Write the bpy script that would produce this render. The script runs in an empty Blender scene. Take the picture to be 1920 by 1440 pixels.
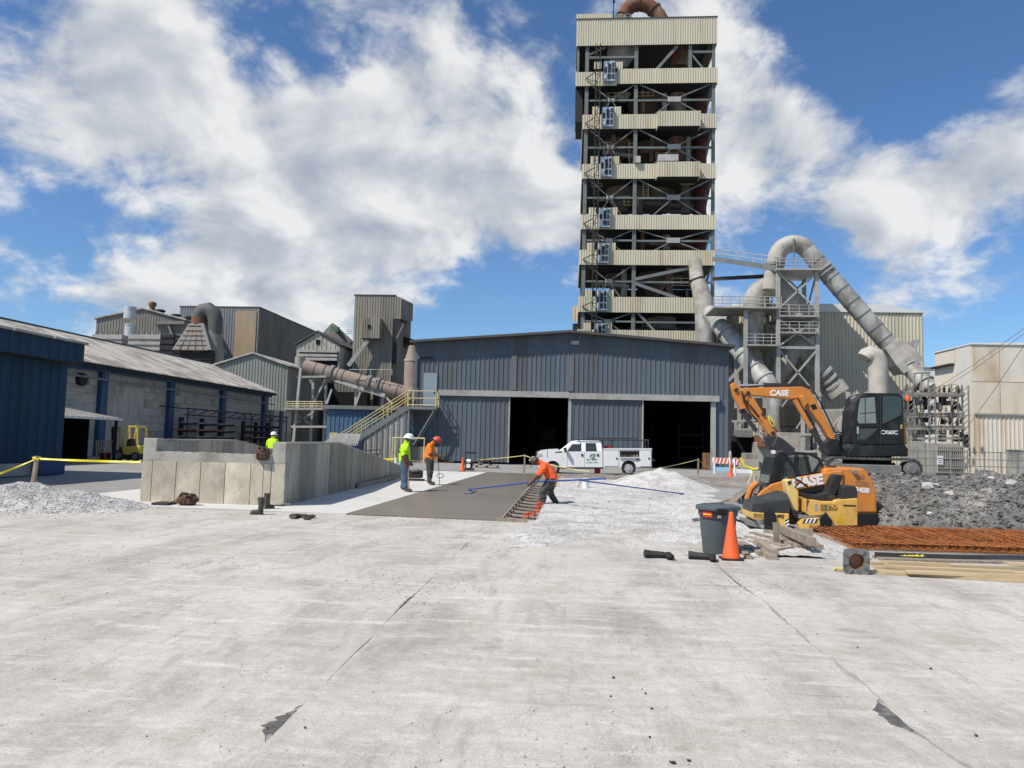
import bpy, bmesh, math, random
from mathutils import Vector, Matrix, noise

S = bpy.context.scene
COL = S.collection
R = random.Random(7)
rad = math.radians

# ---------------------------------------------------------------- camera
# site frame: X right, Y along the building lines; the camera stands at the origin, eyes 1.7 m up
FPX, EYE = 1400.0, 1.7
YAW, PITCH, ROLL = rad(4.5), math.atan(106 / 1400.0), rad(1.4)
fw = Vector((-math.sin(YAW) * math.cos(PITCH), math.cos(YAW) * math.cos(PITCH), math.sin(PITCH)))
_r0 = Vector((math.cos(YAW), math.sin(YAW), 0)); _u0 = _r0.cross(fw)
rt = _r0 * math.cos(ROLL) + _u0 * math.sin(ROLL)
upv = _u0 * math.cos(ROLL) - _r0 * math.sin(ROLL)
CAMP = Vector((0, 0, EYE))
cam = bpy.data.cameras.new('camera'); cam.sensor_width = 36.0; cam.lens = 36.0 * FPX / 1920.0
cam.clip_start = 0.1; cam.clip_end = 3000
camo = bpy.data.objects.new('camera', cam); COL.objects.link(camo)
camo.matrix_world = Matrix(((rt.x, upv.x, -fw.x, 0), (rt.y, upv.y, -fw.y, 0), (rt.z, upv.z, -fw.z, EYE), (0, 0, 0, 1)))
S.camera = camo
S.render.resolution_x, S.render.resolution_y = 1024, 768

# ---------------------------------------------------------------- light
SUN = Vector((0.61, 0.47, -1.0)).normalized()
ELEV = math.asin(-SUN.z); AZ = math.atan2(-SUN.x, -SUN.y)
sl = bpy.data.lights.new('sun', 'SUN'); sl.energy = 5.0; sl.angle = rad(0.53); sl.color = (1.0, 0.93, 0.835)
so = bpy.data.objects.new('sun', sl); COL.objects.link(so)
so.rotation_euler = SUN.to_track_quat('-Z', 'Y').to_euler()
W = bpy.data.worlds.new('World'); S.world = W; W.use_nodes = True
V = S.view_settings
V.view_transform = 'Standard'; V.look = 'None'; V.exposure = 0.0; V.gamma = 1.0; V.use_curve_mapping = False


def build_sky():
    nt = W.node_tree; nt.nodes.clear(); N = nt.nodes; L = nt.links
    out = N.new('ShaderNodeOutputWorld'); bg = N.new('ShaderNodeBackground'); bg.inputs[1].default_value = 0.06
    L.new(bg.outputs[0], out.inputs[0])
    sky = N.new('ShaderNodeTexSky'); sky.sky_type = 'NISHITA'; sky.sun_disc = False
    sky.sun_elevation = ELEV; sky.sun_rotation = AZ
    sky.air_density = 1.0; sky.dust_density = 0.3; sky.ozone_density = 1.6; sky.altitude = 200
    tc = N.new('ShaderNodeTexCoord')

    def math_(op, a, b=None, clamp=False):
        n = N.new('ShaderNodeMath'); n.operation = op; n.use_clamp = clamp
        for i, x in enumerate((a, b)):
            if x is None: continue
            if isinstance(x, (int, float)): n.inputs[i].default_value = x
            else: L.new(x, n.inputs[i])
        return n.outputs[0]

    sep = N.new('ShaderNodeSeparateXYZ'); L.new(tc.outputs['Generated'], sep.inputs[0])
    den = math_('ADD', math_('MAXIMUM', sep.outputs[2], -0.02), 0.55)
    cx = math_('DIVIDE', sep.outputs[0], den); cy = math_('DIVIDE', sep.outputs[1], den)
    comb = N.new('ShaderNodeCombineXYZ'); L.new(cx, comb.inputs[0]); L.new(cy, comb.inputs[1])

    def fbm(vec, scale, detail, rough, off, dist=0.0):
        mp = N.new('ShaderNodeMapping'); mp.inputs['Location'].default_value = off; L.new(vec, mp.inputs[0])
        n = N.new('ShaderNodeTexNoise'); n.inputs['Scale'].default_value = scale; n.inputs['Detail'].default_value = detail
        n.inputs['Roughness'].default_value = rough; n.inputs['Distortion'].default_value = dist
        L.new(mp.outputs[0], n.inputs['Vector']); return n.outputs['Fac']

    big = fbm(comb.outputs[0], 2.2, 2, 0.5, (3.1, 1.7, 0.3), 0.2)
    fine = fbm(comb.outputs[0], 6.4, 12, 0.58, (1.2, 4.4, 0), 0.3)
    wisp = fbm(comb.outputs[0], 17.0, 9, 0.62, (7.9, 2.2, 0), 0.4)
    # shading of the cloud: a smooth field compared with itself a step towards the sun
    sm_a = fbm(comb.outputs[0], 6.4, 5, 0.52, (1.2, 4.4, 0), 0.3)
    sm_b = fbm(comb.outputs[0], 6.4, 5, 0.52, (1.2 + 0.04, 4.4 - 0.03, 0), 0.3)
    base = math_('ADD', math_('ADD', math_('MULTIPLY', big, 0.45), math_('MULTIPLY', fine, 0.95)), math_('MULTIPLY', wisp, 0.42))

    def blob(px, py, size, amp):
        d = (fw + rt * ((px - 960) / FPX) + upv * ((720 - py) / FPX)).normalized()
        dot = N.new('ShaderNodeVectorMath'); dot.operation = 'DOT_PRODUCT'; dot.inputs[1].default_value = d
        L.new(tc.outputs['Generated'], dot.inputs[0])
        e = math_('MULTIPLY', math_('SUBTRACT', dot.outputs['Value'], 1.0), 1.0 / (size * size))
        return math_('MULTIPLY', math_('EXPONENT', e), amp)
    # where the cloud banks and the clear gaps of this sky lie (angular size in radians)
    acc = base
    for b in CLOUDS:
        acc = math_('ADD', acc, blob(*b))
    mr = N.new('ShaderNodeMapRange'); mr.interpolation_type = 'SMOOTHSTEP'
    mr.inputs[1].default_value = 0.88; mr.inputs[2].default_value = 1.16; L.new(acc, mr.inputs[0])
    mask = mr.outputs[0]
    dens = N.new('ShaderNodeMapRange'); dens.inputs[1].default_value = 1.0; dens.inputs[2].default_value = 1.5
    L.new(acc, dens.inputs[0])
    sh = math_('SUBTRACT', sm_a, sm_b)
    lit = math_('ADD', math_('MULTIPLY', sh, 2.4), 0.60)
    lit = math_('ADD', lit, math_('MULTIPLY', math_('SUBTRACT', wisp, 0.5), 0.45))
    lit = math_('SUBTRACT', lit, math_('MULTIPLY', dens.outputs[0], 0.16), True)
    ramp = N.new('ShaderNodeValToRGB'); e = ramp.color_ramp.elements
    e[0].position = 0.0; e[0].color = (6.6, 7.4, 8.7, 1); e[1].position = 0.85; e[1].color = (14.6, 14.6, 14.5, 1)
    m_ = ramp.color_ramp.elements.new(0.42); m_.color = (9.8, 10.3, 11.0, 1)
    L.new(lit, ramp.inputs[0])
    tint = N.new('ShaderNodeMix'); tint.data_type = 'RGBA'; tint.blend_type = 'MULTIPLY'; tint.inputs['Factor'].default_value = 1.0
    L.new(sky.outputs[0], tint.inputs['A']); tint.inputs['B'].default_value = (1.22, 1.66, 2.12, 1)
    mx = N.new('ShaderNodeMix'); mx.data_type = 'RGBA'
    L.new(math_('MULTIPLY', mask, 0.94), mx.inputs['Factor']); L.new(tint.outputs['Result'], mx.inputs['A']); L.new(ramp.outputs[0], mx.inputs['B'])
    L.new(mx.outputs['Result'], bg.inputs[0])


CLOUDS = [(300, 190, 0.17, 0.19), (740, 150, 0.17, 0.17), (620, 400, 0.15, 0.20), (960, 330, 0.12, 0.17), (140, 300, 0.12, 0.12), (850, 470, 0.10, 0.12),
          (1720, 370, 0.10, 0.36), (1860, 210, 0.08, 0.34), (1600, 420, 0.05, 0.18), (1450, 210, 0.08, 0.22), (1400, 330, 0.05, 0.2), (220, 540, 0.06, 0.12), (460, 560, 0.07, 0.08), (40, 540, .05, .12), (60, 190, .08, .20), (200, 90, .08, .16), (330, 80, .05, .10), (1840, 520, .03, .16), (1650, 560, .06, .16), (1030, 400, .06, .16), (1570, 230, .05, .16), (1640, 130, .03, .1), (380, 560, .06, .14), (1330, 60, .06, .16),
          (20, 20, 0.08, -0.36), (1800, 20, 0.10, -0.40), (1620, 90, 0.07, -0.22), (90, 430, 0.075, -0.30), (330, 470, .06, -.14), (920, 590, 0.10, -0.34), (1000, 560, 0.06, -0.2),
          (1560, 500, 0.05, -0.20), (1860, 560, 0.09, -0.30), (1690, 170, 0.055, -0.34), (640, 100, .04, -.18), (330, 320, .04, -.18), (510, 290, .035, -.16), (800, 250, .035, -.16), (200, 420, .05, -.12), (1500, 450, .05, -.2), (420, 70, 0.05, -0.2), (330, 330, .05, -.14), (560, 130, .04, -.14), (820, 600, .06, -.16)]
build_sky()

# ---------------------------------------------------------------- placing helpers (pixel of the photograph -> site metres)
def ray(px, py): return fw + rt * ((px - 960) / FPX) + upv * ((720 - py) / FPX)
def gnd(px, py, z=0.0):
    d = ray(px, py); return CAMP + d * ((z - EYE) / d.z)
def at(px, py, Y):
    d = ray(px, py); return CAMP + d * (Y / d.y)

# ---------------------------------------------------------------- materials
MATS = {}
def M(name, col, rough=0.7, metal=0.0, var=0.15, scale=1.5, col2=None, lo=0.48, hi=0.66, s2=0.7, stretch=(1, 1, 1),
      bump=0.0, bscale=25.0, rnd=0.0, spec=0.4, world=False, col3=None, lo3=0.55, hi3=0.7, s3=4.0, detail=8, transmission=0, coat=0):
    if name in MATS: return MATS[name]
    m = bpy.data.materials.new(name); MATS[name] = m; m.use_nodes = True
    nt = m.node_tree; N = nt.nodes; L = nt.links; p = N['Principled BSDF']
    p.inputs['Roughness'].default_value = rough; p.inputs['Metallic'].default_value = metal
    p.inputs['Specular IOR Level'].default_value = spec
    if coat: p.inputs['Coat Weight'].default_value = coat; p.inputs['Coat Roughness'].default_value = 0.15
    if world:
        src = N.new('ShaderNodeNewGeometry').outputs['Position']
    else:
        src = N.new('ShaderNodeTexCoord').outputs['Object']
    oi = N.new('ShaderNodeObjectInfo')
    add = N.new('ShaderNodeVectorMath'); add.operation = 'ADD'; L.new(src, add.inputs[0])
    if rnd:
        mul = N.new('ShaderNodeMath'); mul.operation = 'MULTIPLY'; mul.inputs[1].default_value = 37.0
        L.new(oi.outputs['Random'], mul.inputs[0]); L.new(mul.outputs[0], add.inputs[1])
    vec = add.outputs[0]

    def nz(scale, st=(1, 1, 1), off=0.0, rough_=0.6, det=detail):
        mp = N.new('ShaderNodeMapping'); mp.inputs['Scale'].default_value = st; mp.inputs['Location'].default_value = (off, off * 1.7, off * 0.6)
        L.new(vec, mp.inputs[0])
        n = N.new('ShaderNodeTexNoise'); n.inputs['Scale'].default_value = scale; n.inputs['Detail'].default_value = det
        n.inputs['Roughness'].default_value = rough_; L.new(mp.outputs[0], n.inputs['Vector']); return n.outputs['Fac']

    def mixc(f, a, b, mode='MIX'):
        x = N.new('ShaderNodeMix'); x.data_type = 'RGBA'; x.blend_type = mode
        if isinstance(f, float): x.inputs['Factor'].default_value = f
        else: L.new(f, x.inputs['Factor'])
        for s, q in (('A', a), ('B', b)):
            if isinstance(q, tuple): x.inputs[s].default_value = (*q[:3], 1)
            else: L.new(q, x.inputs[s])
        return x.outputs['Result']

    def rng(f, a, b, c=0.0, d=1.0):
        r = N.new('ShaderNodeMapRange'); r.inputs[1].default_value = a; r.inputs[2].default_value = b
        r.inputs[3].default_value = c; r.inputs[4].default_value = d; L.new(f, r.inputs[0]); return r.outputs[0]

    c = tuple(col)
    if col2: c = mixc(rng(nz(s2, stretch, 3.0), lo, hi), c, tuple(col2))
    if col3: c = mixc(rng(nz(s3, stretch, 9.0), lo3, hi3), c, tuple(col3))
    if var:
        g = rng(nz(scale, stretch, 0.0, 0.65), 0.25, 0.75, 1 - var, 1 + var)
        cb = N.new('ShaderNodeCombineColor')
        for i in range(3): L.new(g, cb.inputs[i])
        c = mixc(1.0, c, cb.outputs[0], 'MULTIPLY')
    if rnd:
        g = rng(oi.outputs['Random'], 0, 1, 1 - rnd, 1 + rnd)
        cb = N.new('ShaderNodeCombineColor')
        for i in range(3): L.new(g, cb.inputs[i])
        c = mixc(1.0, c, cb.outputs[0], 'MULTIPLY')
    if isinstance(c, tuple): p.inputs['Base Color'].default_value = (*c[:3], 1)
    else: L.new(c, p.inputs['Base Color'])
    if bump:
        b = N.new('ShaderNodeBump'); b.inputs['Strength'].default_value = min(1.0, bump); b.inputs['Distance'].default_value = 0.02
        L.new(nz(bscale, (1, 1, 1), 5.0, 0.6, 4), b.inputs['Height']); L.new(b.outputs[0], p.inputs['Normal'])
    if transmission:
        p.inputs['Transmission Weight'].default_value = transmission; p.inputs['IOR'].default_value = 1.45
    return m

# ---------------------------------------------------------------- mesh helpers
ORG = {}
class MB:
    def __init__(s): s.v = []; s.f = []; s.sm = []; s.mi = []
    def add(s, vs, fs, smooth=False, mi=0):
        o = len(s.v); s.v += [tuple(x) for x in vs]
        s.f += [tuple(i + o for i in f) for f in fs]; s.sm += [smooth] * len(fs); s.mi += [mi] * len(fs); return s
    def box(s, x0, y0, z0, x1, y1, z1, mi=0):
        return s.add([(x0, y0, z0), (x1, y0, z0), (x1, y1, z0), (x0, y1, z0), (x0, y0, z1), (x1, y0, z1), (x1, y1, z1), (x0, y1, z1)],
                     [(3, 2, 1, 0), (4, 5, 6, 7), (0, 1, 5, 4), (1, 2, 6, 5), (2, 3, 7, 6), (3, 0, 4, 7)], False, mi)
    def bar(s, p, q, w, h=None, mi=0):
        p, q = Vector(p), Vector(q); d = (q - p)
        if d.length < 1e-6: return s
        d.normalize(); h = h or w
        u = Vector((0, 0, 1)) if abs(d.z) < 0.95 else Vector((0, 1, 0))
        a = d.cross(u).normalized(); b = a.cross(d).normalized()
        a *= w / 2; b *= h / 2
        vs = [p - a - b, p + a - b, p + a + b, p - a + b, q - a - b, q + a - b, q + a + b, q - a + b]
        return s.add(vs, [(3, 2, 1, 0), (4, 5, 6, 7), (0, 1, 5, 4), (1, 2, 6, 5), (2, 3, 7, 6), (3, 0, 4, 7)], False, mi)
    def tube(s, pts, r, n=12, cap=True, mi=0, closed=False):
        pts = [Vector(p) for p in pts]; m = len(pts)
        rr = list(r) if isinstance(r, (list, tuple)) else [r] * m
        prev = None; vs = []
        for i in range(m):
            if closed: t = pts[(i + 1) % m] - pts[i - 1]
            else: t = pts[min(i + 1, m - 1)] - pts[max(i - 1, 0)]
            t = t.normalized() if t.length > 1e-9 else Vector((0, 0, 1))
            if prev is None:
                a = t.cross(Vector((0, 0, 1)) if abs(t.z) < 0.9 else Vector((0, 1, 0))).normalized()
            else:
                a = (prev - t * prev.dot(t)); a = a.normalized() if a.length > 1e-6 else prev
            prev = a; b = t.cross(a)
            for k in range(n):
                an = 2 * math.pi * k / n
                vs.append(pts[i] + (a * math.cos(an) + b * math.sin(an)) * rr[i])
        fs = []
        for i in range(m if closed else m - 1):
            j = (i + 1) % m
            for k in range(n):
                k2 = (k + 1) % n
                fs.append((i * n + k, i * n + k2, j * n + k2, j * n + k))
        s.add(vs, fs, True, mi)
        if cap and not closed:
            o = len(s.v) - len(vs)
            s.f.append(tuple(o + k for k in reversed(range(n)))); s.sm.append(False); s.mi.append(mi)
            s.f.append(tuple(o + (m - 1) * n + k for k in range(n))); s.sm.append(False); s.mi.append(mi)
        return s
    def cyl(s, p, q, r, r2=None, n=12, mi=0):
        return s.tube([p, q], [r, r if r2 is None else r2], n, True, mi)
    def lathe(s, c, prof, n=16, smooth=True, axis='z', mi=0):
        c = Vector(c); vs = []; fs = []
        for r_, z in prof:
            for k in range(n):
                a = 2 * math.pi * k / n; x, y = r_ * math.cos(a), r_ * math.sin(a)
                vs.append(c + (Vector((x, y, z)) if axis == 'z' else Vector((x, z, y)) if axis == 'y' else Vector((z, x, y))))
        for i in range(len(prof) - 1):
            for k in range(n):
                k2 = (k + 1) % n; fs.append((i * n + k, i * n + k2, (i + 1) * n + k2, (i + 1) * n + k))
        o = len(s.v); s.add(vs, fs, smooth, mi)
        if tuple(prof[0]) == tuple(prof[-1]): return s
        if prof[0][0] > 1e-4: s.f.append(tuple(o + k for k in reversed(range(n)))); s.sm.append(False); s.mi.append(mi)
        if prof[-1][0] > 1e-4: s.f.append(tuple(o + (len(prof) - 1) * n + k for k in range(n))); s.sm.append(False); s.mi.append(mi)
        return s
    def prism(s, poly, a, b, plane='xz', mi=0):
        n = len(poly)
        def P(u, v, w): return (u, w, v) if plane == 'xz' else (w, u, v) if plane == 'yz' else (u, v, w)
        vs = [P(u, v, a) for u, v in poly] + [P(u, v, b) for u, v in poly]
        fs = [tuple(range(n)), tuple(range(2 * n - 1, n - 1, -1))]
        for i in range(n): fs.append((i, (i + 1) % n, n + (i + 1) % n, n + i))
        return s.add(vs, fs, False, mi)
    def rock(s, c, r, rng, sq=0.7, mi=0):
        c = Vector(c); t = (1 + 5 ** 0.5) / 2
        base = [(-1, t, 0), (1, t, 0), (-1, -t, 0), (1, -t, 0), (0, -1, t), (0, 1, t), (0, -1, -t), (0, 1, -t), (t, 0, -1), (t, 0, 1), (-t, 0, -1), (-t, 0, 1)]
        F = [(0, 11, 5), (0, 5, 1), (0, 1, 7), (0, 7, 10), (0, 10, 11), (1, 5, 9), (5, 11, 4), (11, 10, 2), (10, 7, 6), (7, 1, 8), (3, 9, 4), (3, 4, 2), (3, 2, 6), (3, 6, 8), (3, 8, 9), (4, 9, 5), (2, 4, 11), (6, 2, 10), (8, 6, 7), (9, 8, 1)]
        e = (rng.uniform(.7, 1.3), rng.uniform(.7, 1.3), rng.uniform(.5, 1.0) * sq * 1.3); a = rng.uniform(0, 6.28); ca, sa = math.cos(a), math.sin(a)
        vs = []
        for x, y, z in base:
            k = rng.uniform(.72, 1.2) * r / 1.9
            x, y, z = x * k * e[0], y * k * e[1], z * k * e[2]
            vs.append((c.x + x * ca - y * sa, c.y + x * sa + y * ca, c.z + z))
        return s.add(vs, F, False, mi)
    def build(s, name, mat, parent=None, bevel=0.0, seg=2, label=None, normals=True):
        me = bpy.data.meshes.new(name)
        if parent is not None: o_ = Vector(ORG[parent.name])
        else:
            xs = [v[0] for v in s.v]; ys = [v[1] for v in s.v]; zs = [v[2] for v in s.v]
            o_ = Vector(((min(xs) + max(xs)) / 2, (min(ys) + max(ys)) / 2, min(zs)))
        me.from_pydata([(v[0] - o_.x, v[1] - o_.y, v[2] - o_.z) for v in s.v], [], s.f)
        for m in (mat if isinstance(mat, (list, tuple)) else [mat]): me.materials.append(m)
        me.polygons.foreach_set('use_smooth', s.sm)
        if any(s.mi): me.polygons.foreach_set('material_index', s.mi)
        if normals and len(s.f) < 20000:
            bm = bmesh.new(); bm.from_mesh(me); bmesh.ops.recalc_face_normals(bm, faces=bm.faces); bm.to_mesh(me); bm.free()
        if any(s.sm): me.set_sharp_from_angle(angle=rad(38))
        me.update()
        return place(name, me, o_, parent, bevel, seg, label)

def place(name, me, o_, parent=None, bevel=0.0, seg=2, label=None):
    o = bpy.data.objects.new(name, me); COL.objects.link(o)
    if parent is not None: o.parent = parent; ORG[o.name] = ORG[parent.name]
    else: o.location = o_; ORG[o.name] = tuple(o_)
    if bevel:
        b = o.modifiers.new('bevel', 'BEVEL'); b.width = bevel; b.segments = seg; b.limit_method = 'ANGLE'; b.angle_limit = rad(40)
    if label: o['label'] = label
    return o

def tag(o, label, cat=None, group=None, kind=None):
    if label: o['label'] = label
    if cat: o['category'] = cat
    if group: o['group'] = group
    if kind: o['kind'] = kind
    return o
def thing(name, label, cat, loc=(0, 0, 0), group=None):
    o = bpy.data.objects.new(name, None); COL.objects.link(o); o.location = loc; ORG[o.name] = tuple(loc)
    o.empty_display_size = 0.3
    return tag(o, label, cat, group)
def copy_tree(o, parent=None):
    c = o.copy(); COL.objects.link(c); ORG[c.name] = ORG[o.name]
    if parent is not None: c.parent = parent
    for ch in list(o.children): copy_tree(ch, c)
    return c
# one-line parts
def Bx(par, name, mat, b, bevel=0.0): return MB().box(*b).build(name, mat, par, bevel)
def Br(par, name, mat, p, q, w, h=None): return MB().bar(p, q, w, h).build(name, mat, par)
def Tb(par, name, mat, pts, r, n=12): return MB().tube(pts, r, n).build(name, mat, par)
def Cy(par, name, mat, p, q, r, r2=None, n=16): return MB().cyl(p, q, r, r2, n).build(name, mat, par)
def Pz(par, name, mat, poly, a, b, plane='xz', bevel=0.0): return MB().prism(poly, a, b, plane).build(name, mat, par, bevel)
def pxpoly(pts, Y): return [(at(x, y, Y).x, at(x, y, Y).z) for x, y in pts]
def Px(par, name, mat, pts, Y, d, bevel=0.0): return Pz(par, name, mat, pxpoly(pts, Y), Y, Y + d, 'xz', bevel)

def corr(P0, U, w, hb, ht, pitch, depth, N, n_top=None):
    """ribbed sheet: from P0 along U for w; bottom z offset hb(s), top ht(s); ribs stand out along N"""
    P0, U, N = Vector(P0), Vector(U), Vector(N); mb = MB()
    n = max(1, round(w / pitch)); p = w / n; st = []
    for i in range(n):
        s0 = i * p
        st += [(s0, 0), (s0 + .58 * p, 0), (s0 + .68 * p, depth), (s0 + .90 * p, depth)]
    st.append((w, 0)); vs = []; fs = []
    for s_, d in st:
        b = P0 + U * s_ + N * d
        vs.append((b.x, b.y, b.z + hb(s_))); vs.append((b.x, b.y, b.z + ht(s_)))
    for i in range(len(st) - 1): fs.append((2 * i, 2 * i + 2, 2 * i + 3, 2 * i + 1))
    mb.add(vs, fs); return mb
def clad(par, mat, P0, U, Lw, hb, ht, N, sheet=1.0, pitch=0.33, depth=0.04, name='panel', skip=None):
    P0, U = Vector(P0), Vector(U); n = max(1, round(Lw / sheet)); w = Lw / n
    fb = hb if callable(hb) else (lambda s: hb); ft = ht if callable(ht) else (lambda s: ht)
    for i in range(n):
        a = i * w
        if skip and skip(a + w / 2): continue
        corr(P0 + U * a, U, w, lambda s: fb(a + s), lambda s: ft(a + s), pitch, depth, N).build(name, mat, par, normals=False)

def text(par, body, mat, loc, size, rotz=0.0, tilt=0.0, ext=0.004, bold=0.0, shear=0.0, name='lettering'):
    """raised lettering facing -Y (rotz turns it), baseline tilted by tilt"""
    cu = bpy.data.curves.new('t', 'FONT'); cu.body = body; cu.size = size; cu.extrude = ext; cu.offset = bold; cu.shear = shear
    cu.align_x = 'CENTER'; cu.align_y = 'CENTER'; cu.resolution_u = 3
    t = bpy.data.objects.new('t', cu); COL.objects.link(t)
    bpy.context.view_layer.update()
    me = bpy.data.meshes.new_from_object(t.evaluated_get(bpy.context.evaluated_depsgraph_get()))
    bpy.data.objects.remove(t); bpy.data.curves.remove(cu)
    mtx = Matrix.Translation(Vector(loc) - Vector(ORG[par.name])) @ Matrix.Rotation(rotz, 4, 'Z') @ Matrix.Rotation(-tilt, 4, 'Y') @ Matrix.Rotation(math.pi / 2, 4, 'X')
    me.transform(mtx); me.name = name; me.materials.clear(); me.materials.append(mat)
    return place(name, me, Vector((0, 0, 0)), par)
# ---------------------------------------------------------------- palette
def pavement_material():
    m = bpy.data.materials.new('concrete_pavement'); m.use_nodes = True; nt = m.node_tree; N = nt.nodes; L = nt.links; p = N['Principled BSDF']
    p.inputs['Roughness'].default_value = 0.92; p.inputs['Specular IOR Level'].default_value = 0.2
    pos = N.new('ShaderNodeNewGeometry').outputs['Position']
    def nz(scale, det=6, rough=0.6, st=(1, 1, 1), rot=0.0, off=0.0, dist=0.0):
        mp = N.new('ShaderNodeMapping'); mp.inputs['Scale'].default_value = st; mp.inputs['Rotation'].default_value = (0, 0, rot); mp.inputs['Location'].default_value = (off, off, off); L.new(pos, mp.inputs[0])
        n = N.new('ShaderNodeTexNoise'); n.inputs['Scale'].default_value = scale; n.inputs['Detail'].default_value = det; n.inputs['Roughness'].default_value = rough; n.inputs['Distortion'].default_value = dist
        L.new(mp.outputs[0], n.inputs['Vector']); return n.outputs['Fac']
    def rng(f, a, b, c, d):
        r = N.new('ShaderNodeMapRange'); r.inputs[1].default_value = a; r.inputs[2].default_value = b; r.inputs[3].default_value = c; r.inputs[4].default_value = d; L.new(f, r.inputs[0]); return r.outputs[0]
    def mix(f, a, b, mode='MIX'):
        x = N.new('ShaderNodeMix'); x.data_type = 'RGBA'; x.blend_type = mode
        if isinstance(f, float): x.inputs['Factor'].default_value = f
        else: L.new(f, x.inputs['Factor'])
        for sn, q in (('A', a), ('B', b)):
            if isinstance(q, tuple): x.inputs[sn].default_value = (*q, 1)
            else: L.new(q, x.inputs[sn])
        return x.outputs['Result']
    def grey(v):
        c = N.new('ShaderNodeCombineColor')
        for i in range(3): L.new(v, c.inputs[i])
        return c.outputs[0]
    c = mix(rng(nz(0.5, 5, .6, (1, .6, 1), .3), .42, .62, 0, 1), (0.455, 0.43, 0.382), (0.525, 0.498, 0.448))       # dust drifts
    c = mix(rng(nz(1.3, 8, .68, (1, .45, 1), .25, 4.0, .4), .48, .66, 0, .8), c, (0.305, 0.287, 0.256))            # worn darker patches
    c = mix(rng(nz(0.8, 6, .62, (1, 1, 1), 0, 11.0), .53, .70, 0, .65), c, (0.35, 0.308, 0.262))                    # brownish stains
    c = mix(rng(nz(2.6, 8, .7, (.35, 2.2, 1), .5, 7.0, .3), .52, .68, 0, .8), c, (0.585, 0.558, 0.505))              # scraped pale streaks
    c = mix(rng(nz(3.2, 6, .7, (2.2, .3, 1), .07, 2.0), .56, .70, 0, .6), c, (0.30, 0.288, 0.268))                  # tyre scuffs
    c = mix(1.0, c, grey(rng(nz(9, 6, .7), .25, .75, .84, 1.16)), 'MULTIPLY')
    c = mix(1.0, c, grey(rng(nz(55, 4, .65), .25, .75, .80, 1.2)), 'MULTIPLY')
    c = mix(rng(nz(38, 3, .6, off=3.0), .66, .70, 0, .55), c, (0.14, 0.135, 0.13))                                   # dark pits
    c = mix(rng(nz(2.4, 7, .7, (.35, 1.8, 1), -.35, 21.0), .58, .70, 0, .5), c, (0.31, 0.296, 0.275))                # crossing scuffs
    L.new(c, p.inputs['Base Color'])
    b1 = N.new('ShaderNodeBump'); b1.inputs['Strength'].default_value = .55; b1.inputs['Distance'].default_value = .006; L.new(nz(45, 5, .65), b1.inputs['Height'])
    b2 = N.new('ShaderNodeBump'); b2.inputs['Strength'].default_value = .5; b2.inputs['Distance'].default_value = .03; L.new(nz(4.5, 6, .6), b2.inputs['Height']); L.new(b1.outputs[0], b2.inputs['Normal']); L.new(b2.outputs[0], p.inputs['Normal'])
    return m
m_pave = pavement_material()
m_base = M('dusty_ground', (0.29, 0.285, 0.27), 0.95, 0, 0.2, 1.2, (0.22, 0.215, 0.205), 0.45, 0.7, 0.15, (1, 1, 1), 0.5, 14, 0, 0.2, True)
m_joint = M('joint_dirt', (0.33, 0.315, 0.29), 0.95, 0, 0.3, 6.0, (0.20, 0.19, 0.17), 0.50, 0.64, 0.9, world=True, bump=0.5)
m_apron = M('fresh_concrete', (0.56, 0.55, 0.515), 0.85, 0, 0.08, 2.0, (0.46, 0.45, 0.42), 0.5, 0.75, 0.5, world=True, bump=0.15, bscale=40)
m_wet = M('wet_concrete', (0.178, 0.157, 0.120), 0.30, 0, 0.10, 1.0, (0.21, 0.187, 0.145), 0.4, 0.7, 0.35, (1, 2.2, 1), 0.05, 60, 0, 0.4, True)
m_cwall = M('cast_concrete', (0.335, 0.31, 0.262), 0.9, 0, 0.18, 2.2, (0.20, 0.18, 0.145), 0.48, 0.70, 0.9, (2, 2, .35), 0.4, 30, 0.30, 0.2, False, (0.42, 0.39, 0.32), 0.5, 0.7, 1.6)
m_ccap = M('cast_concrete_rim', (0.40, 0.38, 0.335), 0.9, 0, 0.15, 3.0, (0.24, 0.225, 0.195), 0.5, 0.66, 1.3, (1, 1, 1), 0.4, 24, 0, 0.2)
m_gravel = M('white_gravel', (0.55, 0.54, 0.515), 0.95, 0, 0.25, 9.0, (0.34, 0.325, 0.295), 0.47, 0.66, 0.9, world=True, bump=1.0, bscale=26, col3=(0.40, 0.385, 0.36), lo3=.5, hi3=.66, s3=3.0)
m_stone = M('limestone_chips', (0.50, 0.50, 0.485), 0.9, 0, 0.35, 9.0, (0.30, 0.30, 0.29), 0.45, 0.65, 4.0, world=True)
m_stone_g = M('grey_chips', (0.48, 0.47, 0.45), 0.9, 0, 0.35, 9.0, (0.31, 0.30, 0.285), 0.45, 0.65, 4.0, world=True)
m_rub = M('rubble_rock', (0.15, 0.145, 0.135), 0.95, 0, 0.4, 3.0, (0.27, 0.26, 0.24), 0.48, 0.66, 0.9, world=True, bump=1.0, bscale=16, col3=(0.065, 0.063, 0.06), lo3=0.5, hi3=0.65, s3=5.0)
m_rubl = M('pale_rubble_block', (0.42, 0.41, 0.39), 0.9, 0, 0.2, 4.0)
m_soil = M('brown_soil', (0.20, 0.175, 0.145), 0.95, 0, 0.35, 2.0, (0.32, 0.30, 0.27), 0.5, 0.7, 0.9, world=True, bump=0.8, bscale=10)
m_blue = M('hangar_blue_steel', (0.102, 0.128, 0.157), 0.6, 0, 0.12, 1.2, (0.105, 0.112, 0.12), 0.42, 0.68, 0.3, (1, 1, .15), 0, 1, 0.07, 0.25, False, (0.125, 0.115, 0.105), .62, .74, 1.2)
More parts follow.
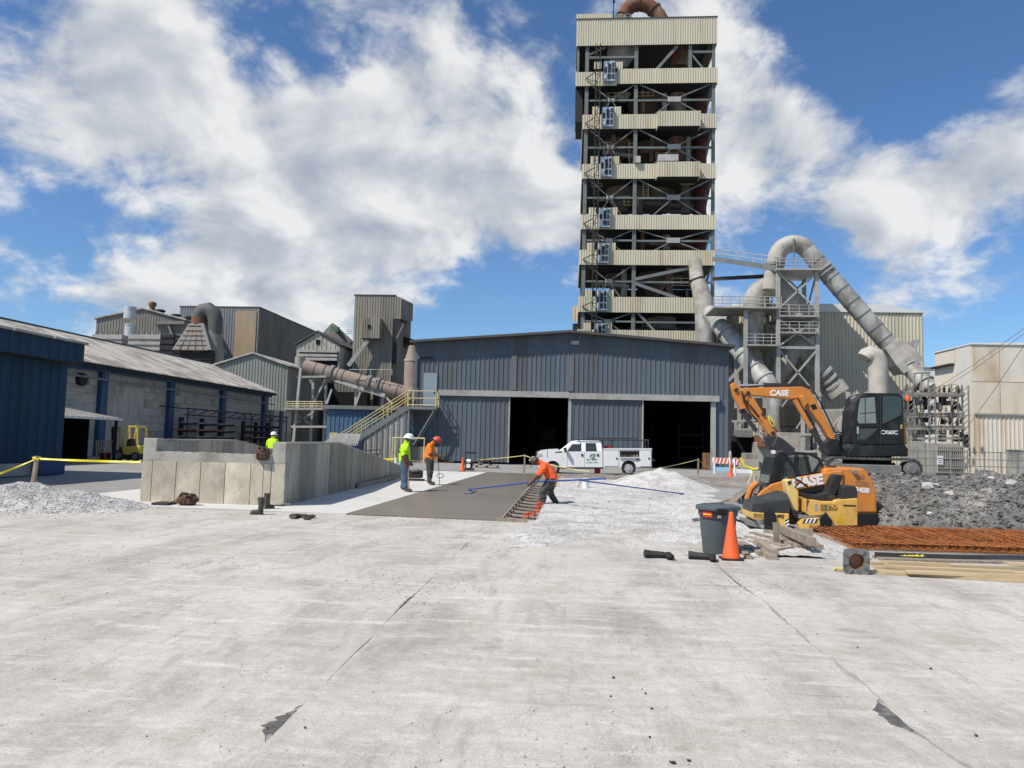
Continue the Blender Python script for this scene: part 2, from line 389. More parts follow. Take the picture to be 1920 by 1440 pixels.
m_blue2 = M('bright_blue_steel', (0.07, 0.135, 0.21), 0.55, 0, 0.12, 1.2, (0.11, 0.15, 0.195), 0.5, 0.72, 0.4, (1, 1, .25), 0, 1, 0.06, 0.3)
m_blued = M('deep_blue_steel', (0.011, 0.046, 0.088), 0.6, 0, 0.1, 1.2, (0.013, 0.036, 0.06), 0.5, 0.7, 0.4, (1, 1, .3), 0, 1, 0.05, 0.25)
m_bluecol = M('blue_painted_column', (0.022, 0.07, 0.15), 0.6, 0, 0.2, 3.0, (0.08, 0.11, 0.15), 0.55, 0.75, 1.0)
m_trim = M('grey_trim', (0.36, 0.35, 0.32), 0.6, 0, 0.15, 2.0, (0.26, 0.25, 0.22), 0.5, 0.7, 0.8)
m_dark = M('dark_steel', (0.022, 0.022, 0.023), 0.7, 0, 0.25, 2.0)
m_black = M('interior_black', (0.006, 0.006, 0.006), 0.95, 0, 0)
m_roofd = M('dark_roof_edge', (0.07, 0.068, 0.065), 0.7, 0, 0.2, 2.0)
m_roofl = M('weathered_roof', (0.42, 0.40, 0.36), 0.8, 0, 0.2, 1.0, (0.24, 0.225, 0.205), 0.46, 0.62, 0.5, (1, .2, 1), 0, 1, 0.08, 0.2)
m_brick = M('painted_block', (0.42, 0.395, 0.345), 0.9, 0, 0.12, 2.0, (0.25, 0.23, 0.20), 0.5, 0.7, 0.5, (1, 1, .6), 0, 1, 0.06, 0.2)
m_grshed = M('sage_siding', (0.255, 0.27, 0.24), 0.6, 0, 0.1, 1.0, (0.20, 0.205, 0.18), 0.5, 0.75, 0.4, (1, 1, .3), 0, 1, 0.05, 0.3)
m_gsid = M('grey_siding', (0.205, 0.195, 0.17), 0.7, 0, 0.12, 1.0, (0.15, 0.14, 0.125), 0.48, 0.7, 0.3, (1, 1, .3), 0, 1, 0.05, 0.25)
m_gsid2 = M('blue_grey_siding', (0.205, 0.215, 0.215), 0.6, 0, 0.12, 1.0, (0.30, 0.255, 0.19), 0.58, 0.66, 0.13, (1, 1, .5), 0, 1, 0.04, 0.3)
m_head = M('dusty_siding', (0.27, 0.25, 0.205), 0.75, 0, 0.15, 0.8, (0.165, 0.15, 0.125), 0.48, 0.68, 0.3, (1, 1, .2), 0, 1, 0.05, 0.2)
m_cream = M('cream_siding', (0.55, 0.51, 0.385), 0.6, 0, 0.10, 0.8, (0.43, 0.36, 0.24), 0.54, 0.72, 0.5, (1, 1, .12), 0, 1, 0.05, 0.3)
m_steel = M('grey_steelwork', (0.15, 0.165, 0.16), 0.55, 0.0, 0.15, 1.5, (0.21, 0.205, 0.185), 0.5, 0.7, 0.6, rnd=0.1)
m_steell = M('dusty_pale_steel', (0.38, 0.372, 0.345), 0.65, 0.0, 0.15, 1.5, (0.27, 0.25, 0.22), 0.5, 0.7, 0.6, rnd=0.1)
m_mach = M('dark_machinery_and_shade', (0.028, 0.025, 0.022), 0.85, 0, 0.3, 0.6, (0.05, 0.04, 0.03), 0.5, 0.7, 0.3)  # near-black for machinery; on the tower's rear sheets it paints interior shade
m_rust = M('rusty_plate', (0.16, 0.075, 0.042), 0.85, 0, 0.3, 0.8, (0.25, 0.20, 0.155), 0.5, 0.62, 0.45, (1, 1, .5))
m_red = M('red_oxide', (0.10, 0.03, 0.025), 0.8, 0, 0.25, 1.0)
m_galv = M('galvanised_duct', (0.43, 0.43, 0.395), 0.55, 0.1, 0.28, 0.9, (0.26, 0.245, 0.21), 0.45, 0.60, 0.6, (1, 1, .5), bump=.3, bscale=6)
m_duct = M('dusty_duct', (0.39, 0.37, 0.32), 0.8, 0, 0.28, 0.9, (0.25, 0.23, 0.195), 0.45, 0.64, 0.5, bump=.3, bscale=6)
m_kiln = M('kiln_shell', (0.29, 0.225, 0.185), 0.8, 0, 0.15, 0.8, (0.22, 0.18, 0.15), 0.45, 0.7, 0.4)
m_silver = M('bright_galvanised', (0.50, 0.51, 0.51), 0.45, 0.2, 0.15, 1.5, (0.36, 0.36, 0.35), 0.5, 0.7, 0.8)
m_green = M('khaki_siding', (0.58, 0.54, 0.42), 0.7, 0, 0.08, 0.6, (0.45, 0.42, 0.32), 0.48, 0.72, 0.2, (1, 1, .2), 0, 1, 0.03, 0.3)
m_whroof = M('pale_roof', (0.68, 0.68, 0.66), 0.6, 0, 0.08, 0.5)
m_beige = M('beige_block', (0.62, 0.555, 0.44), 0.85, 0, 0.12, 0.6, (0.66, 0.61, 0.52), 0.45, 0.65, 0.3, (1, 1, .4), 0, 1, 0.03, 0.2, False, (0.46, 0.28, 0.13), 0.54, 0.70, 0.22)
m_yrail = M('yellow_rail', (0.50, 0.39, 0.12), 0.55, 0, 0.2, 3.0)
m_yrail2 = M('cream_rail', (0.58, 0.50, 0.27), 0.55, 0, 0.2, 3.0)
m_case = M('orange_paint', (0.62, 0.225, 0.035), 0.42, 0, 0.16, 1.5, (0.47, 0.21, 0.065), 0.5, 0.72, 2.5, col3=(0.33, 0.20, 0.11), lo3=0.60, hi3=0.72, s3=6.0, coat=0.1)
m_mq = M('worn_yellow_paint', (0.70, 0.43, 0.10), 0.5, 0, 0.15, 3.0, (0.50, 0.31, 0.11), 0.54, 0.66, 3.0, col3=(0.22, 0.10, 0.04), lo3=0.64, hi3=0.70, s3=5.0)
m_blkp = M('black_machine_paint', (0.013, 0.014, 0.015), 0.3, 0, 0.3, 2.0, (0.05, 0.05, 0.048), 0.55, 0.75, 1.5)
m_rubber = M('black_rubber', (0.018, 0.018, 0.018), 0.7, 0, 0.3, 6.0, (0.05, 0.048, 0.045), 0.5, 0.75, 3.0)
m_track = M('dusty_track', (0.07, 0.068, 0.064), 0.85, 0, 0.3, 5.0, (0.16, 0.155, 0.145), 0.5, 0.7, 3.0)
m_dusty = M('dusty_grey_steel', (0.20, 0.195, 0.185), 0.8, 0, 0.25, 4.0)
m_white = M('white_paint', (0.78, 0.78, 0.77), 0.3, 0, 0.05, 2.0, (0.62, 0.60, 0.56), 0.58, 0.8, 1.0, coat=0.3)
m_lett = M('white_lettering', (0.80, 0.80, 0.78), 0.5, 0, 0.05)
m_blklet = M('black_lettering', (0.03, 0.03, 0.03), 0.6, 0, 0.05)
m_green_l = M('green_lettering', (0.02, 0.22, 0.10), 0.5, 0, 0.05)
m_orange = M('cone_orange', (0.80, 0.11, 0.025), 0.55, 0, 0.12, 8.0, (0.62, 0.13, 0.05), 0.5, 0.7, 5.0)
m_redp = M('red_plastic', (0.55, 0.03, 0.025), 0.5, 0, 0.1)
m_clamp = M('orange_clamp', (0.62, 0.09, 0.03), 0.5, 0, 0.2, 9.0)
m_bin = M('grey_plastic', (0.075, 0.095, 0.105), 0.5, 0, 0.12, 3.0, (0.13, 0.14, 0.145), 0.55, 0.75, 4.0)
m_wood = M('weathered_wood', (0.31, 0.26, 0.20), 0.85, 0, 0.25, 4.0, (0.20, 0.165, 0.13), 0.45, 0.7, 3.0, (6, 1, 1), 0, 1, 0.18)
m_lum = M('fresh_lumber', (0.46, 0.36, 0.22), 0.8, 0, 0.2, 3.0, (0.36, 0.265, 0.155), 0.48, 0.68, 2.0, (.4, 6, 6), 0, 1, 0.15)
m_rebar = M('rusted_rebar', (0.33, 0.115, 0.03), 0.85, 0, 0.35, 5.0, (0.18, 0.06, 0.02), 0.48, 0.65, 3.0, rnd=0.25)
m_bars = M('black_bars', (0.05, 0.05, 0.055), 0.6, 0.3, 0.2)
m_tape = M('yellow_tape', (0.80, 0.66, 0.03), 0.45, 0, 0.12, 3.0)
m_pole = M('blue_aluminium', (0.07, 0.12, 0.42), 0.35, 0.4, 0.15, 4.0)
m_glass = M('tinted_glass', (0.032, 0.042, 0.039), 0.06, 0, 0, spec=0.9)
m_gpanel = M('transformer_grey', (0.33, 0.315, 0.27), 0.65, 0, 0.12, 1.5, (0.25, 0.235, 0.20), 0.5, 0.7, 0.8)
m_lime = M('lime_shirt', (0.50, 0.85, 0.02), 0.85, 0, 0.15, 9.0)
m_or = M('orange_shirt', (0.90, 0.22, 0.015), 0.85, 0, 0.15, 9.0)
m_or2 = M('coral_shirt', (0.90, 0.13, 0.03), 0.85, 0, 0.15, 9.0)
m_jean = M('blue_jeans', (0.07, 0.115, 0.19), 0.9, 0, 0.3, 8.0)
m_dkp = M('dark_trousers', (0.055, 0.058, 0.055), 0.9, 0, 0.3, 8.0, (0.11, 0.11, 0.10), 0.5, 0.7, 6.0)
m_skin = M('skin', (0.17, 0.085, 0.055), 0.6, 0, 0.12, 12.0)
m_boot = M('brown_boots', (0.10, 0.075, 0.05), 0.85, 0, 0.3, 12.0)
m_hatw = M('white_hat', (0.82, 0.82, 0.80), 0.35, 0, 0.05)
m_hatr = M('red_hat', (0.72, 0.08, 0.06), 0.35, 0, 0.1)
m_hatk = M('dark_hat', (0.06, 0.05, 0.045), 0.5, 0, 0.3, 12.0, (0.5, 0.48, 0.42), 0.58, 0.66, 9.0)
m_brown = M('muddy_canvas', (0.11, 0.06, 0.04), 0.9, 0, 0.4, 9.0, (0.05, 0.035, 0.03), 0.48, 0.62, 7.0, bump=0.6, bscale=14)
m_navy = M('navy_steel', (0.02, 0.055, 0.15), 0.5, 0, 0.2, 2.0)
m_rbox = M('rusty_brown_box', (0.24, 0.12, 0.06), 0.8, 0, 0.25, 3.0)
m_fork = M('forklift_yellow', (0.62, 0.46, 0.06), 0.45, 0, 0.15, 3.0)
m_cyan = M('pale_blue_plastic', (0.32, 0.58, 0.75), 0.5, 0, 0.1)
m_cwallf = M('sunlit_cast_concrete', (0.49, 0.445, 0.35), 0.9, 0, 0.22, 3.0, (0.34, 0.31, 0.25), 0.48, 0.66, 1.4, (1, 1, .6), 0.6, 26, 0.12, 0.2, False, (0.60, 0.55, 0.44), 0.5, 0.68, 2.2)  # lit copy of the wall concrete; sunlight on the front is put into the colour
m_fade = M('faded_blue_sheet', (0.13, 0.135, 0.138), 0.6, 0, 0.15, 1.2)
m_trench_shade = M('shade_dark_soil', (0.055, 0.047, 0.038), 0.95, 0, 0.35, 5.0, (0.09, 0.08, 0.065), .5, .7, 3.0, world=True, bump=.6)  # brown soil darkened so the trench's shade is in the colour
m_glassl = M('painted_reflection_glass', (0.20, 0.235, 0.21), 0.06, 0, 0.3, 3.0, spec=0.9)  # opaque; pale reflections and see-through light are put into the colour
m_sub = M('dusty_lattice', (0.22, 0.205, 0.178), 0.8, 0, 0.2, 2.0, (0.30, 0.285, 0.25), .5, .7, 1.0, rnd=.2)
m_hood = M('grey_black_hood', (0.035, 0.038, 0.04), 0.42, 0, 0.25, 3.0, (0.07, 0.07, 0.068), .55, .75, 2.0)
m_tape2 = M('faded_tape', (0.62, 0.56, 0.20), 0.5, 0, 0.15, 3.0)
m_gate = M('gate_frame', (0.42, 0.50, 0.56), 0.45, 0.2, 0.1)  # silver gates; bluish sky reflection is put into the base colour
m_spall = M('spalled_patch', (0.105, 0.102, 0.098), 0.95, 0, 0.35, 14.0, (0.19, 0.185, 0.17), .5, .65, 8.0, world=True, bump=.8, bscale=40)
m_vess = M('dusty_vessel', (0.12, 0.095, 0.072), 0.85, 0, 0.3, 0.6, (0.19, 0.13, 0.085), 0.48, 0.66, 0.35, (1, 1, .4))
# ---------------------------------------------------------------- ground
def hump(x, y, cx, cy, rx, ry, h, p=1.6):
    d = math.sqrt(((x - cx) / rx) ** 2 + ((y - cy) / ry) ** 2)
    return h * max(0.0, 1 - d) ** (1 / p) if d < 1 else 0.0
def fn(x, y, s, amp): return noise.noise(Vector((x * s, y * s, 1.3))) * amp

g = MB()      # one sheet, opened where the dug bed beside the slab lies lower
gx_, gy_ = (-900, -1.43, 4.2, 900), (-300, 16.3, 34.0, 1500)
g.add([(x, y, -0.03) for y in gy_ for x in gx_], [(j * 4 + i, j * 4 + i + 1, j * 4 + 5 + i, j * 4 + 4 + i) for j in range(3) for i in range(3) if (i, j) != (1, 1)])
tag(g.build('ground', m_base), None, kind='structure')

# concrete panels of the yard, each with slightly broken edges
pav = thing('pavement', 'pale dusty concrete yard panels with open joints', None); pav['kind'] = 'structure'
del pav['label']
pj = MB(); pj.add([(-28, -4, -0.0045), (28, -4, -0.0045), (28, 16.3, -0.0045), (-28, 16.3, -0.0045)], [(0, 1, 2, 3)])
pj.build('joint_filler', m_joint, pav)
XL = [-20.65 + 3.8 * i for i in range(12)]; YL = [-2.65, 1.4, 5.45, 9.45, 13.0, 16.2]
SPALL = {  # (axis, line index, position): half width, depth into the panel before the line
    ('x', 5): [(4.46, 0.30, 0.20, -1), (7.75, 0.62, 0.05, -1), (12.0, 0.5, 0.10, 1), (6.2, .25, .03, 1)],
    ('x', 6): [(5.1, 0.36, 0.16, -1), (9.35, 0.35, 0.06, -1), (6.0, 0.3, 0.07, -1), (4.3, .4, .05, 1), (8.0, .5, .035, 1), (7.1, .3, .04, -1), (10.6, .6, .015, 1)],
    ('y', 3): [(2.0, 0.4, 0.12, -1), (-5.2, 0.9, 0.05, 1), (0.6, .5, .02, -1)], ('y', 4): [(-1.9, 0.6, 0.12, -1), (-6, 1.2, 0.04, 1)], ('y', 2): [(1.8, .3, .03, -1)],
}
def edge(ax, k, t, side):
    """offset of a panel edge away from joint line k at position t; side -1: panel before the line"""
    gap = -0.0004 + 0.007 * max(0, noise.noise(Vector((t * 1.6, k * 7.7, 3 if ax == 'x' else 9)))) + 0.006 * max(0, noise.noise(Vector((t * 9.0, k * 3.1, 5))) - .1)
    w = (0.05 if (ax, k) == ('x', 6) else 0.014) * noise.noise(Vector((t * 1.1, k * 5.5, 11)))
    if (ax, k) == ('x', 6): gap += .005 + .006 * abs(noise.noise(Vector((t * 3.1, 4, 4)))); w += .02 * noise.noise(Vector((t * 4.3, 8, 1)))
    o = side * gap + w
    for c, hw, d, sd in SPALL.get((ax, k), []):
        if sd == side:
            u = 1 - abs(t - c) / hw
            if u > 0: o += side * d * min(1, u * 1.3) * (0.62 + 0.55 * noise.noise(Vector((t * 11, c, 2))) + .22 * noise.noise(Vector((t * 31, c, 5))))
    return o
for i in range(len(XL) - 1):
    for j in range(len(YL) - 1):
        x0, x1, y0, y1 = XL[i], XL[i + 1], YL[j], YL[j + 1]
        if abs((x0 + x1) / 2) > 1.2 * (y1 + 3) + 3: continue
        n = 130; dz = R.uniform(-0.0008, 0.0008); pts = []
        for k in range(n): t = x0 + (x1 - x0) * k / n; pts.append((t, y0 + edge('y', j, t, 1)))
        for k in range(n): t = y0 + (y1 - y0) * k / n; pts.append((x1 + edge('x', i + 1, t, -1), t))
        for k in range(n): t = x1 - (x1 - x0) * k / n; pts.append((t, y1 + edge('y', j + 1, t, -1)))
        for k in range(n): t = y1 - (y1 - y0) * k / n; pts.append((x0 + edge('x', i, t, 1), t))
        mb = MB(); m = len(pts)
        mb.add([(x, y, dz) for x, y in pts] + [(x, y, -0.02) for x, y in pts],
               [tuple(range(m))] + [(k, k + m, (k + 1) % m + m, (k + 1) % m) for k in range(m)])
        mb.build('slab_panel', m_pave, pav, normals=False)

for (cx, cy, rx, ry, sd) in ((-1.76, 4.46, .13, .24, 1), (2.06, 5.08, .10, .28, 2), (-1.70, 7.8, .05, .5, 3)):
    q_ = [(cx + rx * (1 + .5 * noise.noise(Vector((math.cos(a) * 2, math.sin(a) * 2, sd))) + .4 * noise.noise(Vector((math.cos(a) * 7, math.sin(a) * 7, sd)))) * math.cos(a), cy + ry * (1 + .5 * noise.noise(Vector((math.cos(a) * 3, math.sin(a) * 3, sd + 5)))) * math.sin(a)) for a in [k * math.pi / 32 for k in range(64)]]
    MB().add([(x, y, -.0026) for x, y in q_], [tuple(range(64))]).build('spall_patch', m_spall, pav, normals=False)

# new apron of pale concrete round the retaining walls
ap = MB(); ap.prism([(-12.6, 16.55), (-4.84, 16.25), (-4.40, 27.5), (-4.26, 39.0), (-9.0, 39.0), (-9.0, 33.0), (-12.6, 33.0)], -0.02, 0.012, 'xy')
tag(ap.build('concrete_apron', m_apron), None, kind='structure')

# freshly placed slab with its timber forms
sl_ = MB(); sl_.prism([(-4.82, 16.1), (-1.47, 15.85), (-1.42, 38.6), (-4.24, 39.1)], -0.3, 0.03, 'xy')
tag(sl_.build('wet_slab', m_wet), 'dark wet concrete slab being floated beside the pale apron', kind='structure')

def heightfield(name, mat, x0, x1, y0, y1, nx, ny, fz, kind='structure', smooth=True):
    mb = MB(); vs = []
    for j in range(ny + 1):
        for i in range(nx + 1):
            x = x0 + (x1 - x0) * i / nx; y = y0 + (y1 - y0) * j / ny; vs.append((x, y, fz(x, y)))
    fs = [(j * (nx + 1) + i, j * (nx + 1) + i + 1, (j + 1) * (nx + 1) + i + 1, (j + 1) * (nx + 1) + i) for j in range(ny) for i in range(nx)]
    mb.add(vs, fs, smooth); o = mb.build(name, mat, normals=False)
    o['kind'] = kind; return o
def edge_fade(x, y, x0, x1, y0, y1, w):
    return max(0.0, min(1.0, (x - x0) / w, (x1 - x) / w, (y - y0) / w, (y1 - y) / w))

# loose white gravel bed right of the slab
def z_bed(x, y):
    wob = fn(x, y, .8, .7)
    e = edge_fade(x + wob, y + wob, -2.6, 5.0, 12.6 + 1.2 * math.sin(x * 1.3), 36, 0.7)
    if y < 16.4: e *= max(0.0, min(1.0, (x + 1.35 + wob * .6) / .7))
    z = -0.045 + e * (0.075 + fn(x, y, 1.4, .03) + fn(x, y, 5, .022) + fn(x, y, 14, .016))
    z += hump(x, y, 3.6, 30.0, 2.3, 2.7, 0.76, 1.15) * (0.92 + fn(x, y, 2.0, .18))
    z -= 0.5 * max(0.0, min(1.0, (-0.66 - x) / 0.22)) * max(0.0, min(1.0, (y - 15.6) / .8))
    z += hump(x, y, 3.55, 18.2, 1.1, 2.4, 0.26, 1.3) + hump(x, y, 1.7, 14.2, .8, 1.2, .10, 1.4)
    return z
heightfield('gravel_bed', m_gravel, -1.42, 6.4, 12.0, 36, 150, 260, z_bed, 'stuff')['label'] = 'loose white crushed gravel bed with a heap, right of the wet slab'
rr = random.Random(3)
st = MB()
for _ in range(7000):
    y = 12.4 + 22 * rr.random() ** 1.6; x = rr.uniform(-1.2, 5.2); z = z_bed(x, y)
    if z > -0.01: st.rock((x, y, z), rr.uniform(.009, .024) * (1 + .5 * (rr.random() > .93)), rr)
o = st.build('gravel_stones', m_stone, normals=False); tag(o, 'scattered white gravel stones lying on the gravel bed', kind='stuff')

tr_ = heightfield('trench_floor', m_trench_shade, -1.42, -.60, 15.7, 38.4, 8, 200, lambda x, y: -.24 + fn(x, y, 6, .05) + .18 * max(0, (x + .78) / .18))  # strip laid in a dark colour that paints the shade beside the form

# grey gravel heap on the left
def z_pl(x, y):
    return -0.03 + hump(x, y, -11.9, 15.9, 2.7, 1.7, 0.52, 1.25) * (0.95 + fn(x, y, 2, .2)) + hump(x, y, -13.8, 15.6, 1.8, 1.2, .22, 1.2) + fn(x, y, 9, .02)
heightfield('gravel_heap', m_stone_g, -16.4, -8.4, 13.6, 18, 100, 70, z_pl, 'stuff')['label'] = 'low heap of grey crushed stone beside the leaning tape post'
st = MB()
for _ in range(9500):
    x = rr.gauss(-12.0, 1.6); y = rr.gauss(15.6, .8); z = z_pl(x, y)
    if z > 0.0 or rr.random() < .12: st.rock((x, y, max(z, 0.004)), rr.uniform(.009, .027), rr)
tag(st.build('heap_stones', m_stone_g, normals=False), 'grey crushed stones covering the low heap', kind='stuff')

# small debris over the yard
st = MB()
for _ in range(1500):
    y = 2.6 + 13.5 * rr.random() ** 1.3; x = rr.uniform(-.75, .75) * (y + 1.5); s_ = rr.uniform(.002, .007) * (0.7 + y * .08)
    if rr.random() < .04: s_ *= 2
    st.rock((x, y, 0.003), s_, rr, .8)
for cx, cy, sx, sy, nn in ((-1.4, 12.0, .5, 1.2, 240), (-1.7, 8.6, .5, .5, 160), (-5.2, 9.6, 1.2, .25, 90), (1.9, 9.4, .5, .25, 160), (-3.2, 15.6, 1.3, .25, 260), (1.7, 12.2, .6, .5, 220), (3.6, 12.6, .6, .6, 260), (.2, 4.2, .8, .4, 90), (0, 13.2, 1.2, .5, 260)):
    for _ in range(nn): st.rock((rr.gauss(cx, sx), rr.gauss(cy, sy), .003), rr.uniform(.004, .015), rr, .8)
tag(st.build('yard_grit', m_stone_g, normals=False), 'grit and small stones scattered over the concrete yard', kind='stuff')
st = MB()
for px, py in ((1532, 1190), (500, 1367), (572, 1366), (1218, 1384), (1292, 1428), (1262, 1432), (1204, 1294), (1210, 1302), (1608, 1215), (1745, 1255), (1830, 1381), (1145, 1307), (1150, 1272), (1160, 1205), (1165, 1166), (1540, 1065), (1222, 1330), (1256, 1430)):
    q = gnd(px, py); st.rock((q.x, q.y, .008), rr.uniform(.006, .013), rr, .5)
tag(st.build('dark_crumbs', m_mach, normals=False), 'dark crumbs of dried mud on the concrete yard', kind='stuff')

# turned brown soil strip in front of the truck and beyond the gravel
def z_soil(x, y):
    e = edge_fade(x + fn(x, y, .5, .8), y + fn(x + 9, y, .5, .8), -1.3, 12.0, 33.5, 40.2, 1.2)
    return -0.06 + e * (.12 + fn(x, y, 1.5, .08) + fn(x, y, 5, .05)) + hump(x, y, 8.2, 33.5, 3.2, 2.6, .45, 1.2) * (0.9 + fn(x, y, 2.2, .4))
heightfield('soil_strip', m_soil, -1.4, 14, 30, 41, 110, 80, z_soil, 'stuff')['label'] = 'strip of turned brown soil and stones in front of the work truck'

# dark broken rock pile on the right
def z_rub(x, y):
    z = hump(x, y, 13.2, 20.6, 7.4, 4.7, 1.42, 1.9) + hump(x, y, 8.6, 23.2, 3.6, 4.0, 1.05, 2.2) + hump(x, y, 10.2, 23.6, 3.2, 2.6, .5, 2.2)
    z = max(z, hump(x, y, 10.6, 19.6, 4.6, 3.4, 1.35, 2.4))
    z = min(z, (.93 if y > 21.4 else .93 + .05 * min(1, (21.4 - y) / .8)) + .08 * fn(x, y, .7, 1) + .12 * (x > 12))
    return -0.05 + z * (1 + fn(x, y, 1.2, .12)) + (fn(x, y, 2.6, .13) + fn(x, y, 7, .07)) * min(1, z * 3)
heightfield('rubble_mound', m_rub, 5.0, 21, 15.2, 28, 200, 160, z_rub, 'stuff', False)['label'] = 'mound of dark broken rock under the excavator'
st = MB()
for _ in range(24000):
    x = rr.uniform(5.5, 16); y = 15.6 + 7.5 * rr.random() ** 1.3; z = z_rub(x, y)
    if z > 0.02: st.rock((x, y, z + .01), rr.choice((.010, .012, .014, .016, .018, .02, .02, .025, .03, .035, .05)) * rr.uniform(.7, 1.4) * (2.2 if rr.random() < .012 else 1), rr, .8)
tag(st.build('rubble_stones', m_rub, normals=False), 'dark broken stones over the rock mound', kind='stuff')
rb = thing('pale_rubble', 'pale broken concrete lumps lying on the dark rock mound', 'rubble', (9.2, 17, 0))
for px, py, r_ in ((1738, 955, .13), (1752, 946, .11), (1898, 963, .17), (1780, 968, .10), (1700, 985, .1), (1810, 905, .12), (1860, 930, .12), (1745, 985, .09)):
    Y = 17.4 + (975 - py) * .03; q = at(px, py, Y); MB().rock((q.x, Y, z_rub(q.x, Y) + r_ * .3), r_, rr).build('lump', m_rubl, rb)
# ---------------------------------------------------------------- blue steel hangar
def roof_line(x, xl=-11.45, xr=11.25, ze=8.72, zr=9.58): return ze + (zr - ze) * (1 - abs((x - (xl + xr) / 2) / ((xr - xl) / 2)))
hg = thing('steel_hangar', 'wide blue steel hangar with two open sliding doorways', 'building', (0, 54, 0))
HX0, HX1, HY0, HY1 = -11.4, 11.2, 54.0, 86.0
ZD = 5.0
D = [(-9.55, -4.35), (-4.35, -0.05), (-0.05, 5.2), (5.2, 10.1)]   # door leaf, opening, door leaf, opening
# shell behind the sheets: walls with thickness
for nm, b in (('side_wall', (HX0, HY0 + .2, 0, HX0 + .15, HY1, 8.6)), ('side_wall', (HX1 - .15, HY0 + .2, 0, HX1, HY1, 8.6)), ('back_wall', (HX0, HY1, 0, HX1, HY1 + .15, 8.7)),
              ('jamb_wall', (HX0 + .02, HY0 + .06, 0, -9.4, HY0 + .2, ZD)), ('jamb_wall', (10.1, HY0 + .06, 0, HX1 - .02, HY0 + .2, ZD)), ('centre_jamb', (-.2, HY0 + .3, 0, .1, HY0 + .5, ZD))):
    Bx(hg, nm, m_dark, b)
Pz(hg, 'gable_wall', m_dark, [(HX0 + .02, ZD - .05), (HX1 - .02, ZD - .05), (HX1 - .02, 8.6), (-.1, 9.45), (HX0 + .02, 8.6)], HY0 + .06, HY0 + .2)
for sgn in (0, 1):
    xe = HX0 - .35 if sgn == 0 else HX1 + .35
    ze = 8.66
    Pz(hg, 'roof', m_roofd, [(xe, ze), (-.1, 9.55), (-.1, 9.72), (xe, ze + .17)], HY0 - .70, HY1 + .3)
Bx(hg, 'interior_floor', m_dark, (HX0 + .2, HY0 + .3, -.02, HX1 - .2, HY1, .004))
for x in (-9, -3.5, 2.5, 7.5):
    Bx(hg, 'frame_column', m_dark, (x, 70, 0, x + .3, 70.3, 8.8))
# sheets
clad(hg, m_blue, (HX0, HY0, 0), (1, 0, 0), HX1 - HX0, ZD, lambda s: roof_line(HX0 + s) - .04, (0, -1, 0), 1.03, .345, .05)
clad(hg, m_blue, (HX0, HY0, 0), (1, 0, 0), 1.85, .15, ZD, (0, -1, 0), .93, .31, .05)
clad(hg, m_blue, (10.1, HY0, 0), (1, 0, 0), 1.1, .1, ZD, (0, -1, 0), 1.1, .345, .05)
clad(hg, m_blue, (HX0, HY1, 0), (0, -1, 0), HY1 - HY0, .1, 8.6, (-1, 0, 0), 2.0, .33, .05)
# sliding leaves hang in front of the wall line
for (a, b) in (D[0], D[2]):
    d = MB().box(a + .02, HY0 - .10, .12, b - .02, HY0 - .07, ZD - .12).build('sliding_door', m_blue, hg)
    clad(d, m_blue, (a, HY0 - .16, 0), (1, 0, 0), b - a, .12, ZD - .1, (0, -1, 0), 1.05, .35, .045)
    Br(d, 'edge_trim', m_steell, (b - .03, HY0 - .19, .1), (b - .03, HY0 - .19, ZD - .1), .10, .08)
Br(hg, 'door_rail_cover', m_trim, (-9.6, HY0 - .22, ZD + .06), (-.1, HY0 - .22, ZD + .06), .30, .42)
Br(hg, 'door_rail_cover', m_trim, (-.1, HY0 - .23, ZD + .0), (10.5, HY0 - .23, ZD + .0), .32, .42)
Br(hg, 'door_post', m_trim, (10.12, HY0 - .1, 0), (10.12, HY0 - .1, ZD), .34, .2)
Br(hg, 'door_post', m_steell, (-.02, HY0 - .16, 0), (-.02, HY0 - .16, ZD), .22, .2)
# translucent strip, lamp, conduit, plain door panel
Bx(hg, 'skylight_strip', m_trim, (-4.35, HY0 - .065, 5.25), (0, 0, 0)) if 0 else None
for x in (-4.3, -.15):
    Bx(hg, 'faded_panel', m_fade, (x, HY0 - .075, 5.35, x + .36, HY0 - .055, 7.9))
lm = Bx(hg, 'wall_lamp', m_trim, (-.05, HY0 - .3, 8.72, .55, HY0 - .02, 9.0), .02)
Tb(hg, 'conduit', m_dark, [(-11.2, HY0 - .1, 5.4), (-11.2, HY0 - .1, 7.45), (-11.0, HY0 - .1, 7.6), (-10.1, HY0 - .1, 7.6), (-10.0, HY0 - .1, 7.4)], .05, 6)
dr = MB().box(-10.75, HY0 - .12, 4.05, -9.75, HY0 - .06, 6.5).build('landing_door', M('blue_grey_door', (0.24, 0.29, 0.33), .5, 0, .08), hg)
Bx(dr, 'door_handle', m_dark, (-9.95, HY0 - .18, 5.0, -9.88, HY0 - .12, 5.2))
# dark stuff seen inside
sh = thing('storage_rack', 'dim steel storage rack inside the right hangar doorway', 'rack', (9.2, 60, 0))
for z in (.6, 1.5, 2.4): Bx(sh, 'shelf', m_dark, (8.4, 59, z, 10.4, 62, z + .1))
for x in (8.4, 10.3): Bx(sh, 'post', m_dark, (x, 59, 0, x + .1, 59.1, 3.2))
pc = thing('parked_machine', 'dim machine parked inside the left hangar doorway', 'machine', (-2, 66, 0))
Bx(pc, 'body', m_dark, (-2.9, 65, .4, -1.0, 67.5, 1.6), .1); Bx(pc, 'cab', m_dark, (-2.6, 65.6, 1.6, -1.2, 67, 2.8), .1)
for x in (-2.9, -1.2): MB().lathe((x, 65.6, .45), [(.45, 0), (.45, .25)], 16, axis='x').build('wheel', m_rubber, pc)

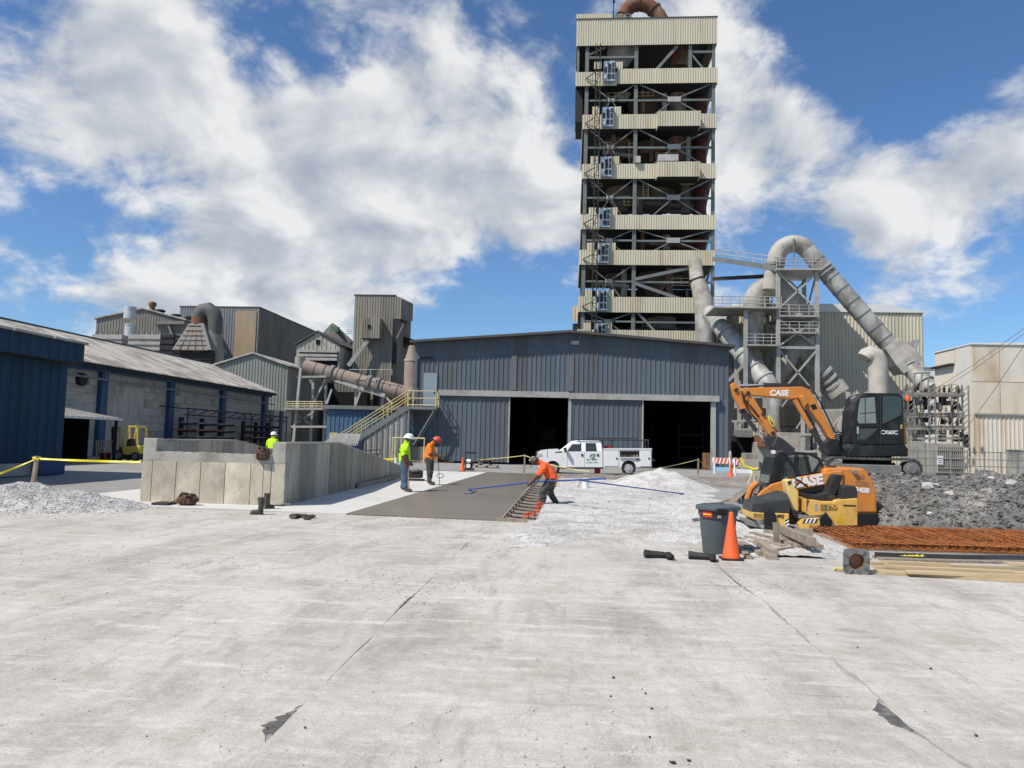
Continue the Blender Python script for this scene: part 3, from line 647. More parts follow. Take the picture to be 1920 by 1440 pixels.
# ---------------------------------------------------------------- outside stair and landing
stg = thing('access_stair', 'grey steel stair with yellow handrails up to the hangar landing', 'stair', (-14, 52.4, 0))
LZ = 3.95
A0 = Vector((-17.2, 0, .15)); A1 = Vector((-11.65, 0, LZ - .1)); ys = (52.6, 53.7)
for y in ys:
    Br(stg, 'stringer', m_steel, (A0.x, y, A0.z), (A1.x, y, A1.z), .08, .38)
nst = 20
for i in range(nst):
    t = (i + .5) / nst; p = A0.lerp(A1, t)
    Bx(stg, 'tread', m_steel, (p.x - .16, ys[0] + .05, p.z - .02 + .2, p.x + .16, ys[1] - .05, p.z + .02 + .2))
for y in ys:
    for dz in (.55, 1.05):
        Tb(stg, 'handrail', m_yrail, [(A0.x, y, A0.z + dz + .15), (A1.x, y, A1.z + dz + .15)], .035, 6)
    for t in (.08, .36, .42, .70, .76, .98):
        p = A0.lerp(A1, t); Tb(stg, 'baluster', m_yrail, [(p.x, y, p.z + .1), (p.x, y, p.z + 1.22)], .032, 6)
Bx(stg, 'landing_deck', m_steel, (-11.7, 52.6, LZ - .18, -9.5, 53.9, LZ))
for pts in ([(-11.6, 52.63, 0), (-9.55, 52.63, 0)], [(-9.55, 52.63, 0), (-9.55, 53.9, 0)]):
    for dz in (.12, .6, 1.12): Tb(stg, 'landing_rail', m_yrail2, [(x, y, LZ + dz) for x, y, _ in pts], .036, 6)
for x, y in ((-11.6, 52.63), (-11.2, 52.63), (-9.55, 52.63), (-9.55, 53.2), (-9.55, 53.85)): Tb(stg, 'landing_post', m_yrail2, [(x, y, LZ), (x, y, LZ + 1.14)], .04, 6)
for y in (52.7, 53.7): Br(stg, 'landing_leg', m_steel, (-11.5, y, 0), (-11.5, y, LZ), .14)
for y in (52.7, 53.8): Br(stg, 'knee_brace', m_steel, (-9.6, y, LZ - .1), (-11.1, y, 1.2), .1)
# skirt of upright bars under the stair
for i in range(13):
    t = .1 + i * .072; p = A0.lerp(A1, t)
    Br(stg, 'skirt_post', m_steel, (p.x, 52.56, 0), (p.x, 52.56, max(.2, p.z - .25)), .06)
Pz(stg, 'skirt_sheet', m_steell, [(A0.x + .4, 0), (A1.x, 0), (A1.x, A1.z - .3), (A0.x + .4, A0.z - .02)], 52.66, 52.70)

# ---------------------------------------------------------------- low blue annex left of the hangar
an = thing('blue_annex', 'low bright blue steel annex left of the hangar behind the stair', 'building', (-15, 58, 0))
Bx(an, 'wall', m_dark, (-18.75, 56.55, 0, -11.55, 66, 3.85))
clad(an, m_blue2, (-18.75, 56.5, 0), (1, 0, 0), 7.2, .1, 3.8, (0, -1, 0), 1.03, .34, .05)
Bx(an, 'roof', m_steel, (-19.0, 56.2, 3.8, -11.55, 66.2, 4.08))
Bx(an, 'warning_sign', m_yrail, (-18.45, 56.40, 1.55, -17.85, 56.435, 1.98))
Bx(an, 'dark_doorway', m_black, (-11.9, 56.3, 0, -11.5, 56.45, 3.4)) if 0 else None
lw = MB().box(-11.6, 53.2, 0, -9.4, 53.5, 1.1).build('concrete_kerb_wall', m_cwall)
tag(lw, 'low concrete upstand against the hangar wall beneath the landing', 'wall')
# ---------------------------------------------------------------- deep blue building at the left edge
bb = thing('blue_building', 'deep blue ribbed steel building at the left edge', 'building', (-22, 24, 0))
Bx(bb, 'wall', m_dark, (-30, 5, 0, -19.86, 27.95, 5.0))
Bx(bb, 'plinth', m_trim, (-30.05, 4.9, 0, -19.72, 28.0, .45))
clad(bb, m_blued, (-19.82, 27.95, 0), (0, -1, 0), 23.0, .45, 4.34, (1, 0, 0), 1.0, .5, .05)
clad(bb, m_blued, (-19.15, 27.9, 0), (0, -1, 0), 23.0, 4.30, 5.06, (1, 0, 0), 1.0, .5, .05, 'fascia_panel')
Bx(bb, 'soffit', m_dark, (-19.84, 5, 4.27, -19.16, 27.88, 4.31))
Bx(bb, 'fascia_return', m_blued, (-30, 27.75, 4.3, -19.17, 27.89, 5.05))
for i in range(23): Bx(bb, 'roof_sheet', m_roofl, (-30, 4.75 + i * 1.01, 5.05, -19.0 + .04 * (i % 2), 4.75 + i * 1.01 + .96, 5.13))
bx_ = MB().box(-20.4, 26.2, 0, -19.4, 27.6, .55).build('blue_crate', m_navy, None, .03); tag(bx_, 'dark blue crate on the ground at the foot of the deep blue building', 'crate')

# ---------------------------------------------------------------- long block-walled warehouse
wh = thing('long_warehouse', 'long warehouse with weathered ribbed roof and blue columns', 'building', (-33, 60, 0))
WX, WY0, WY1 = -31.5, 33.0, 76.0
Bx(wh, 'wall', m_dark, (-46, WY0, 0, WX - .12, WY1, 5.9))
# block courses
ncol = 30
rowh = 5.8 / 10
for r_ in range(10):
    for k in range(ncol):
        y0 = WY0 + (WY1 - WY0) * k / ncol + (.0 if r_ % 2 else .78); y1 = y0 + (WY1 - WY0) / ncol - .014
        if y1 > WY1: y1 = WY1
        Bx(wh, 'block_course', m_brick, (WX - .13, y0, r_ * rowh, WX + R.uniform(-.006, .006), y1, (r_ + 1) * rowh - .016))
# ribbed sliding door in the wall
clad(wh, m_brick, (WX + .12, 52.8, 0), (0, -1, 0), 4.4, 0, 4.9, (1, 0, 0), .65, .65, .05, 'sliding_door_panel')
for y in (37.0, 42.0, 47.8, 56.4, 65.3, 74.5):
    c = Bx(wh, 'column', m_bluecol, (WX - .05, y - .35, 0, WX + .32, y + .35, 5.7))
Br(wh, 'eave_beam', m_bluecol, (WX + .2, WY0, 5.78), (WX + .2, WY1, 5.78), .25, .35)
# pipe run with hangers
Tb(wh, 'pipe_run', m_dusty, [(WX + .55, 40, 5.15), (WX + .55, WY1, 4.85)], .07, 8)
for k in range(16): 
    y = 43 + k * 2.3; Tb(wh, 'pipe_hanger', m_dusty, [(WX + .55, y, 5.1), (WX + .4, y, 5.65)], .03, 5)
# window with bars and fan hole near the canopy
wn = MB().box(WX + .0, 40.6, 2.9, WX + .05, 46.0, 4.6).build('louvre', m_brick, wh)
for k in range(7): Bx(wn, 'louvre_blade', m_brick, (WX + .02, 40.7, 2.98 + k * .24, WX + .10, 45.9, 3.12 + k * .24))
Cy(wh, 'exhaust_fan', m_dark, (WX + .0, 45.6, 4.95), (WX + .3, 45.6, 4.95), .42, n=14)
# roof: ribbed sheets
RX, RZ, EZ = -38.3, 9.0, 6.05
sl1 = (RZ - EZ) / (RX - (WX + .8))
n_s = 47
for k in range(n_s):
    y0 = WY0 - .6 + (WY1 + 1.0 - WY0) * k / n_s; w_ = (WY1 + 1.0 - WY0) / n_s
    mb = MB(); xs = WX + .8; p = w_ / 3; prof = []
    for i in range(3): prof += [(y0 + i * p, 0), (y0 + i * p + .62 * p, 0), (y0 + i * p + .72 * p, .07), (y0 + i * p + .9 * p, .07)]
    prof.append((y0 + w_, 0)); vs = []
    for y, d in prof: vs += [(xs, y, EZ + d), (RX, y, RZ + d), (xs, y, EZ - .05), ]
    fs = []
    for i in range(len(prof) - 1): fs += [(3 * i, 3 * i + 3, 3 * i + 4, 3 * i + 1), (3 * i, 3 * i + 2, 3 * i + 5, 3 * i + 3)]
    mb.add(vs, fs).build('roof_sheet', m_roofl, wh, normals=False)
Pz(wh, 'roof_core', m_dark, [(WX + .7, EZ - .1), (RX, RZ - .08), (-46, 6.0), (-46, 5.85), (WX + .7, EZ - .25)], WY0 - .5, WY1 + .3)
Tb(wh, 'ridge_cap', m_roofd, [(RX, WY0 - .6, RZ + .05), (RX, WY1 + .4, RZ + .05)], .12, 6)
# end annex with door
Bx(wh, 'end_annex', m_brick, (WX - 6, WY1, 0, WX + .6, WY1 + 5, 4.3)); Bx(wh, 'annex_column', m_bluecol, (WX + .3, WY1 + 1.5, 0, WX + .75, WY1 + 2.2, 4.2)); Bx(wh, 'annex_door', m_steell, (WX + .6, WY1 + .3, 0, WX + .66, WY1 + 1.3, 2.2))
# lean-to canopy
cn = thing('lean_to_canopy', 'low lean-to canopy with ribbed edge over the dark bay by the forklift', 'canopy', (-28, 36, 0))
Pz(cn, 'roof', m_blue, [(WX + .1, 3.2), (-25.6, 2.28), (-25.6, 2.36), (WX + .1, 3.3)], 30.5, 41.0)
for k in range(21):
    y = 30.6 + k * .5; Br(cn, 'roof_rib', m_steell, (WX + .1, y, 3.34), (-25.5, y, 2.40), .10, .06)
Bx(cn, 'edge_strip', m_whroof, (-25.62, 30.5, 2.30, -25.55, 41.0, 2.42))
for y in (31, 40.8): Br(cn, 'post', m_dark, (-25.8, y, 0), (-25.8, y, 2.3), .14)
Bx(cn, 'back_shade_sheet', m_black, (WX + .36, 30.5, 0, WX + .46, 40.9, 3.1))  # black sheets, here and at the side, paint the shade under the canopy
Bx(cn, 'side_shade_sheet', m_black, (WX + .5, 41.02, 0, -27.6, 41.1, 2.4))
# cantilever racking with stock along the wall
def rack(y0, y1, lab):
    rk = thing('cantilever_rack', lab, 'rack', (WX + 1.6, (y0 + y1) / 2, 0), 'racks along the warehouse wall')
    n = 3
    for k in range(n):
        y = y0 + (y1 - y0) * (k + .5) / n
        Br(rk, 'upright', m_dark, (WX + 1.0, y, 0), (WX + 1.0, y, 2.9), .28)
        for z in (.7, 1.25, 1.8, 2.35): Br(rk, 'arm', m_dark, (WX + 1.0, y, z), (WX + 2.3, y, z + .06), .14)
    for z in (.7, 1.25, 1.8, 2.35):
        for q in range(2):
            a = y0 + R.uniform(0, 1.5); b = y1 - R.uniform(0, 2.0); x = WX + 1.4 + q * .5
            Br(rk, 'stock_bar', R.choice((m_dusty, m_rbox, m_dark)), (x, a, z + .14), (x, b, z + .14), .22, .12)
    # light frame roof over the rack
    for z in (3.55, 3.05): Br(rk, 'truss_chord', m_dark, (WX + 2.4, y0 - .4, z), (WX + 2.4, y1 + .4, z), .09)
    for y in (y0, (y0 + y1) / 2, y1): Br(rk, 'truss_bracket', m_dark, (WX + 2.4, y, 3.5), (WX + .1, y, 3.7), .09); Br(rk, 'truss_post', m_dark, (WX + 2.4, y, 0), (WX + 2.4, y, 3.5), .07)
    for k in range(6):
        a = y0 - .4 + (y1 - y0 + .8) * k / 6; b = a + (y1 - y0 + .8) / 6
        Br(rk, 'truss_web', m_dark, (WX + 2.4, a, 3.05), (WX + 2.4, b, 3.55), .06)
    return rk
rack(55.0, 65.0, 'dark cantilever rack of bar stock on the warehouse wall, nearer one')
rack(66.5, 75.0, 'dark cantilever rack of bar stock on the warehouse wall, farther one')

# ---------------------------------------------------------------- sheds and plant behind the warehouse
def gable_box(name, label, X0, X1, Y0, Y1, ze, xr, zr, mat, wallmat=None, pitch=.4, roofmat=None, sheet=2.0, cat='building'):
    t = thing(name, label, cat, ((X0 + X1) / 2, Y0, 0))
    Pz(t, 'wall', wallmat or m_dark, [(X0 + .02, 0), (X1 - .06, 0), (X1 - .06, ze - .1), (xr, zr - .1), (X0 + .02, ze - .1)], Y0 + .05, Y1)
    def top(s):
        x = X0 + s
        return ze + (zr - ze) * ((x - X0) / (xr - X0) if x < xr else (X1 - x) / (X1 - xr))
    # split at the ridge so each sheet has straight edges
    clad(t, mat, (X0, Y0, 0), (1, 0, 0), xr - X0, 0, top, (0, -1, 0), sheet, pitch, .06)
    clad(t, mat, (xr, Y0, 0), (1, 0, 0), X1 - xr, 0, lambda s: top(s + xr - X0), (0, -1, 0), sheet, pitch, .06)
    clad(t, mat, (X1, Y0, 0), (0, 1, 0), Y1 - Y0, 0, ze, (1, 0, 0), sheet, pitch, .06)
    for (xa, za, xb, zb) in ((X0 - .3, ze, xr, zr + .05), (X1 + .3, ze, xr, zr + .05)):
        Pz(t, 'roof', roofmat or m_roofl, [(xa, za), (xb, zb), (xb, zb + .2), (xa, za + .2)], Y0 - .3, Y1 + .3)
    return t
def bz(px, py, Y): return at(px, py, Y).z
def bxx(px, Y, py=700): return at(px, py, Y).x
Y = 88.0
t = gable_box('sage_shed', 'pale sage ribbed gable shed at the end of the warehouse', bxx(404, Y), bxx(540, Y), Y, Y + 22, bz(404, 686, Y), bxx(473, Y), bz(473, 664, Y), m_grshed)
Bx(t, 'lean_to', m_grshed, (bxx(540, Y), Y + 4, 0, bxx(566, Y), Y + 16, bz(560, 690, Y)))
Bx(t, 'lean_to_roof', m_roofl, (bxx(525, Y), Y + 3.5, bz(560, 690, Y), bxx(572, Y), Y + 16, bz(560, 690, Y) + .2))
Cy(t, 'roof_tank', m_duct, (bxx(528, Y), Y + 6, bz(528, 680, Y)), (bxx(528, Y), Y + 6, bz(528, 659, Y)), .65)

Y = 104.0
t = gable_box('dark_gable_mill', 'taupe gabled mill building with roof ventilators', bxx(181, Y, 600), bxx(345, Y, 620), Y, Y + 25, bz(181, 599, Y), bxx(268, Y, 600), bz(268, 580, Y), m_gsid)
Br(t, 'crane_beam', m_gsid, (bxx(288, Y), Y - .4, bz(288, 606, Y)), (bxx(344, Y), Y - .4, bz(344, 606, Y)), .5, .45)
Br(t, 'beam_strut', m_gsid, (bxx(312, Y), Y - .4, bz(312, 606, Y)), (bxx(325, Y), Y - .3, bz(325, 640, Y)), .3)
for px, py, r_, h in ((271, 580, .55, 1.3), (286, 586, .75, .7), (317, 592, .7, .5), (343, 598, .8, .6)):
    z = bz(px, py, Y) ; v = MB().lathe((bxx(px, Y, py), Y + 2, z - 1.2), [(r_ * .7, 0), (r_ * .7, h * .6 + 1.2), (r_, h * .7 + 1.2), (r_, h + 1.2), (r_ * .6, h * 1.15 + 1.2)], 12).build('roof_ventilator', m_rust if px == 271 else m_mach, t)
st_ = thing('silver_stack', 'short bright galvanised vent stack in front of the taupe mill', 'stack', (bxx(244, 100), 100, 0))
MB().lathe((bxx(244, 100, 620), 100, bz(244, 645, 100)), [(.72, -2), (.72, 2.6), (.80, 2.65), (.80, 2.75), (.74, 2.8)], 20).build('pipe', m_silver, st_)
MB().lathe((bxx(244, 100, 600), 100, bz(244, 598, 100)), [(.88, 0), (.88, .8)], 20).build('collar', m_silver, st_)
MB().lathe((bxx(244, 100, 590), 100, bz(244, 590, 100)), [(.80, 0), (.80, 1.1)], 20).build('top_section', m_silver, st_)
# baghouse boxes
bh = thing('baghouse', 'row of grey ribbed filter housings behind the warehouse roof', 'filter house', (bxx(270, 96), 96, 0))
for a, b in ((172, 228), (240, 300)):
    Yb = 96; x0, x1 = bxx(a, Yb, 640), bxx(b, Yb, 640); zt = bz((a + b) / 2, 627, Yb)
    h = MB().box(x0, Yb, 0, x1, Yb + 9, zt).build('housing', m_steell, bh)
    for k in range(9): Bx(h, 'stiffener', m_gsid, (x0 - .05, Yb - .12, zt - .7 - k * .75, x1 + .05, Yb + 9, zt - .6 - k * .75))
    for k in range(5): Bx(h, 'valve', m_gsid, (x0 + .2 + k * .75, Yb + .3, zt, x0 + .4 + k * .75, Yb + .5, zt + .45))
for a, b, y0 in ((300, 326, 627), (327, 344, 632), (345, 364, 640)):
    Yb = 95; x0, x1 = bxx(a, Yb, 650), bxx(b, Yb, 650); zt = bz((a + b) / 2, y0, Yb)
    h = MB().box(x0 + .04, Yb, 0, x1 - .04, Yb + 6, zt).build('dark_housing', m_dark, bh)
    for k in range(8): Bx(h, 'stiffener', m_mach, (x0 + .02, Yb - .1, zt - .5 - k * .8, x1 - .02, Yb, zt - .38 - k * .8))
# hopper with gooseneck duct
hp = thing('hopper_duct', 'tapering gridded hopper with a dark gooseneck duct above it', 'duct', (bxx(375, 92), 92, 0))
Yh = 92
def P_(px, py, Yq=Yh): return at(px, py, Yq)
b0, b1, t0, t1 = P_(340, 660), P_(412, 660), P_(361, 608), P_(388, 608)
mb = MB(); dd = 2.3
mb.add([(b0.x, Yh - dd, b0.z), (b1.x, Yh - dd, b1.z), (b1.x, Yh + dd, b1.z), (b0.x, Yh + dd, b0.z), (t0.x, Yh - .9, t0.z), (t1.x, Yh - .9, t1.z), (t1.x, Yh + .9, t1.z), (t0.x, Yh + .9, t0.z)],
       [(0, 1, 5, 4), (1, 2, 6, 5), (2, 3, 7, 6), (3, 0, 4, 7), (4, 5, 6, 7)]); hop = mb.build('hopper', m_dusty, hp)
for k in range(6):
    t = k / 5; zl = b0.z + (t0.z - b0.z) * t * .9; xl = b0.x + (t0.x - b0.x) * t * .9; xr_ = b1.x + (t1.x - b1.x) * t * .9; yf = Yh - dd + (dd - .9) * t * .9 - .08
    Br(hop, 'grid_rib', m_rust, (xl + .2, yf, zl), (xr_ - .4, yf, zl), .08)
for k in range(1, 5):
    t = k / 5; Br(hop, 'grid_rib', m_rust, (b0.x + (b1.x - b0.x) * t, Yh - dd - .08, b0.z), (t0.x + (t1.x - t0.x) * t, Yh - 1.0, t0.z - .4), .08)
Bx(hp, 'hopper_leg_frame', m_mach, (b0.x + .8, Yh - 1.8, 0, b1.x - .2, Yh + 1.8, b0.z - .2))
Cy(hp, 'rust_collar', m_rust, P_(374, 609), P_(374, 596), 1.0)
pts = [P_(374, 598), P_(376, 590), P_(382, 583), P_(391, 581), P_(400, 588), P_(404, 600), P_(404, 625), P_(402, 640)]
Tb(hp, 'gooseneck', m_mach if 0 else M('dark_duct', (0.105, 0.10, 0.10), .7, 0, .2, .8), pts, [.95, .98, 1.0, 1.0, .98, .95, .85, .8], 16)
Cy(hp, 'down_duct', m_dusty, P_(403, 620), P_(408, 690), .85)
# big corrugated block
Y = 114.0
x0, x1 = bxx(337, Y, 590), bxx(486, Y, 590); zt = bz(410, 576, Y)
t = thing('corrugated_block', 'tall blue-grey corrugated block building with a tan stained patch', 'building', ((x0 + x1) / 2, Y, 0))
Bx(t, 'wall', m_dark, (x0 + .05, Y + .05, 0, x1 - .05, Y + 26, zt - .05))
clad(t, m_gsid2, (x0, Y, 0), (1, 0, 0), x1 - x0, 0, zt, (0, -1, 0), 2.2, .45, .07)
clad(t, m_gsid, (x1, Y, 0), (0, 1, 0), 26, 0, lambda s: zt - .0 * s, (1, 0, 0), 2.6, .45, .07)
Bx(t, 'roof_edge', m_roofd, (x0 - .1, Y - .1, zt, x1 + .1, Y + 26, zt + .15))
Bx(t, 'tan_panel', M('tan_stain_panel', (0.36, 0.27, 0.17), .7, 0, .12, 1.0, (0.30, 0.25, 0.18), .5, .7, .4, (1, 1, .3)), (bxx(436, Y), Y - .13, 0, bxx(476, Y), Y - .10, bz(456, 583, Y)))
Cy(t, 'chimney', m_duct, (bxx(507, Y + 18), Y + 18, zt - 2), (bxx(507, Y + 18), Y + 18, zt + 2.1), .55)
# small gable house on legs
Y = 98.0
t = gable_box('conveyor_house', 'grey gabled transfer house with a long shutter opening', bxx(554, Y), bxx(636, Y), Y, Y + 14, bz(554, 648, Y), bxx(593, Y), bz(593, 623, Y), m_duct, None, .6, m_roofd, 3.0)
Bx(t, 'window', m_black, (bxx(590, Y), Y - .1, bz(592, 646, Y), bxx(598, Y), Y - .06, bz(592, 637, Y)))
for py in (656, 664, 671): Bx(t, 'shutter_slat', m_steell, (bxx(558, Y), Y - .35, bz(590, py + 5, Y), bxx(632, Y), Y - .1, bz(590, py, Y)))
Bx(t, 'shutter_dark', m_black, (bxx(560, Y), Y - .09, bz(590, 690, Y), bxx(632, Y), Y - .075, bz(590, 661, Y)))
bl = thing('conveyor_gallery', 'rising enclosed conveyor gallery with a green drive behind the transfer house', 'conveyor', (bxx(640, 112), 112, 0))
Br(bl, 'gallery', m_gsid, at(600, 668, 112), at(640, 632, 112), 3.2, 2.4); Br(bl, 'gallery_down', m_gsid, at(618, 616, 113), at(654, 650, 113), 2.0, 2.0)
Bx(bl, 'drive_unit', M('faded_green', (0.07, 0.16, 0.09), .7), (bxx(616, 111), 111, bz(620, 622, 111), bxx(630, 111), 112, bz(620, 612, 111)))
# headhouse tower
Y = 100.0
xa, xb = bxx(662, Y, 640), bxx(745, Y, 640)
t = thing('headhouse_tower', 'tall dusty ribbed headhouse with overhanging top, left of the hangar', 'tower', ((xa + xb) / 2, Y, 0))
zt = bz(700, 554, Y)
xs = bxx(736, Y, 640)
Bx(t, 'wall', m_dark, (xa + .05, Y + .05, 0, xb - .05, Y + 8, zt - .3))
zo = bz(745, 598, Y)
clad(t, m_head, (xa, Y, 0), (1, 0, 0), xs - xa, 0, zt, (0, -1, 0), 1.8, .36, .06)
clad(t, m_head, (xb, Y, 0), (0, 1, 0), 8, 0, zt - 1, (1, 0, 0), 2, .36, .06)
Bx(t, 'return_wall', m_head, (xs, Y + .8, 0, xb, Y + .9, zo))
xo = bxx(753, Y, 570)
Bx(t, 'overhang', m_dark, (xs - .2, Y + .04, zo, xo - .04, Y + 4.0, zt - .6))
clad(t, m_head, (xs, Y, 0), (1, 0, 0), xo - xs, zo, lambda s: zt - s * .25, (0, -1, 0), 1.2, .36, .06)
clad(t, m_head, (xo, Y, 0), (.55, .83, 0), 2.2, zo + .0, lambda s: zt - .35 - s * .18, (.83, -.55, 0), 1.2, .36, .06)
Bx(t, 'roof', m_roofd, (xa - .1, Y - .1, zt - .02, xs + .2, Y + 8, zt + .12))
kx0, kx1 = bxx(676, Y - 1.5, 620), bxx(712, Y - 1.5, 620); kz0, kz1 = bz(690, 634, Y - 1.5), bz(690, 596, Y - 1.5)
kb = MB().box(kx0, Y - 1.45, kz0, kx1, Y, kz1).build('projecting_bay', m_head, t)
clad(kb, m_head, (kx0, Y - 1.5, 0), (1, 0, 0), kx1 - kx0, kz0, kz1, (0, -1, 0), 1.2, .36, .05)
Bx(kb, 'bay_window', m_black, (bxx(689, Y - 1.6, 615), Y - 1.62, bz(690, 619, Y), bxx(695, Y - 1.6, 615), Y - 1.58, bz(690, 612, Y)))
Br(t, 'chute', m_steell, at(690, 638, Y - 1.0), at(653, 686, Y - 1.5), .55)
Br(t, 'overhang_strut', m_steel, at(757, 607, Y), at(744, 634, Y), .2)
for dz in (0, .5, 1.0): Tb(t, 'balcony_rail', m_steell, [at(650, 625 - dz * 7, Y), at(661, 625 - dz * 7, Y)], .06, 5)
cv = thing('inclined_conveyor', 'dark trussed conveyor running right from the headhouse', 'conveyor', at(760, 640, 104))
Br(cv, 'belt_cover', m_mach, at(744, 634, 104), at(800, 650, 104), 1.2, .9)
for k in range(5):
    a = at(746 + k * 9, 640 + k * 2.6, 103.3); b = at(750.5 + k * 9, 647 + k * 2.6, 103.3); c = at(755 + k * 9, 642.6 + k * 2.6, 103.3)
    Br(cv, 'truss_web', m_mach, a, b, .12); Br(cv, 'truss_web', m_mach, b, c, .12)
Br(cv, 'truss_chord', m_mach, at(746, 646, 103.3), at(795, 660, 103.3), .14)
si = thing('cone_silo', 'slender tan silo with conical top beside the hangar edge', 'silo', (bxx(772, 92), 92, 0))
c_ = at(772, 700, 92)
MB().lathe((c_.x, 92, 0), [(.95, 0), (.95, bz(772, 676, 92)), (.9, bz(772, 674, 92)), (.45, bz(772, 648, 92))], 20).build('shell', m_kiln, si)
MB().lathe((c_.x, 92, bz(772, 676, 92)), [(1.02, -.12), (1.02, .12)], 20).build('band', m_steell, si)

# ---------------------------------------------------------------- rotary kiln on its piers
kl = thing('rotary_kiln', 'long sloping pinkish kiln shell with steel tyres left of the hangar', 'kiln', at(670, 760, 90))
Yk = 90; K0, K1 = at(571, 688, Yk), at(790, 746, Yk)
Cy(kl, 'shell', m_kiln, K0, K1, .92, n=28)
for f_, r_, w_ in ((.10, .97, .10), (.18, .99, .12), (.29, .97, .1), (.34, .97, .10), (.48, .98, .1), (.68, .98, .1), (.80, .97, .1), (.92, .98, .12)):
    p = K0.lerp(K1, f_); d = (K1 - K0).normalized() * w_; Cy(kl, 'stiffening_ring', M('dark_ring', (0.12, 0.10, 0.09), .8), p - d * .4, p + d * .4, r_, n=28)
for f_, r_ in ((.235, 1.12), (.555, 1.12), (.63, 1.12)):
    p = K0.lerp(K1, f_); d = (K1 - K0).normalized() * .22; Cy(kl, 'riding_tyre', m_dusty, p - d, p + d, r_, n=28)
ks = thing('kiln_support', 'steel trestles and walkway carrying the sloping kiln', 'support frame', at(660, 800, 90))
gd0, gd1 = at(628, 712, 89.4), at(722, 742, 89.4)
Br(ks, 'girder', m_steell, gd0, gd1, .3, .5)
for px, pt in ((588, 706), (612, 708), (668, 726), (718, 740)):
    a = at(px, pt, 90); Br(ks, 'leg', m_steell, a, (a.x, a.y, 0), .28)
Br(ks, 'leg', m_steell, at(564, 690, 88), (at(556, 690, 88).x, 88, 0), .3)
for a, b in (((612, 708), (588, 755)), ((622, 730), (613, 757)), ((680, 722), (668, 757)), ((722, 742), (735, 757)), ((545, 771), (590, 801)), ((590, 771), (545, 801))):
    Br(ks, 'brace', m_steell, at(*a, 89.5), at(*b, 89.5), .22)
Br(ks, 'pier_beam', m_steell, at(555, 707, 89), at(612, 706, 89), .25)
dk = MB().bar(at(538, 767, 88), at(610, 767, 88), 2.0, .25).build('deck', m_steell, ks)
for dz in (4, 9, 14): Tb(ks, 'deck_rail', m_yrail2, [at(538, 765 - dz * .85, 87.2), at(604, 765 - dz * .85, 87.2)], .05, 5)
for k in range(7): Tb(ks, 'rail_post', m_yrail2, [at(538 + k * 11, 765, 87.2), at(538 + k * 11, 753, 87.2)], .05, 5)
Br(ks, 'low_beam', m_steell, at(540, 800, 88), at(620, 800, 88), .25)
Tb(ks, 'kiln_rail', m_steell, [at(655, 693, 88.5), at(735, 693, 88.5)], .05, 5)
for k in range(5): Tb(ks, 'rail_post', m_steell, [at(655 + k * 20, 693, 88.5), at(655 + k * 20, 703, 88.5)], .05, 5)
# dark mill house under the kiln
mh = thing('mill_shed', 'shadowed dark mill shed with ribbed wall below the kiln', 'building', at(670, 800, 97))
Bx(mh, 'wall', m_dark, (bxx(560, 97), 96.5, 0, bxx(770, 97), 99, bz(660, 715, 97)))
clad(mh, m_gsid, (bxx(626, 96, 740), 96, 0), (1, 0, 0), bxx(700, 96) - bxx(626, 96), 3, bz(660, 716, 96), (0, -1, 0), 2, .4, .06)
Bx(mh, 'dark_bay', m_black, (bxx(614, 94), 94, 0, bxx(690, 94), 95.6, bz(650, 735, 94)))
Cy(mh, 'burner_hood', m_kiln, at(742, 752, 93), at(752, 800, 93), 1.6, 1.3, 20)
# ---------------------------------------------------------------- preheater tower
TY = 100.0           # front face
TD = 16.0            # depth
tw = thing('preheater_tower', 'tall open steel process tower with cream ribbed bands behind the hangar', 'tower', (10, TY, 0))
def tx(px, py=330, Yq=TY): return at(px, py, Yq).x
def tz(px, py, Yq=TY): return at(px, py, Yq).z
def band(x0p, x1p, yt, yb, name='band', Yq=TY, mid=None, depth=None, parent=None, top2=None):
    """cream ribbed band between two pixel columns"""
    ym = (yt + yb) / 2; x0, x1 = tx(x0p, ym, Yq), tx(x1p, ym, Yq); xm = (x0p + x1p) / 2
    z0, z1 = tz(xm, yb, Yq), tz(xm, yt, Yq)
    o = MB().box(x0 + .02, Yq + .03, z0 + .05, x1 - .02, Yq + .14, z1 - .04).build(name, m_trim, parent or tw)
    corr((x0, Yq, 0), (1, 0, 0), x1 - x0, lambda s: z0, lambda s: z1, .33, .06, (0, -1, 0)).build('cladding', m_cream, o, normals=False)
    return x0, x1, z0, z1
LV = [  # (left px, right px, y top, y bottom) of the bands, top to bottom
    (1080, 1346, 128, 156), (1092, 1344, 214, 241), (1091, 1343, 307, 335), (1089, 1342, 403, 430), (1086, 1341, 469, 497), (1084, 1309, 557, 586), (1082, 1309, 619, 650)]
CX = [tx(1096, 400), tx(1190, 400), tx(1338, 400)]          # column lines
ZT = tz(1213, 36)
floors = []
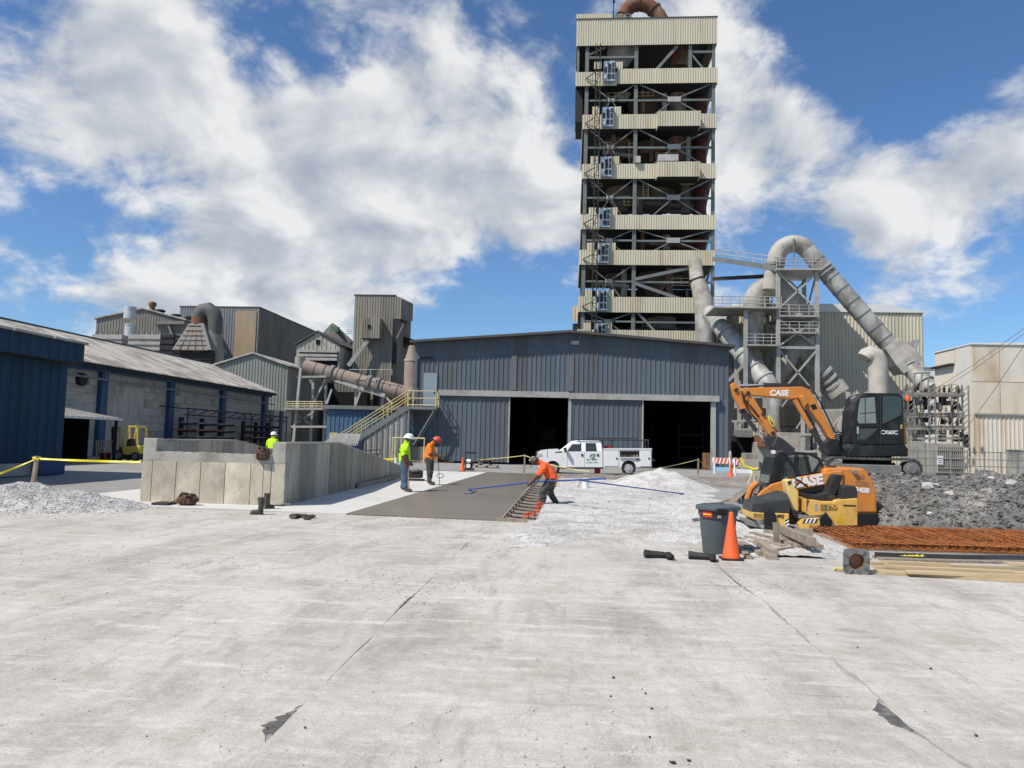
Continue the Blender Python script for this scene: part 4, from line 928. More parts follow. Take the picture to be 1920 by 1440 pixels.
# roof block
band(1081, 1345, 34, 84, 'roof_band'); band(1081, 1147, 26, 35, 'roof_band')
xl, xr = tx(1081, 60), tx(1345, 60)
Bx(tw, 'roof_deck', m_roofd, (xl, TY + .2, ZT - .3, xr, TY + TD, ZT - .1))
for b in ((xl, TY + .2, tz(1213, 84), xl + .12, TY + TD, ZT), (xr - .12, TY + .2, tz(1213, 84), xr, TY + TD, ZT), (xl, TY + TD, tz(1213, 84), xr, TY + TD + .1, ZT)):
    Bx(tw, 'roof_band_side', m_cream, b)
Bx(tw, 'roof_trim', m_roofd, (xl - .05, TY - .12, tz(1213, 34.5), xr + .05, TY + .2, tz(1213, 33)))
prev = tz(1213, 84); floors.append(prev)
for i, (a, b, yt, yb) in enumerate(LV):
    if i == 0:
        band(1079, 1157, 135, 161, 'parapet'); x0, x1, z0, z1 = band(1158, 1346, yt, yb, 'parapet')
        x0 = tx(1079, 148)
    else:
        x0, x1, z0, z1 = band(a, b, yt, yb, 'parapet')
    # raised cheeks either side of the hoist landing
    lx = 1142 - i * 3.4
    for (c0, c1) in ((lx - 28, lx - 14), (lx + 13, lx + 26)):
        band(c0, c1, yt - (14 if i else 12), yt + 1, 'landing_cheek', TY - .01)
    floors.append(z0)
    Bx(tw, 'floor_deck', m_dark, (x0 + .1, TY + .16, z0 + .1, tx(1341, yb) - .1, TY + TD, z0 + .45))
    Bx(tw, 'side_parapet', m_cream, (x0, TY + .15, z0, x0 + .1, TY + TD, z1)); 
    if i < 5: Bx(tw, 'side_parapet', m_cream, (x1 - .1, TY + .15, z0, x1, TY + TD, z1))
    # dark sheets added across the rear to deepen the interior's shade
    zt_ = floors[i]
    for k, (p0, p1) in enumerate(((0.0, .25), (.25, .5), (.5, .75), (.79, 1.0))):
        if R.random() < .97:
            gx = CX[2] - CX[0]
            Bx(tw, 'rear_shade_sheet', m_mach, (CX[0] + gx * p0, TY + TD - .2, z0, CX[0] + gx * p1, TY + TD - .1, zt_ - R.uniform(0, .6)))
# protruding balconies
for (a, b, yt, yb) in ((1233, 1314, 208, 236), (1232, 1313, 303, 331)):
    x0, x1, z0, z1 = band(a, b, yt, yb, 'balcony', TY - 1.6)
    Bx(tw, 'balcony_side', m_cream, (x0, TY - 1.55, z0, x0 + .08, TY, z1)); Bx(tw, 'balcony_side', m_cream, (x1 - .08, TY - 1.55, z0, x1, TY, z1))
    Bx(tw, 'balcony_deck', m_dark, (x0 + .1, TY - 1.5, z0 + .1, x1 - .1, TY, z0 + .2))
# hanging side bay under the first band, small bay low on the left
x0 = tx(1080, 190); Bx(tw, 'side_bay', m_dark, (x0, TY + 1, tz(1086, 223), tx(1092, 200), TY + 7, tz(1086, 161)))  # stair bay given a dark colour that stands for its shade
band(1073, 1084, 574, 603, 'side_bay', TY + 2); Bx(tw, 'side_bay_leg', m_dark, (tx(1074, 600, TY + 2), TY + 2.2, tz(1080, 618), tx(1083, 600, TY + 2), TY + 6, tz(1080, 602)))
# columns
for yy in (TY + .55, TY + TD - .6):
    for k, x in enumerate(CX + [tx(1322, 400)] if yy > TY + 5 else CX):
        Br(tw, 'column', m_steel, (x, yy, 0), (x, yy, ZT - .3), .50 if k < 2 else .42, .5)
Br(tw, 'column', m_steel, (tx(1084, 120), TY + .6, tz(1084, 135)), (tx(1084, 120), TY + .6, tz(1084, 84)), .3)
# storey bracing
tops = [84] + [l[3] for l in LV]
for i in range(len(LV)):
    za, zb = tz(1213, tops[i]), tz(1213, LV[i][2])
    h = za - zb; zm = (za + zb) / 2; y = TY + .5
    if i == 0:
        Br(tw, 'brace', m_steel, (CX[1] + 1.9, y, zb - 1), (CX[1] + 5.6, y, za), .35); Br(tw, 'beam', m_steel, (tx(1297, 100), y, za - .9), (CX[2], y, za - .9), .3)
        Br(tw, 'brace', m_steel, (tx(1297, 100), y, za - 1.2), (tx(1320, 100), y, zb), .25); Br(tw, 'column', m_steel, (tx(1295, 100), y, zb), (tx(1295, 100), y, za), .45)
        Br(tw, 'beam', m_steel, (CX[0], y, za - 1.5), (CX[1], y, za - 1.5), .3); Br(tw, 'brace', m_steel, (CX[0], y, za - 1.2), (CX[0] + 2.5, y, za), .25)
        continue
    Br(tw, 'beam', m_steel, (CX[0], y, zm), (CX[1], y, zm), .24); Br(tw, 'beam', m_steel, (CX[1], y, zm - .05), (CX[2], y, zm - .05), .26)
    if i < 5:
        xm = tx(1264, 300)
        for (a, b) in (((CX[1] + .5, za), (xm, zm)), ((CX[2] - .3, za), (xm, zm)), ((xm, zm), (CX[1] + 2.2, zb - .2)), ((xm, zm), (CX[2] - 1.0, zb - .2))):
            Br(tw, 'brace', m_steel, (a[0], y - .1, a[1]), (b[0], y - .1, b[1]), .16)
        Bx(tw, 'gusset', m_steell, (xm - .9, y - .3, zm - .35, xm + .9, y - .26, zm + .35))
    elif i == 5:
        xm = CX[1]; Br(tw, 'brace', m_steel, (CX[1] + .2, y - .1, zm + .3), (tx(1310, 510), y - .1, za + .0), .42); Br(tw, 'brace', m_steel, (CX[1] + .2, y - .1, zm - .3), (tx(1290, 560), y - .1, zb - .5), .42)
    else:
        Br(tw, 'brace', m_steel, (CX[1] + .6, y - .1, za), (tx(1235, 620), y - .1, zb - .6), .3)
    xm = (CX[0] + CX[1]) / 2
    for (a, b) in (((CX[0] + .6, za), (xm, zm)), ((CX[1] - .2, za), (xm, zm)), ((xm, zm), (CX[0] + 1.8, zb - .2)), ((xm, zm), (CX[1] - 1.6, zb - .2))):
        Br(tw, 'brace', m_steel, (a[0], y - .1, a[1]), (b[0], y - .1, b[1]), .15)
    Bx(tw, 'gusset', m_steell, (xm - .45, y - .3, zm - .25, xm + .45, y - .26, zm + .25))
    # right side bracing seen edge on
    for s_ in (0, 1):
        Br(tw, 'side_brace', m_steel, (CX[2] - .2, TY + 1 + 10 * s_, za), (CX[2] - .2, TY + 6 + (-4 if s_ else 4), zb), .25)
    Br(tw, 'rear_beam', m_dark, (CX[0], TY + TD - .6, zm), (CX[2], TY + TD - .6, zm), .35)
# cyclones, ducts and pipes inside
def vessel(px, ytop, ybot, r, y, mat, cone=True, name='cyclone'):
    z1, z0 = tz(px, ytop, y), tz(px, ybot, y); x = tx(px, (ytop + ybot) / 2, y); h = z1 - z0
    prof = [(r * .35, 0), (r, h * .55), (r, h * .95), (r * .8, h)] if cone else [(r, 0), (r, h)]
    return MB().lathe((x, y, z0), prof, 18).build(name, mat, tw)
vessel(1165, 84, 128, 2.0, TY + 3, m_steell); vessel(1168, 156, 190, 1.5, TY + 3.5, m_duct); vessel(1215, 180, 225, 2.9, TY + 6, m_vess)
vessel(1160, 240, 300, 2.1, TY + 5, m_vess); vessel(1225, 270, 306, 3.2, TY + 7, m_vess); vessel(1165, 336, 400, 2.2, TY + 5, m_vess); vessel(1230, 345, 402, 2.6, TY + 6, m_vess)
vessel(1220, 430, 468, 3.4, TY + 8, m_vess); vessel(1225, 500, 556, 2.2, TY + 6, m_vess); vessel(1160, 500, 556, 2.0, TY + 7, m_vess); vessel(1240, 588, 620, 2.0, TY + 5, m_dusty, False, 'bin')
for (y0, y1, px, r, mat) in ((86, 128, 1274, 1.25, m_rust), (156, 215, 1270, 1.28, m_rust), (240, 306, 1268, 1.25, m_rust)):
    vessel(px, y0, y1, r, TY + 4, mat, False, 'riser_duct')
vessel(1312, 165, 480, .95, TY + 5, m_red, False, 'red_downcomer')
for k, (px, yt, yb, r_) in enumerate(((1205, 160, 215, .35), (1222, 245, 305, .3), (1246, 160, 212, .4), (1150, 245, 300, .35), (1200, 338, 402, .45), (1250, 432, 468, .5), (1205, 432, 468, .3), (1285, 338, 402, .6), (1170, 500, 556, .4), (1255, 500, 556, .5), (1135, 160, 210, .4), (1290, 245, 306, .35))): vessel(px, yt, yb, r_, TY + 2.4 + (k % 3) * .5, (m_rust, m_vess, m_duct)[k % 3], False, 'pipe')
for k, (x0p, x1p, yy, r_) in enumerate(((1195, 1260, 190, .3), (1130, 1185, 285, .3), (1200, 1262, 285, .35), (1196, 1300, 380, .35), (1120, 1180, 375, .25), (1200, 1300, 455, .3), (1196, 1280, 525, .35), (1120, 1180, 530, .3))): Tb(tw, 'cross_pipe', (m_vess, m_duct, m_rust)[k % 3], [at(x0p, yy, TY + 3.2), at(x1p, yy - 6 + (k % 2) * 14, TY + 3.2)], r_, 10)
# railings and ladders
for (px, py, w_) in ((1140, 187, 36), (1195, 180, 30), (1275, 345, 26), (1125, 280, 20), (1110, 350, 18), (1170, 385, 26), (1205, 612, 22), (1230, 300, 40), (1260, 535, 50), (1110, 455, 20), (1110, 540, 20)):
    y = TY + 2.0
    for dz in (0, .5, 1.0): Tb(tw, 'rail', m_yrail2, [(tx(px, py, y), y, tz(px, py, y) + dz), (tx(px + w_, py, y), y, tz(px, py, y) + dz)], .045, 4)
    for k in range(4): x_ = tx(px + w_ * k / 3, py, y); Tb(tw, 'rail_post', m_yrail2, [(x_, y, tz(px, py, y)), (x_, y, tz(px, py, y) + 1.0)], .045, 4)
for (px, y0, y1) in ((1206, 343, 372), (1180, 265, 305)):
    y = TY + 1.6
    for d in (0, .7): Tb(tw, 'ladder_stile', m_yrail2, [(tx(px, y0, y) + d, y, tz(px, y1, y)), (tx(px, y0, y) + d, y, tz(px, y0, y))], .05, 4)
    for k in range(9): zz = tz(px, y1, y) + (tz(px, y0, y) - tz(px, y1, y)) * k / 9; Tb(tw, 'ladder_rung', m_yrail2, [(tx(px, y0, y), y, zz), (tx(px, y0, y) + .7, y, zz)], .03, 4)
# grey cabinets on ledges
for (a, b, yt, yb) in ((1190, 1201, 295, 307), (1234, 1272, 292, 304)):
    Bx(tw, 'cabinet', m_galv, (tx(a, 300, TY - .5), TY - .5, tz(a, yb), tx(b, 300, TY - .5), TY + .4, tz(a, yt)))
# roof duct arch, aerial and roof rails
pts = [(1171, 45), (1170, 30), (1175, 18), (1185, 10), (1199, 7), (1214, 10), (1226, 18), (1236, 30), (1244, 44)]
ra = Tb(tw, 'roof_duct', m_rust, [at(x, y, TY + 5) for x, y in pts], [1.0, 1.0, 1.05, 1.05, 1.05, 1.05, 1.0, 1.0, 1.0], 18)
for k in (1, 4, 6): 
    p = at(*pts[k], TY + 5); q = at(*pts[k + 1], TY + 5); d = (q - p).normalized() * .1; Cy(ra, 'duct_flange', m_rust, p - d, p + d, 1.16, n=18)
for dz in (0, .5, 1.0): Tb(tw, 'roof_rail', m_steell, [at(1149, 36 - dz * 9, TY + 1), at(1184, 36 - dz * 9 + 0, TY + 1)], .05, 4)
for k in range(4): Tb(tw, 'roof_rail_post', m_steell, [at(1149 + k * 11, 38, TY + 1), at(1149 + k * 11, 27, TY + 1)], .05, 4)
Tb(tw, 'aerial', m_dark, [at(1150, 36, TY + 1), at(1151, -6, TY + 1)], .07, 5); Cy(tw, 'beacon', m_dark, at(1151, 5, TY + 1), at(1151, -2, TY + 1), .16)
# hoist mast with landing gates
MX0, MX1 = tx(1127, 400, TY - 1.2) - .45, tx(1127, 400, TY - 1.2) + .25
MX0, MX1 = tx(1117, 400, TY - 1.2) - .3, tx(1117, 400, TY - 1.2) + .3
zb0, zb1 = 6.0, tz(1125, 84, TY - 1.2)
hm = thing('hoist_mast', 'slender lattice hoist mast up the front of the process tower', 'hoist', (MX0, TY - 1.2, 0))
for x in (MX0, MX1):
    for y in (TY - 1.5, TY - .9): Br(hm, 'mast_rail', m_dark, (x, y, 0), (x, y, zb1), .10)
nseg = 46
for k in range(nseg):
    z0 = zb0 + (zb1 - zb0) * k / nseg; z1 = zb0 + (zb1 - zb0) * (k + 1) / nseg
    a, b = (MX0, MX1) if k % 2 else (MX1, MX0)
    Br(hm, 'mast_lacing', m_dark, (a, TY - 1.5, z0), (b, TY - 1.5, z1), .08); Br(hm, 'mast_rung', m_dark, (MX0, TY - 1.5, z0), (MX1, TY - 1.5, z0), .07)
for i, (a, b, yt, yb) in enumerate(LV):
    px = 1142 - i * 3.0; z0 = tz(px, yb - 4, TY - .5); z1 = tz(px, yt - 13, TY - .5); x0 = tx(px - 10, yt, TY - .5); x1 = tx(px + 11, yt, TY - .5)
    gt = MB().box(x0, TY - .6, z0, x1, TY - .1, z1).build('landing_gate', m_gate, hm)
    for (u0, u1, v0, v1) in ((.06, .28, .1, .34), (.4, .66, .1, .34), (.74, .94, .1, .34), (.06, .28, .42, .66), (.40, .66, .42, .86), (.74, .94, .42, .66), (.06, .28, .72, .92), (.74, .94, .72, .92)):
        Bx(gt, 'gate_panel', (m_dark, m_white, m_white)[int(u0 * 10 + v0 * 20) % 3], (x0 + (x1 - x0) * u0, TY - .66, z0 + (z1 - z0) * v0, x0 + (x1 - x0) * u1, TY - .61, z0 + (z1 - z0) * v1))
    Br(hm, 'wall_tie', m_dark, (MX0, TY - 1.2, z0 + 1.0), (MX0 - 1.3, TY - .1, z0 + .6), .09); Br(hm, 'wall_tie', m_dark, (MX0, TY - 1.2, z0 - .4), (MX0 - 1.3, TY - .1, z0 + .6), .09)

# ---------------------------------------------------------------- exhaust duct off the tower towards the right
dt = thing('tower_duct', 'large dusty duct dropping from the tower and slanting right behind the hangar', 'duct', (at(1322, 600, 96)))
Yd = 96
Tb(dt, 'upper_leg', m_duct, [at(1303, 490, Yd + 3), at(1306, 520, Yd + 1.5), at(1314, 545, Yd), at(1320, 575, Yd), at(1322, 588, Yd)], [.85, .92, 1.1, 1.25, 1.3], 20)
for (x, y) in ((1307, 524), (1309, 533), (1313, 545)):
    p = at(x, y, Yd + 1); Cy(dt, 'band', m_mach, p + Vector((-.02, 0, .1)), p + Vector((.03, 0, -.06)), 1.13, n=20)
Cy(dt, 'down_leg', m_galv, at(1322, 582, Yd), at(1323, 700, Yd), 1.28, 1.22, 24)
sl2 = [at(1332, 588, Yd - 4), at(1358, 620, 82.3), at(1400, 672, 80.6), at(1438, 718, 79.0)]
Tb(dt, 'slanting_leg', m_galv, sl2 + [at(1446, 730, 78.6), at(1449, 748, 78.5), at(1449, 850, 78.5)], 1.0, 24)
for f_ in (.35, .62, .8, .95):
    a, b = sl2[0], sl2[-1]; i_ = min(2, int(f_ * 3)); p = sl2[i_].lerp(sl2[i_ + 1], f_ * 3 - i_); d = (sl2[i_ + 1] - sl2[i_]).normalized() * .12
    Cy(dt, 'flange', m_steell, p - d, p + d, 1.1, n=24)
Br(dt, 'prop', m_steell, at(1365, 715, 80), at(1402, 676, 80), .28)
# ---------------------------------------------------------------- khaki hall on the right
Yg = 84.0
gx0, gx1 = at(1378, 640, Yg).x, at(1730, 640, Yg).x; gz = at(1640, 586, Yg).z
kh = thing('khaki_hall', 'khaki ribbed steel hall with pale roof behind the duct tower', 'building', ((gx0 + gx1) / 2, Yg, 0))
Bx(kh, 'wall', m_dark, (gx0 + .05, Yg + .08, 0, gx1 - .05, Yg + 30, gz - .05))
clad(kh, m_green, (gx0, Yg, 0), (1, 0, 0), gx1 - gx0, 0, gz, (0, -1, 0), 1.9, .38, .07)
rz = at(1690, 574, Yg + 8).z
Pz(kh, 'roof', m_whroof, [(gx0 - .1, gz), (gx1 + .15, gz), (gx1 + .15, gz + .12), (gx1 - 4.5, gz + .9), (gx0 - .1, gz + .9)], Yg - .2, Yg + 30)
Bx(kh, 'corner_trim', m_trim, (gx1 - .12, Yg - .12, 0, gx1 + .02, Yg + .1, gz))

# ---------------------------------------------------------------- duct tower (steel frame with big ducts)
Yp = 79.0
fr = thing('duct_frame', 'galvanised steel frame tower carrying looping ducts', 'support frame', at(1490, 800, Yp))
def q(px, py, Yq=Yp): return at(px, py, Yq)
FX = [q(1398, 650).x, q(1459, 650).x, q(1532, 650).x]; ztop = q(1495, 503).z
YR = Yp + 4.2
for k, x in enumerate(FX):
    zt = q(1420, 582).z if k == 0 else ztop
    for y in (Yp, YR): Br(fr, 'column', m_steell, (x, y, 0), (x, y, zt), .38)
levels = [503, 585, 592, 645, 650, 690, 740]
def deck(x0, x1, py, rail=True, nm='deck'):
    z = q(1490, py).z
    o = MB().box(x0, Yp - .7, z - .16, x1, YR + .4, z).build(nm, m_steell, fr)
    if rail:
        for dz in (.35, .7, 1.05): Tb(o, 'rail', m_steell, [(x0, Yp - .66, z + dz), (x1, Yp - .66, z + dz)], .04, 4)
        n = max(2, int((x1 - x0) / .8))
        for k in range(n + 1): x_ = x0 + (x1 - x0) * k / n; Tb(o, 'rail_post', m_steell, [(x_, Yp - .66, z), (x_, Yp - .66, z + 1.06)], .04, 4)
deck(FX[1] - .3, FX[2] + .3, 506); deck(FX[0] - 3.4, FX[1] + .2, 578); deck(FX[1], FX[2], 593); deck(FX[1], FX[2], 624); deck(FX[0], FX[1], 648)
for py in (652, 744): Br(fr, 'beam', m_steell, (FX[1], Yp, q(1490, py).z), (FX[2], Yp, q(1490, py).z), .28)
Br(fr, 'beam', m_steell, (FX[0], Yp, q(1430, 744).z), (FX[1], Yp, q(1430, 744).z), .28)
def xbr(a, b, py0, py1, y):
    z0, z1 = q(1490, py0).z, q(1490, py1).z
    Br(fr, 'brace', m_steell, (a, y, z0), (b, y, z1), .17); Br(fr, 'brace', m_steell, (b, y, z0), (a, y, z1), .17)
for y in (Yp - .05, YR):
    xbr(FX[1], FX[2], 512, 580, y); xbr(FX[1], FX[2], 655, 742, y); xbr(FX[1], FX[2], 598, 650, y); xbr(FX[1], FX[2], 748, 830, y)
for x in (FX[1], FX[2]):
    for (a, b) in ((510, 590), (650, 745), (745, 830)):
        Br(fr, 'side_brace', m_steell, (x, Yp, q(1490, a).z), (x, YR, q(1490, b).z), .16)
# walkway from the tower
wk = thing('walkway_bridge', 'sloping steel walkway bridge from the tower to the duct frame', 'walkway', at(1400, 495, 84))
a, b = at(1341, 486, 88), at(1462, 504, Yp); Br(wk, 'girder', m_steel, a, b, .9, .55)
for dz in (.7, 1.2): Tb(wk, 'rail', m_steell, [a + Vector((0, 0, dz)), b + Vector((0, 0, dz))], .05, 5)
for k in range(9): p = a.lerp(b, k / 8); Tb(wk, 'rail_post', m_steell, [p, p + Vector((0, 0, 1.2))], .05, 4)
tb_ = thing('tie_beam', 'long dark tie beam between the tower and the upper duct', 'beam', at(1390, 525, 84)); Br(tb_, 'girder', m_mach, at(1338, 523, 90), at(1436, 518, 82), .35, .4)

# main loop: up, over and down to the right
def arc(c, r, a0, a1, n, Yq):
    return [at(c[0] + r * math.cos(rad(a0 + (a1 - a0) * k / n)), c[1] - r * math.sin(rad(a0 + (a1 - a0) * k / n)), Yq) for k in range(n + 1)]
d1 = thing('loop_duct', 'tall galvanised loop duct curving over and slanting down right', 'duct', at(1490, 600, Yp + 1))
Y1 = 80.4
pts = [at(1445, 545, Y1), at(1449, 520, Y1), at(1453, 497, Y1)] + arc((1488, 490), 33, 172, 40, 10, Y1)
Tb(d1, 'gooseneck', m_duct, pts, [.92] * len(pts), 22)
L0, L1 = at(1513, 469, Y1), at(1668, 648, Y1 - 1)
Cy(d1, 'slanting_run', m_galv, L0, L1, .92, n=24)
for f_ in (.12, .30, .42, .55, .68, .82, .93):
    p = L0.lerp(L1, f_); d = (L1 - L0).normalized() * .06; Cy(d1, 'seam_flange', m_dusty, p - d, p + d, .97, n=24)
for f_ in (.2, .235):
    p = L0.lerp(L1, f_); d = (L1 - L0).normalized() * .09; Cy(d1, 'support_ring', m_steell, p - d, p + d, 1.12, n=24)
for (x, y) in ((1453, 492), (1490, 457)): pass
Cy(d1, 'flange', m_dusty, at(1453, 499, Y1), at(1453, 494, Y1), 1.05, n=22)
Tb(d1, 'lifting_mast', m_steel, [at(1489, 505, Y1 - 1), at(1488, 447, Y1 - 1)], .07, 5)
# transition box and continuation
n_ = (L1 - L0).normalized(); side = Vector((-n_.z, 0, n_.x)); tb2 = MB()
A = L1 - n_ * .2; Bq = A + n_ * 3.1
vs = []
for (c, w_, dq) in ((A, .9, .9), (A + n_ * 2.0, 1.25, 1.2), (Bq, 1.25, 1.2)):
    for s1, s2 in ((-1, -1), (1, -1), (1, 1), (-1, 1)): vs.append(c + side * w_ * s1 + Vector((0, dq * s2, 0)))
fs = []
for i in range(2):
    for k in range(4): fs.append((i * 4 + k, i * 4 + (k + 1) % 4, i * 4 + 4 + (k + 1) % 4, i * 4 + 4 + k))
fs += [(3, 2, 1, 0), (8, 9, 10, 11)]
tb2.add(vs, fs).build('transition_box', m_duct, d1)
fin = MB().prism([(at(1690, 645, 79).x, at(1690, 645, 79).z), (at(1721, 636, 79).x, at(1721, 636, 79).z), (at(1715, 664, 79).x, at(1715, 664, 79).z), (at(1706, 672, 79).x, at(1706, 672, 79).z)], 78.6, 80.6).build('inspection_cowl', m_galv, d1)
e0, e1 = at(1700, 684, 79), at(1745, 730, 77)
Cy(d1, 'lower_run', m_galv, e0, e1, .85, n=22)
for f_ in (.05, .12, .75):
    p = e0.lerp(e1, f_); d = (e1 - e0).normalized() * .07; Cy(d1, 'flange', m_steell, p - d, p + d, 1.0, n=22)

# second, fatter loop
d2 = thing('fat_loop_duct', 'fat dusty elbow duct looping over inside the duct frame', 'duct', at(1440, 600, Yp + 2))
Y2 = 81.4
pts = [at(1412, 592, Y2), at(1413, 576, Y2)] + [at(1413 + (1 - math.cos(rad(a))) * 36, 573 - math.sin(rad(a)) * 36, Y2) for a in range(10, 180, 17)] + [at(1490, 580, Y2), at(1497, 600, Y2)]
Tb(d2, 'elbow', m_duct, pts, 1.15, 24)
MB().lathe(at(1415, 640, Y2), [(.75, -.4), (.8, 0), (1.05, 2.7), (1.25, 3.0)], 22).build('cone', m_galv, d2)
Cy(d2, 'cone_outlet', m_duct, at(1415, 638, Y2), at(1417, 700, Y2), .7, n=18)
# inverted Y ducts
d3 = thing('branch_duct', 'inverted Y shaped dusty branch duct low in the duct frame', 'duct', at(1495, 700, 81))
apx = at(1496, 632, 81.2)
Tb(d3, 'left_branch', m_duct, [apx, at(1490, 655, 81.2), at(1468, 690, 81.2), at(1430, 735, 81.2)], .95, 18); Tb(d3, 'right_branch', m_duct, [apx, at(1505, 655, 81.2), at(1530, 690, 80.8), at(1566, 730, 80.3)], .95, 18)
Cy(d3, 'outlet_drum', m_duct, at(1560, 722, 80.2), at(1574, 740, 80.0), 1.2, n=18)
for k in range(3): p = at(1545 + k * 8, 700 + k * 12, 79.9); Cy(d3, 'flange', m_steell, p - Vector((.1, 0, -.1)), p + Vector((.1, 0, -.1)), 1.02, n=18)
# grey plant lumps behind the excavator boom
pl = thing('process_skid', 'dusty clutter of fans, boxes and beams at the foot of the duct frame', 'machinery', at(1450, 830, 74))
for (a, b, c, d, yq, m_) in ((1380, 1426, 818, 858, 72, m_black), (1385, 1412, 806, 820, 71, m_dusty), (1432, 1520, 812, 850, 73, m_duct), (1418, 1450, 830, 870, 70, m_steell), (1525, 1575, 800, 850, 73, m_dusty), (1385, 1440, 765, 790, 76, m_mach), (1470, 1520, 760, 800, 76, m_mach), (1580, 1640, 790, 850, 74, m_mach), (1550, 1580, 770, 800, 76, m_duct), (1425, 1450, 815, 838, 69, m_rbox)):
    p0, p1 = at(a, d, yq), at(b, c, yq); Bx(pl, 'equipment_box', m_, (p0.x, yq, max(0, p0.z), p1.x, yq + 2.2, p1.z), .05)
for (a, b, c, d) in ((1372, 735, 1460, 737), (1455, 740, 1540, 742), (1372, 790, 1420, 788), (1380, 806, 1430, 804), (1500, 815, 1600, 812), (1520, 770, 1600, 768), (1440, 850, 1530, 846), (1590, 745, 1680, 745)):
    Br(pl, 'beam', m_steell, at(a, b, 72.5), at(c, d, 72.5), .2)
for px in (1386, 1440, 1505, 1535, 1590, 1625): Br(pl, 'post', m_steell, at(px, 735, 72.6), (at(px, 735, 72.6).x, 72.6, 0), .3)
for k in range(10):
    a = at(1385 + k * 27, 700 + R.uniform(60, 130), 73.5); Br(pl, 'diagonal', m_steell, a, a + Vector((R.uniform(-2, 2), 0, R.uniform(-2.5, 2.5))), .12)
for (px, py, r_) in ((1590, 800, 1.1), (1545, 825, .9), (1600, 770, .8)):
    MB().lathe(at(px, py, 73), [(r_ * .5, -.6), (r_, -.5), (r_, .5), (r_ * .5, .6)], 16, axis='y').build('fan_casing', m_duct, pl)
# thick standing elbow
d4 = thing('standing_elbow', 'pale thick elbow pipe standing in front of the khaki hall', 'pipe', at(1640, 800, 72))
pts = [at(1622, 672, 72), at(1625, 668, 72), at(1632, 665, 72), at(1640, 668, 72), at(1645, 678, 72), at(1647, 700, 72), at(1648, 745, 72), at(1648, 860, 72)]
Tb(d4, 'pipe', M('pale_dusty_pipe', (0.48, 0.445, 0.385), .8, 0, .15, 1.0, (0.38, 0.35, 0.30), .48, .68, .8), pts, [.75, .82, .85, .88, .88, .88, .88, .88], 20)

# ---------------------------------------------------------------- beige building at the right edge
Yb = 62.0
bx0 = at(1826, 760, Yb).x; bzt = at(1826, 646, Yb).z; bzm = at(1850, 778, Yb).z
be = thing('beige_building', 'rust stained beige concrete building at the right edge', 'building', (bx0 + 8, Yb, 0))
Bx(be, 'core', m_dark, (bx0 + .1, Yb + .1, 0, bx0 + 20, Yb + 5.9, bzt - .2))
ncol = [bx0, at(1875, 700, Yb).x, at(1930, 700, Yb).x, at(1990, 700, Yb).x]
zs = [bzm + .12, at(1850, 716, Yb).z, bzt]
for i in range(3):
    for j in range(2): Bx(be, 'wall_panel', m_beige, (ncol[i] + (.02 if i else 0), Yb, zs[j] + .02, ncol[i + 1] - .02, Yb + .12, zs[j + 1] - .02))
clad(be, m_beige, (bx0, Yb - .03, 0), (1, 0, 0), 16, 0, bzm, (0, -1, 0), 2.0, .33, .05)
Br(be, 'ledge', m_trim, (bx0, Yb - .1, bzm + .06), (bx0 + 16, Yb - .1, bzm + .06), .2, .12)
Yf = 68.0
for j in range(2): Bx(be, 'side_panel', m_beige, (bx0 - .12, Yb + .01, zs[j] + .02 if j else 0, bx0, Yf, zs[j + 1] - .02))
Bx(be, 'pale_corner_panel', M('pale_panel', (0.62, 0.60, 0.54), .8, 0, .08), (bx0 - .14, Yb + .05, bzm, bx0 - .121, Yb + 2.4, bzt))
Pz(be, 'parapet', m_whroof, [(bx0 - .2, bzt), (bx0 + 16, bzt), (bx0 + 16, bzt + .5), (bx0, bzt + .12), (bx0 - .2, bzt + .1)], Yb - .1, Yb + 6)
Bx(be, 'canopy_strip', m_mach, (bx0 - .5, Yb + 2.6, at(1790, 688, 66).z, bx0 - .13, Yf, at(1790, 688, 66).z + .15))
Bx(be, 'door', m_black, (at(1817, 830, Yb).x - .6, Yb + .6, at(1817, 838, Yb).z, bx0 - .125, Yb + 1.1, at(1817, 814, Yb).z)) if 0 else None
Bx(be, 'doorway', m_black, (bx0 - .16, Yb + .5, at(1817, 838, Yb).z, bx0 - .142, Yb + 1.4, at(1817, 814, Yb).z))
lo_ = thing('distant_white_tank', 'white flat tank far behind between hall and beige building', 'tank', at(1745, 800, 120))
p0, p1 = at(1732, 760, 120), at(1768, 691, 120); Bx(lo_, 'shell', m_whroof, (p0.x - 3, 120, 0, p1.x + 3, 128, p1.z)); Bx(lo_, 'lid', m_steell, (p0.x - 3.2, 119.8, p1.z, p1.x + 3.2, 128.2, p1.z + .2))

# ---------------------------------------------------------------- substation
Ys = 56.0
tr = thing('transformer', 'beige-grey ribbed transformer cabinet behind the fence', 'transformer', at(1755, 880, Ys))
def s_(px, py, Yq=Ys): return at(px, py, Yq)
x0, x1, x2, x3 = s_(1709, 850).x, s_(1736, 850).x, s_(1795, 850).x, s_(1803, 850).x; zt = s_(1755, 828).z
Bx(tr, 'tank', m_gpanel, (x0, Ys, 0, x1, Ys + 2, zt), .03); Bx(tr, 'cabinet', m_gpanel, (x1 + .03, Ys - .2, 0, x2, Ys + 2, zt - .1), .03)
for k in range(14): x = x1 + .55 + k * .135; Bx(tr, 'radiator_fin', m_gpanel, (x, Ys - .55, .15, x + .05, Ys - .21, zt - .25))
for z in (.5, 1.2, 1.8): Br(tr, 'fin_rail', m_gpanel, (x1 + .5, Ys - .58, z), (x2, Ys - .58, z), .06)
sg = MB().box(s_(1749, 865).x, Ys - .66, s_(1750, 870).z, s_(1760, 865).x, Ys - .63, s_(1750, 854).z).build('notice', m_white, tr)
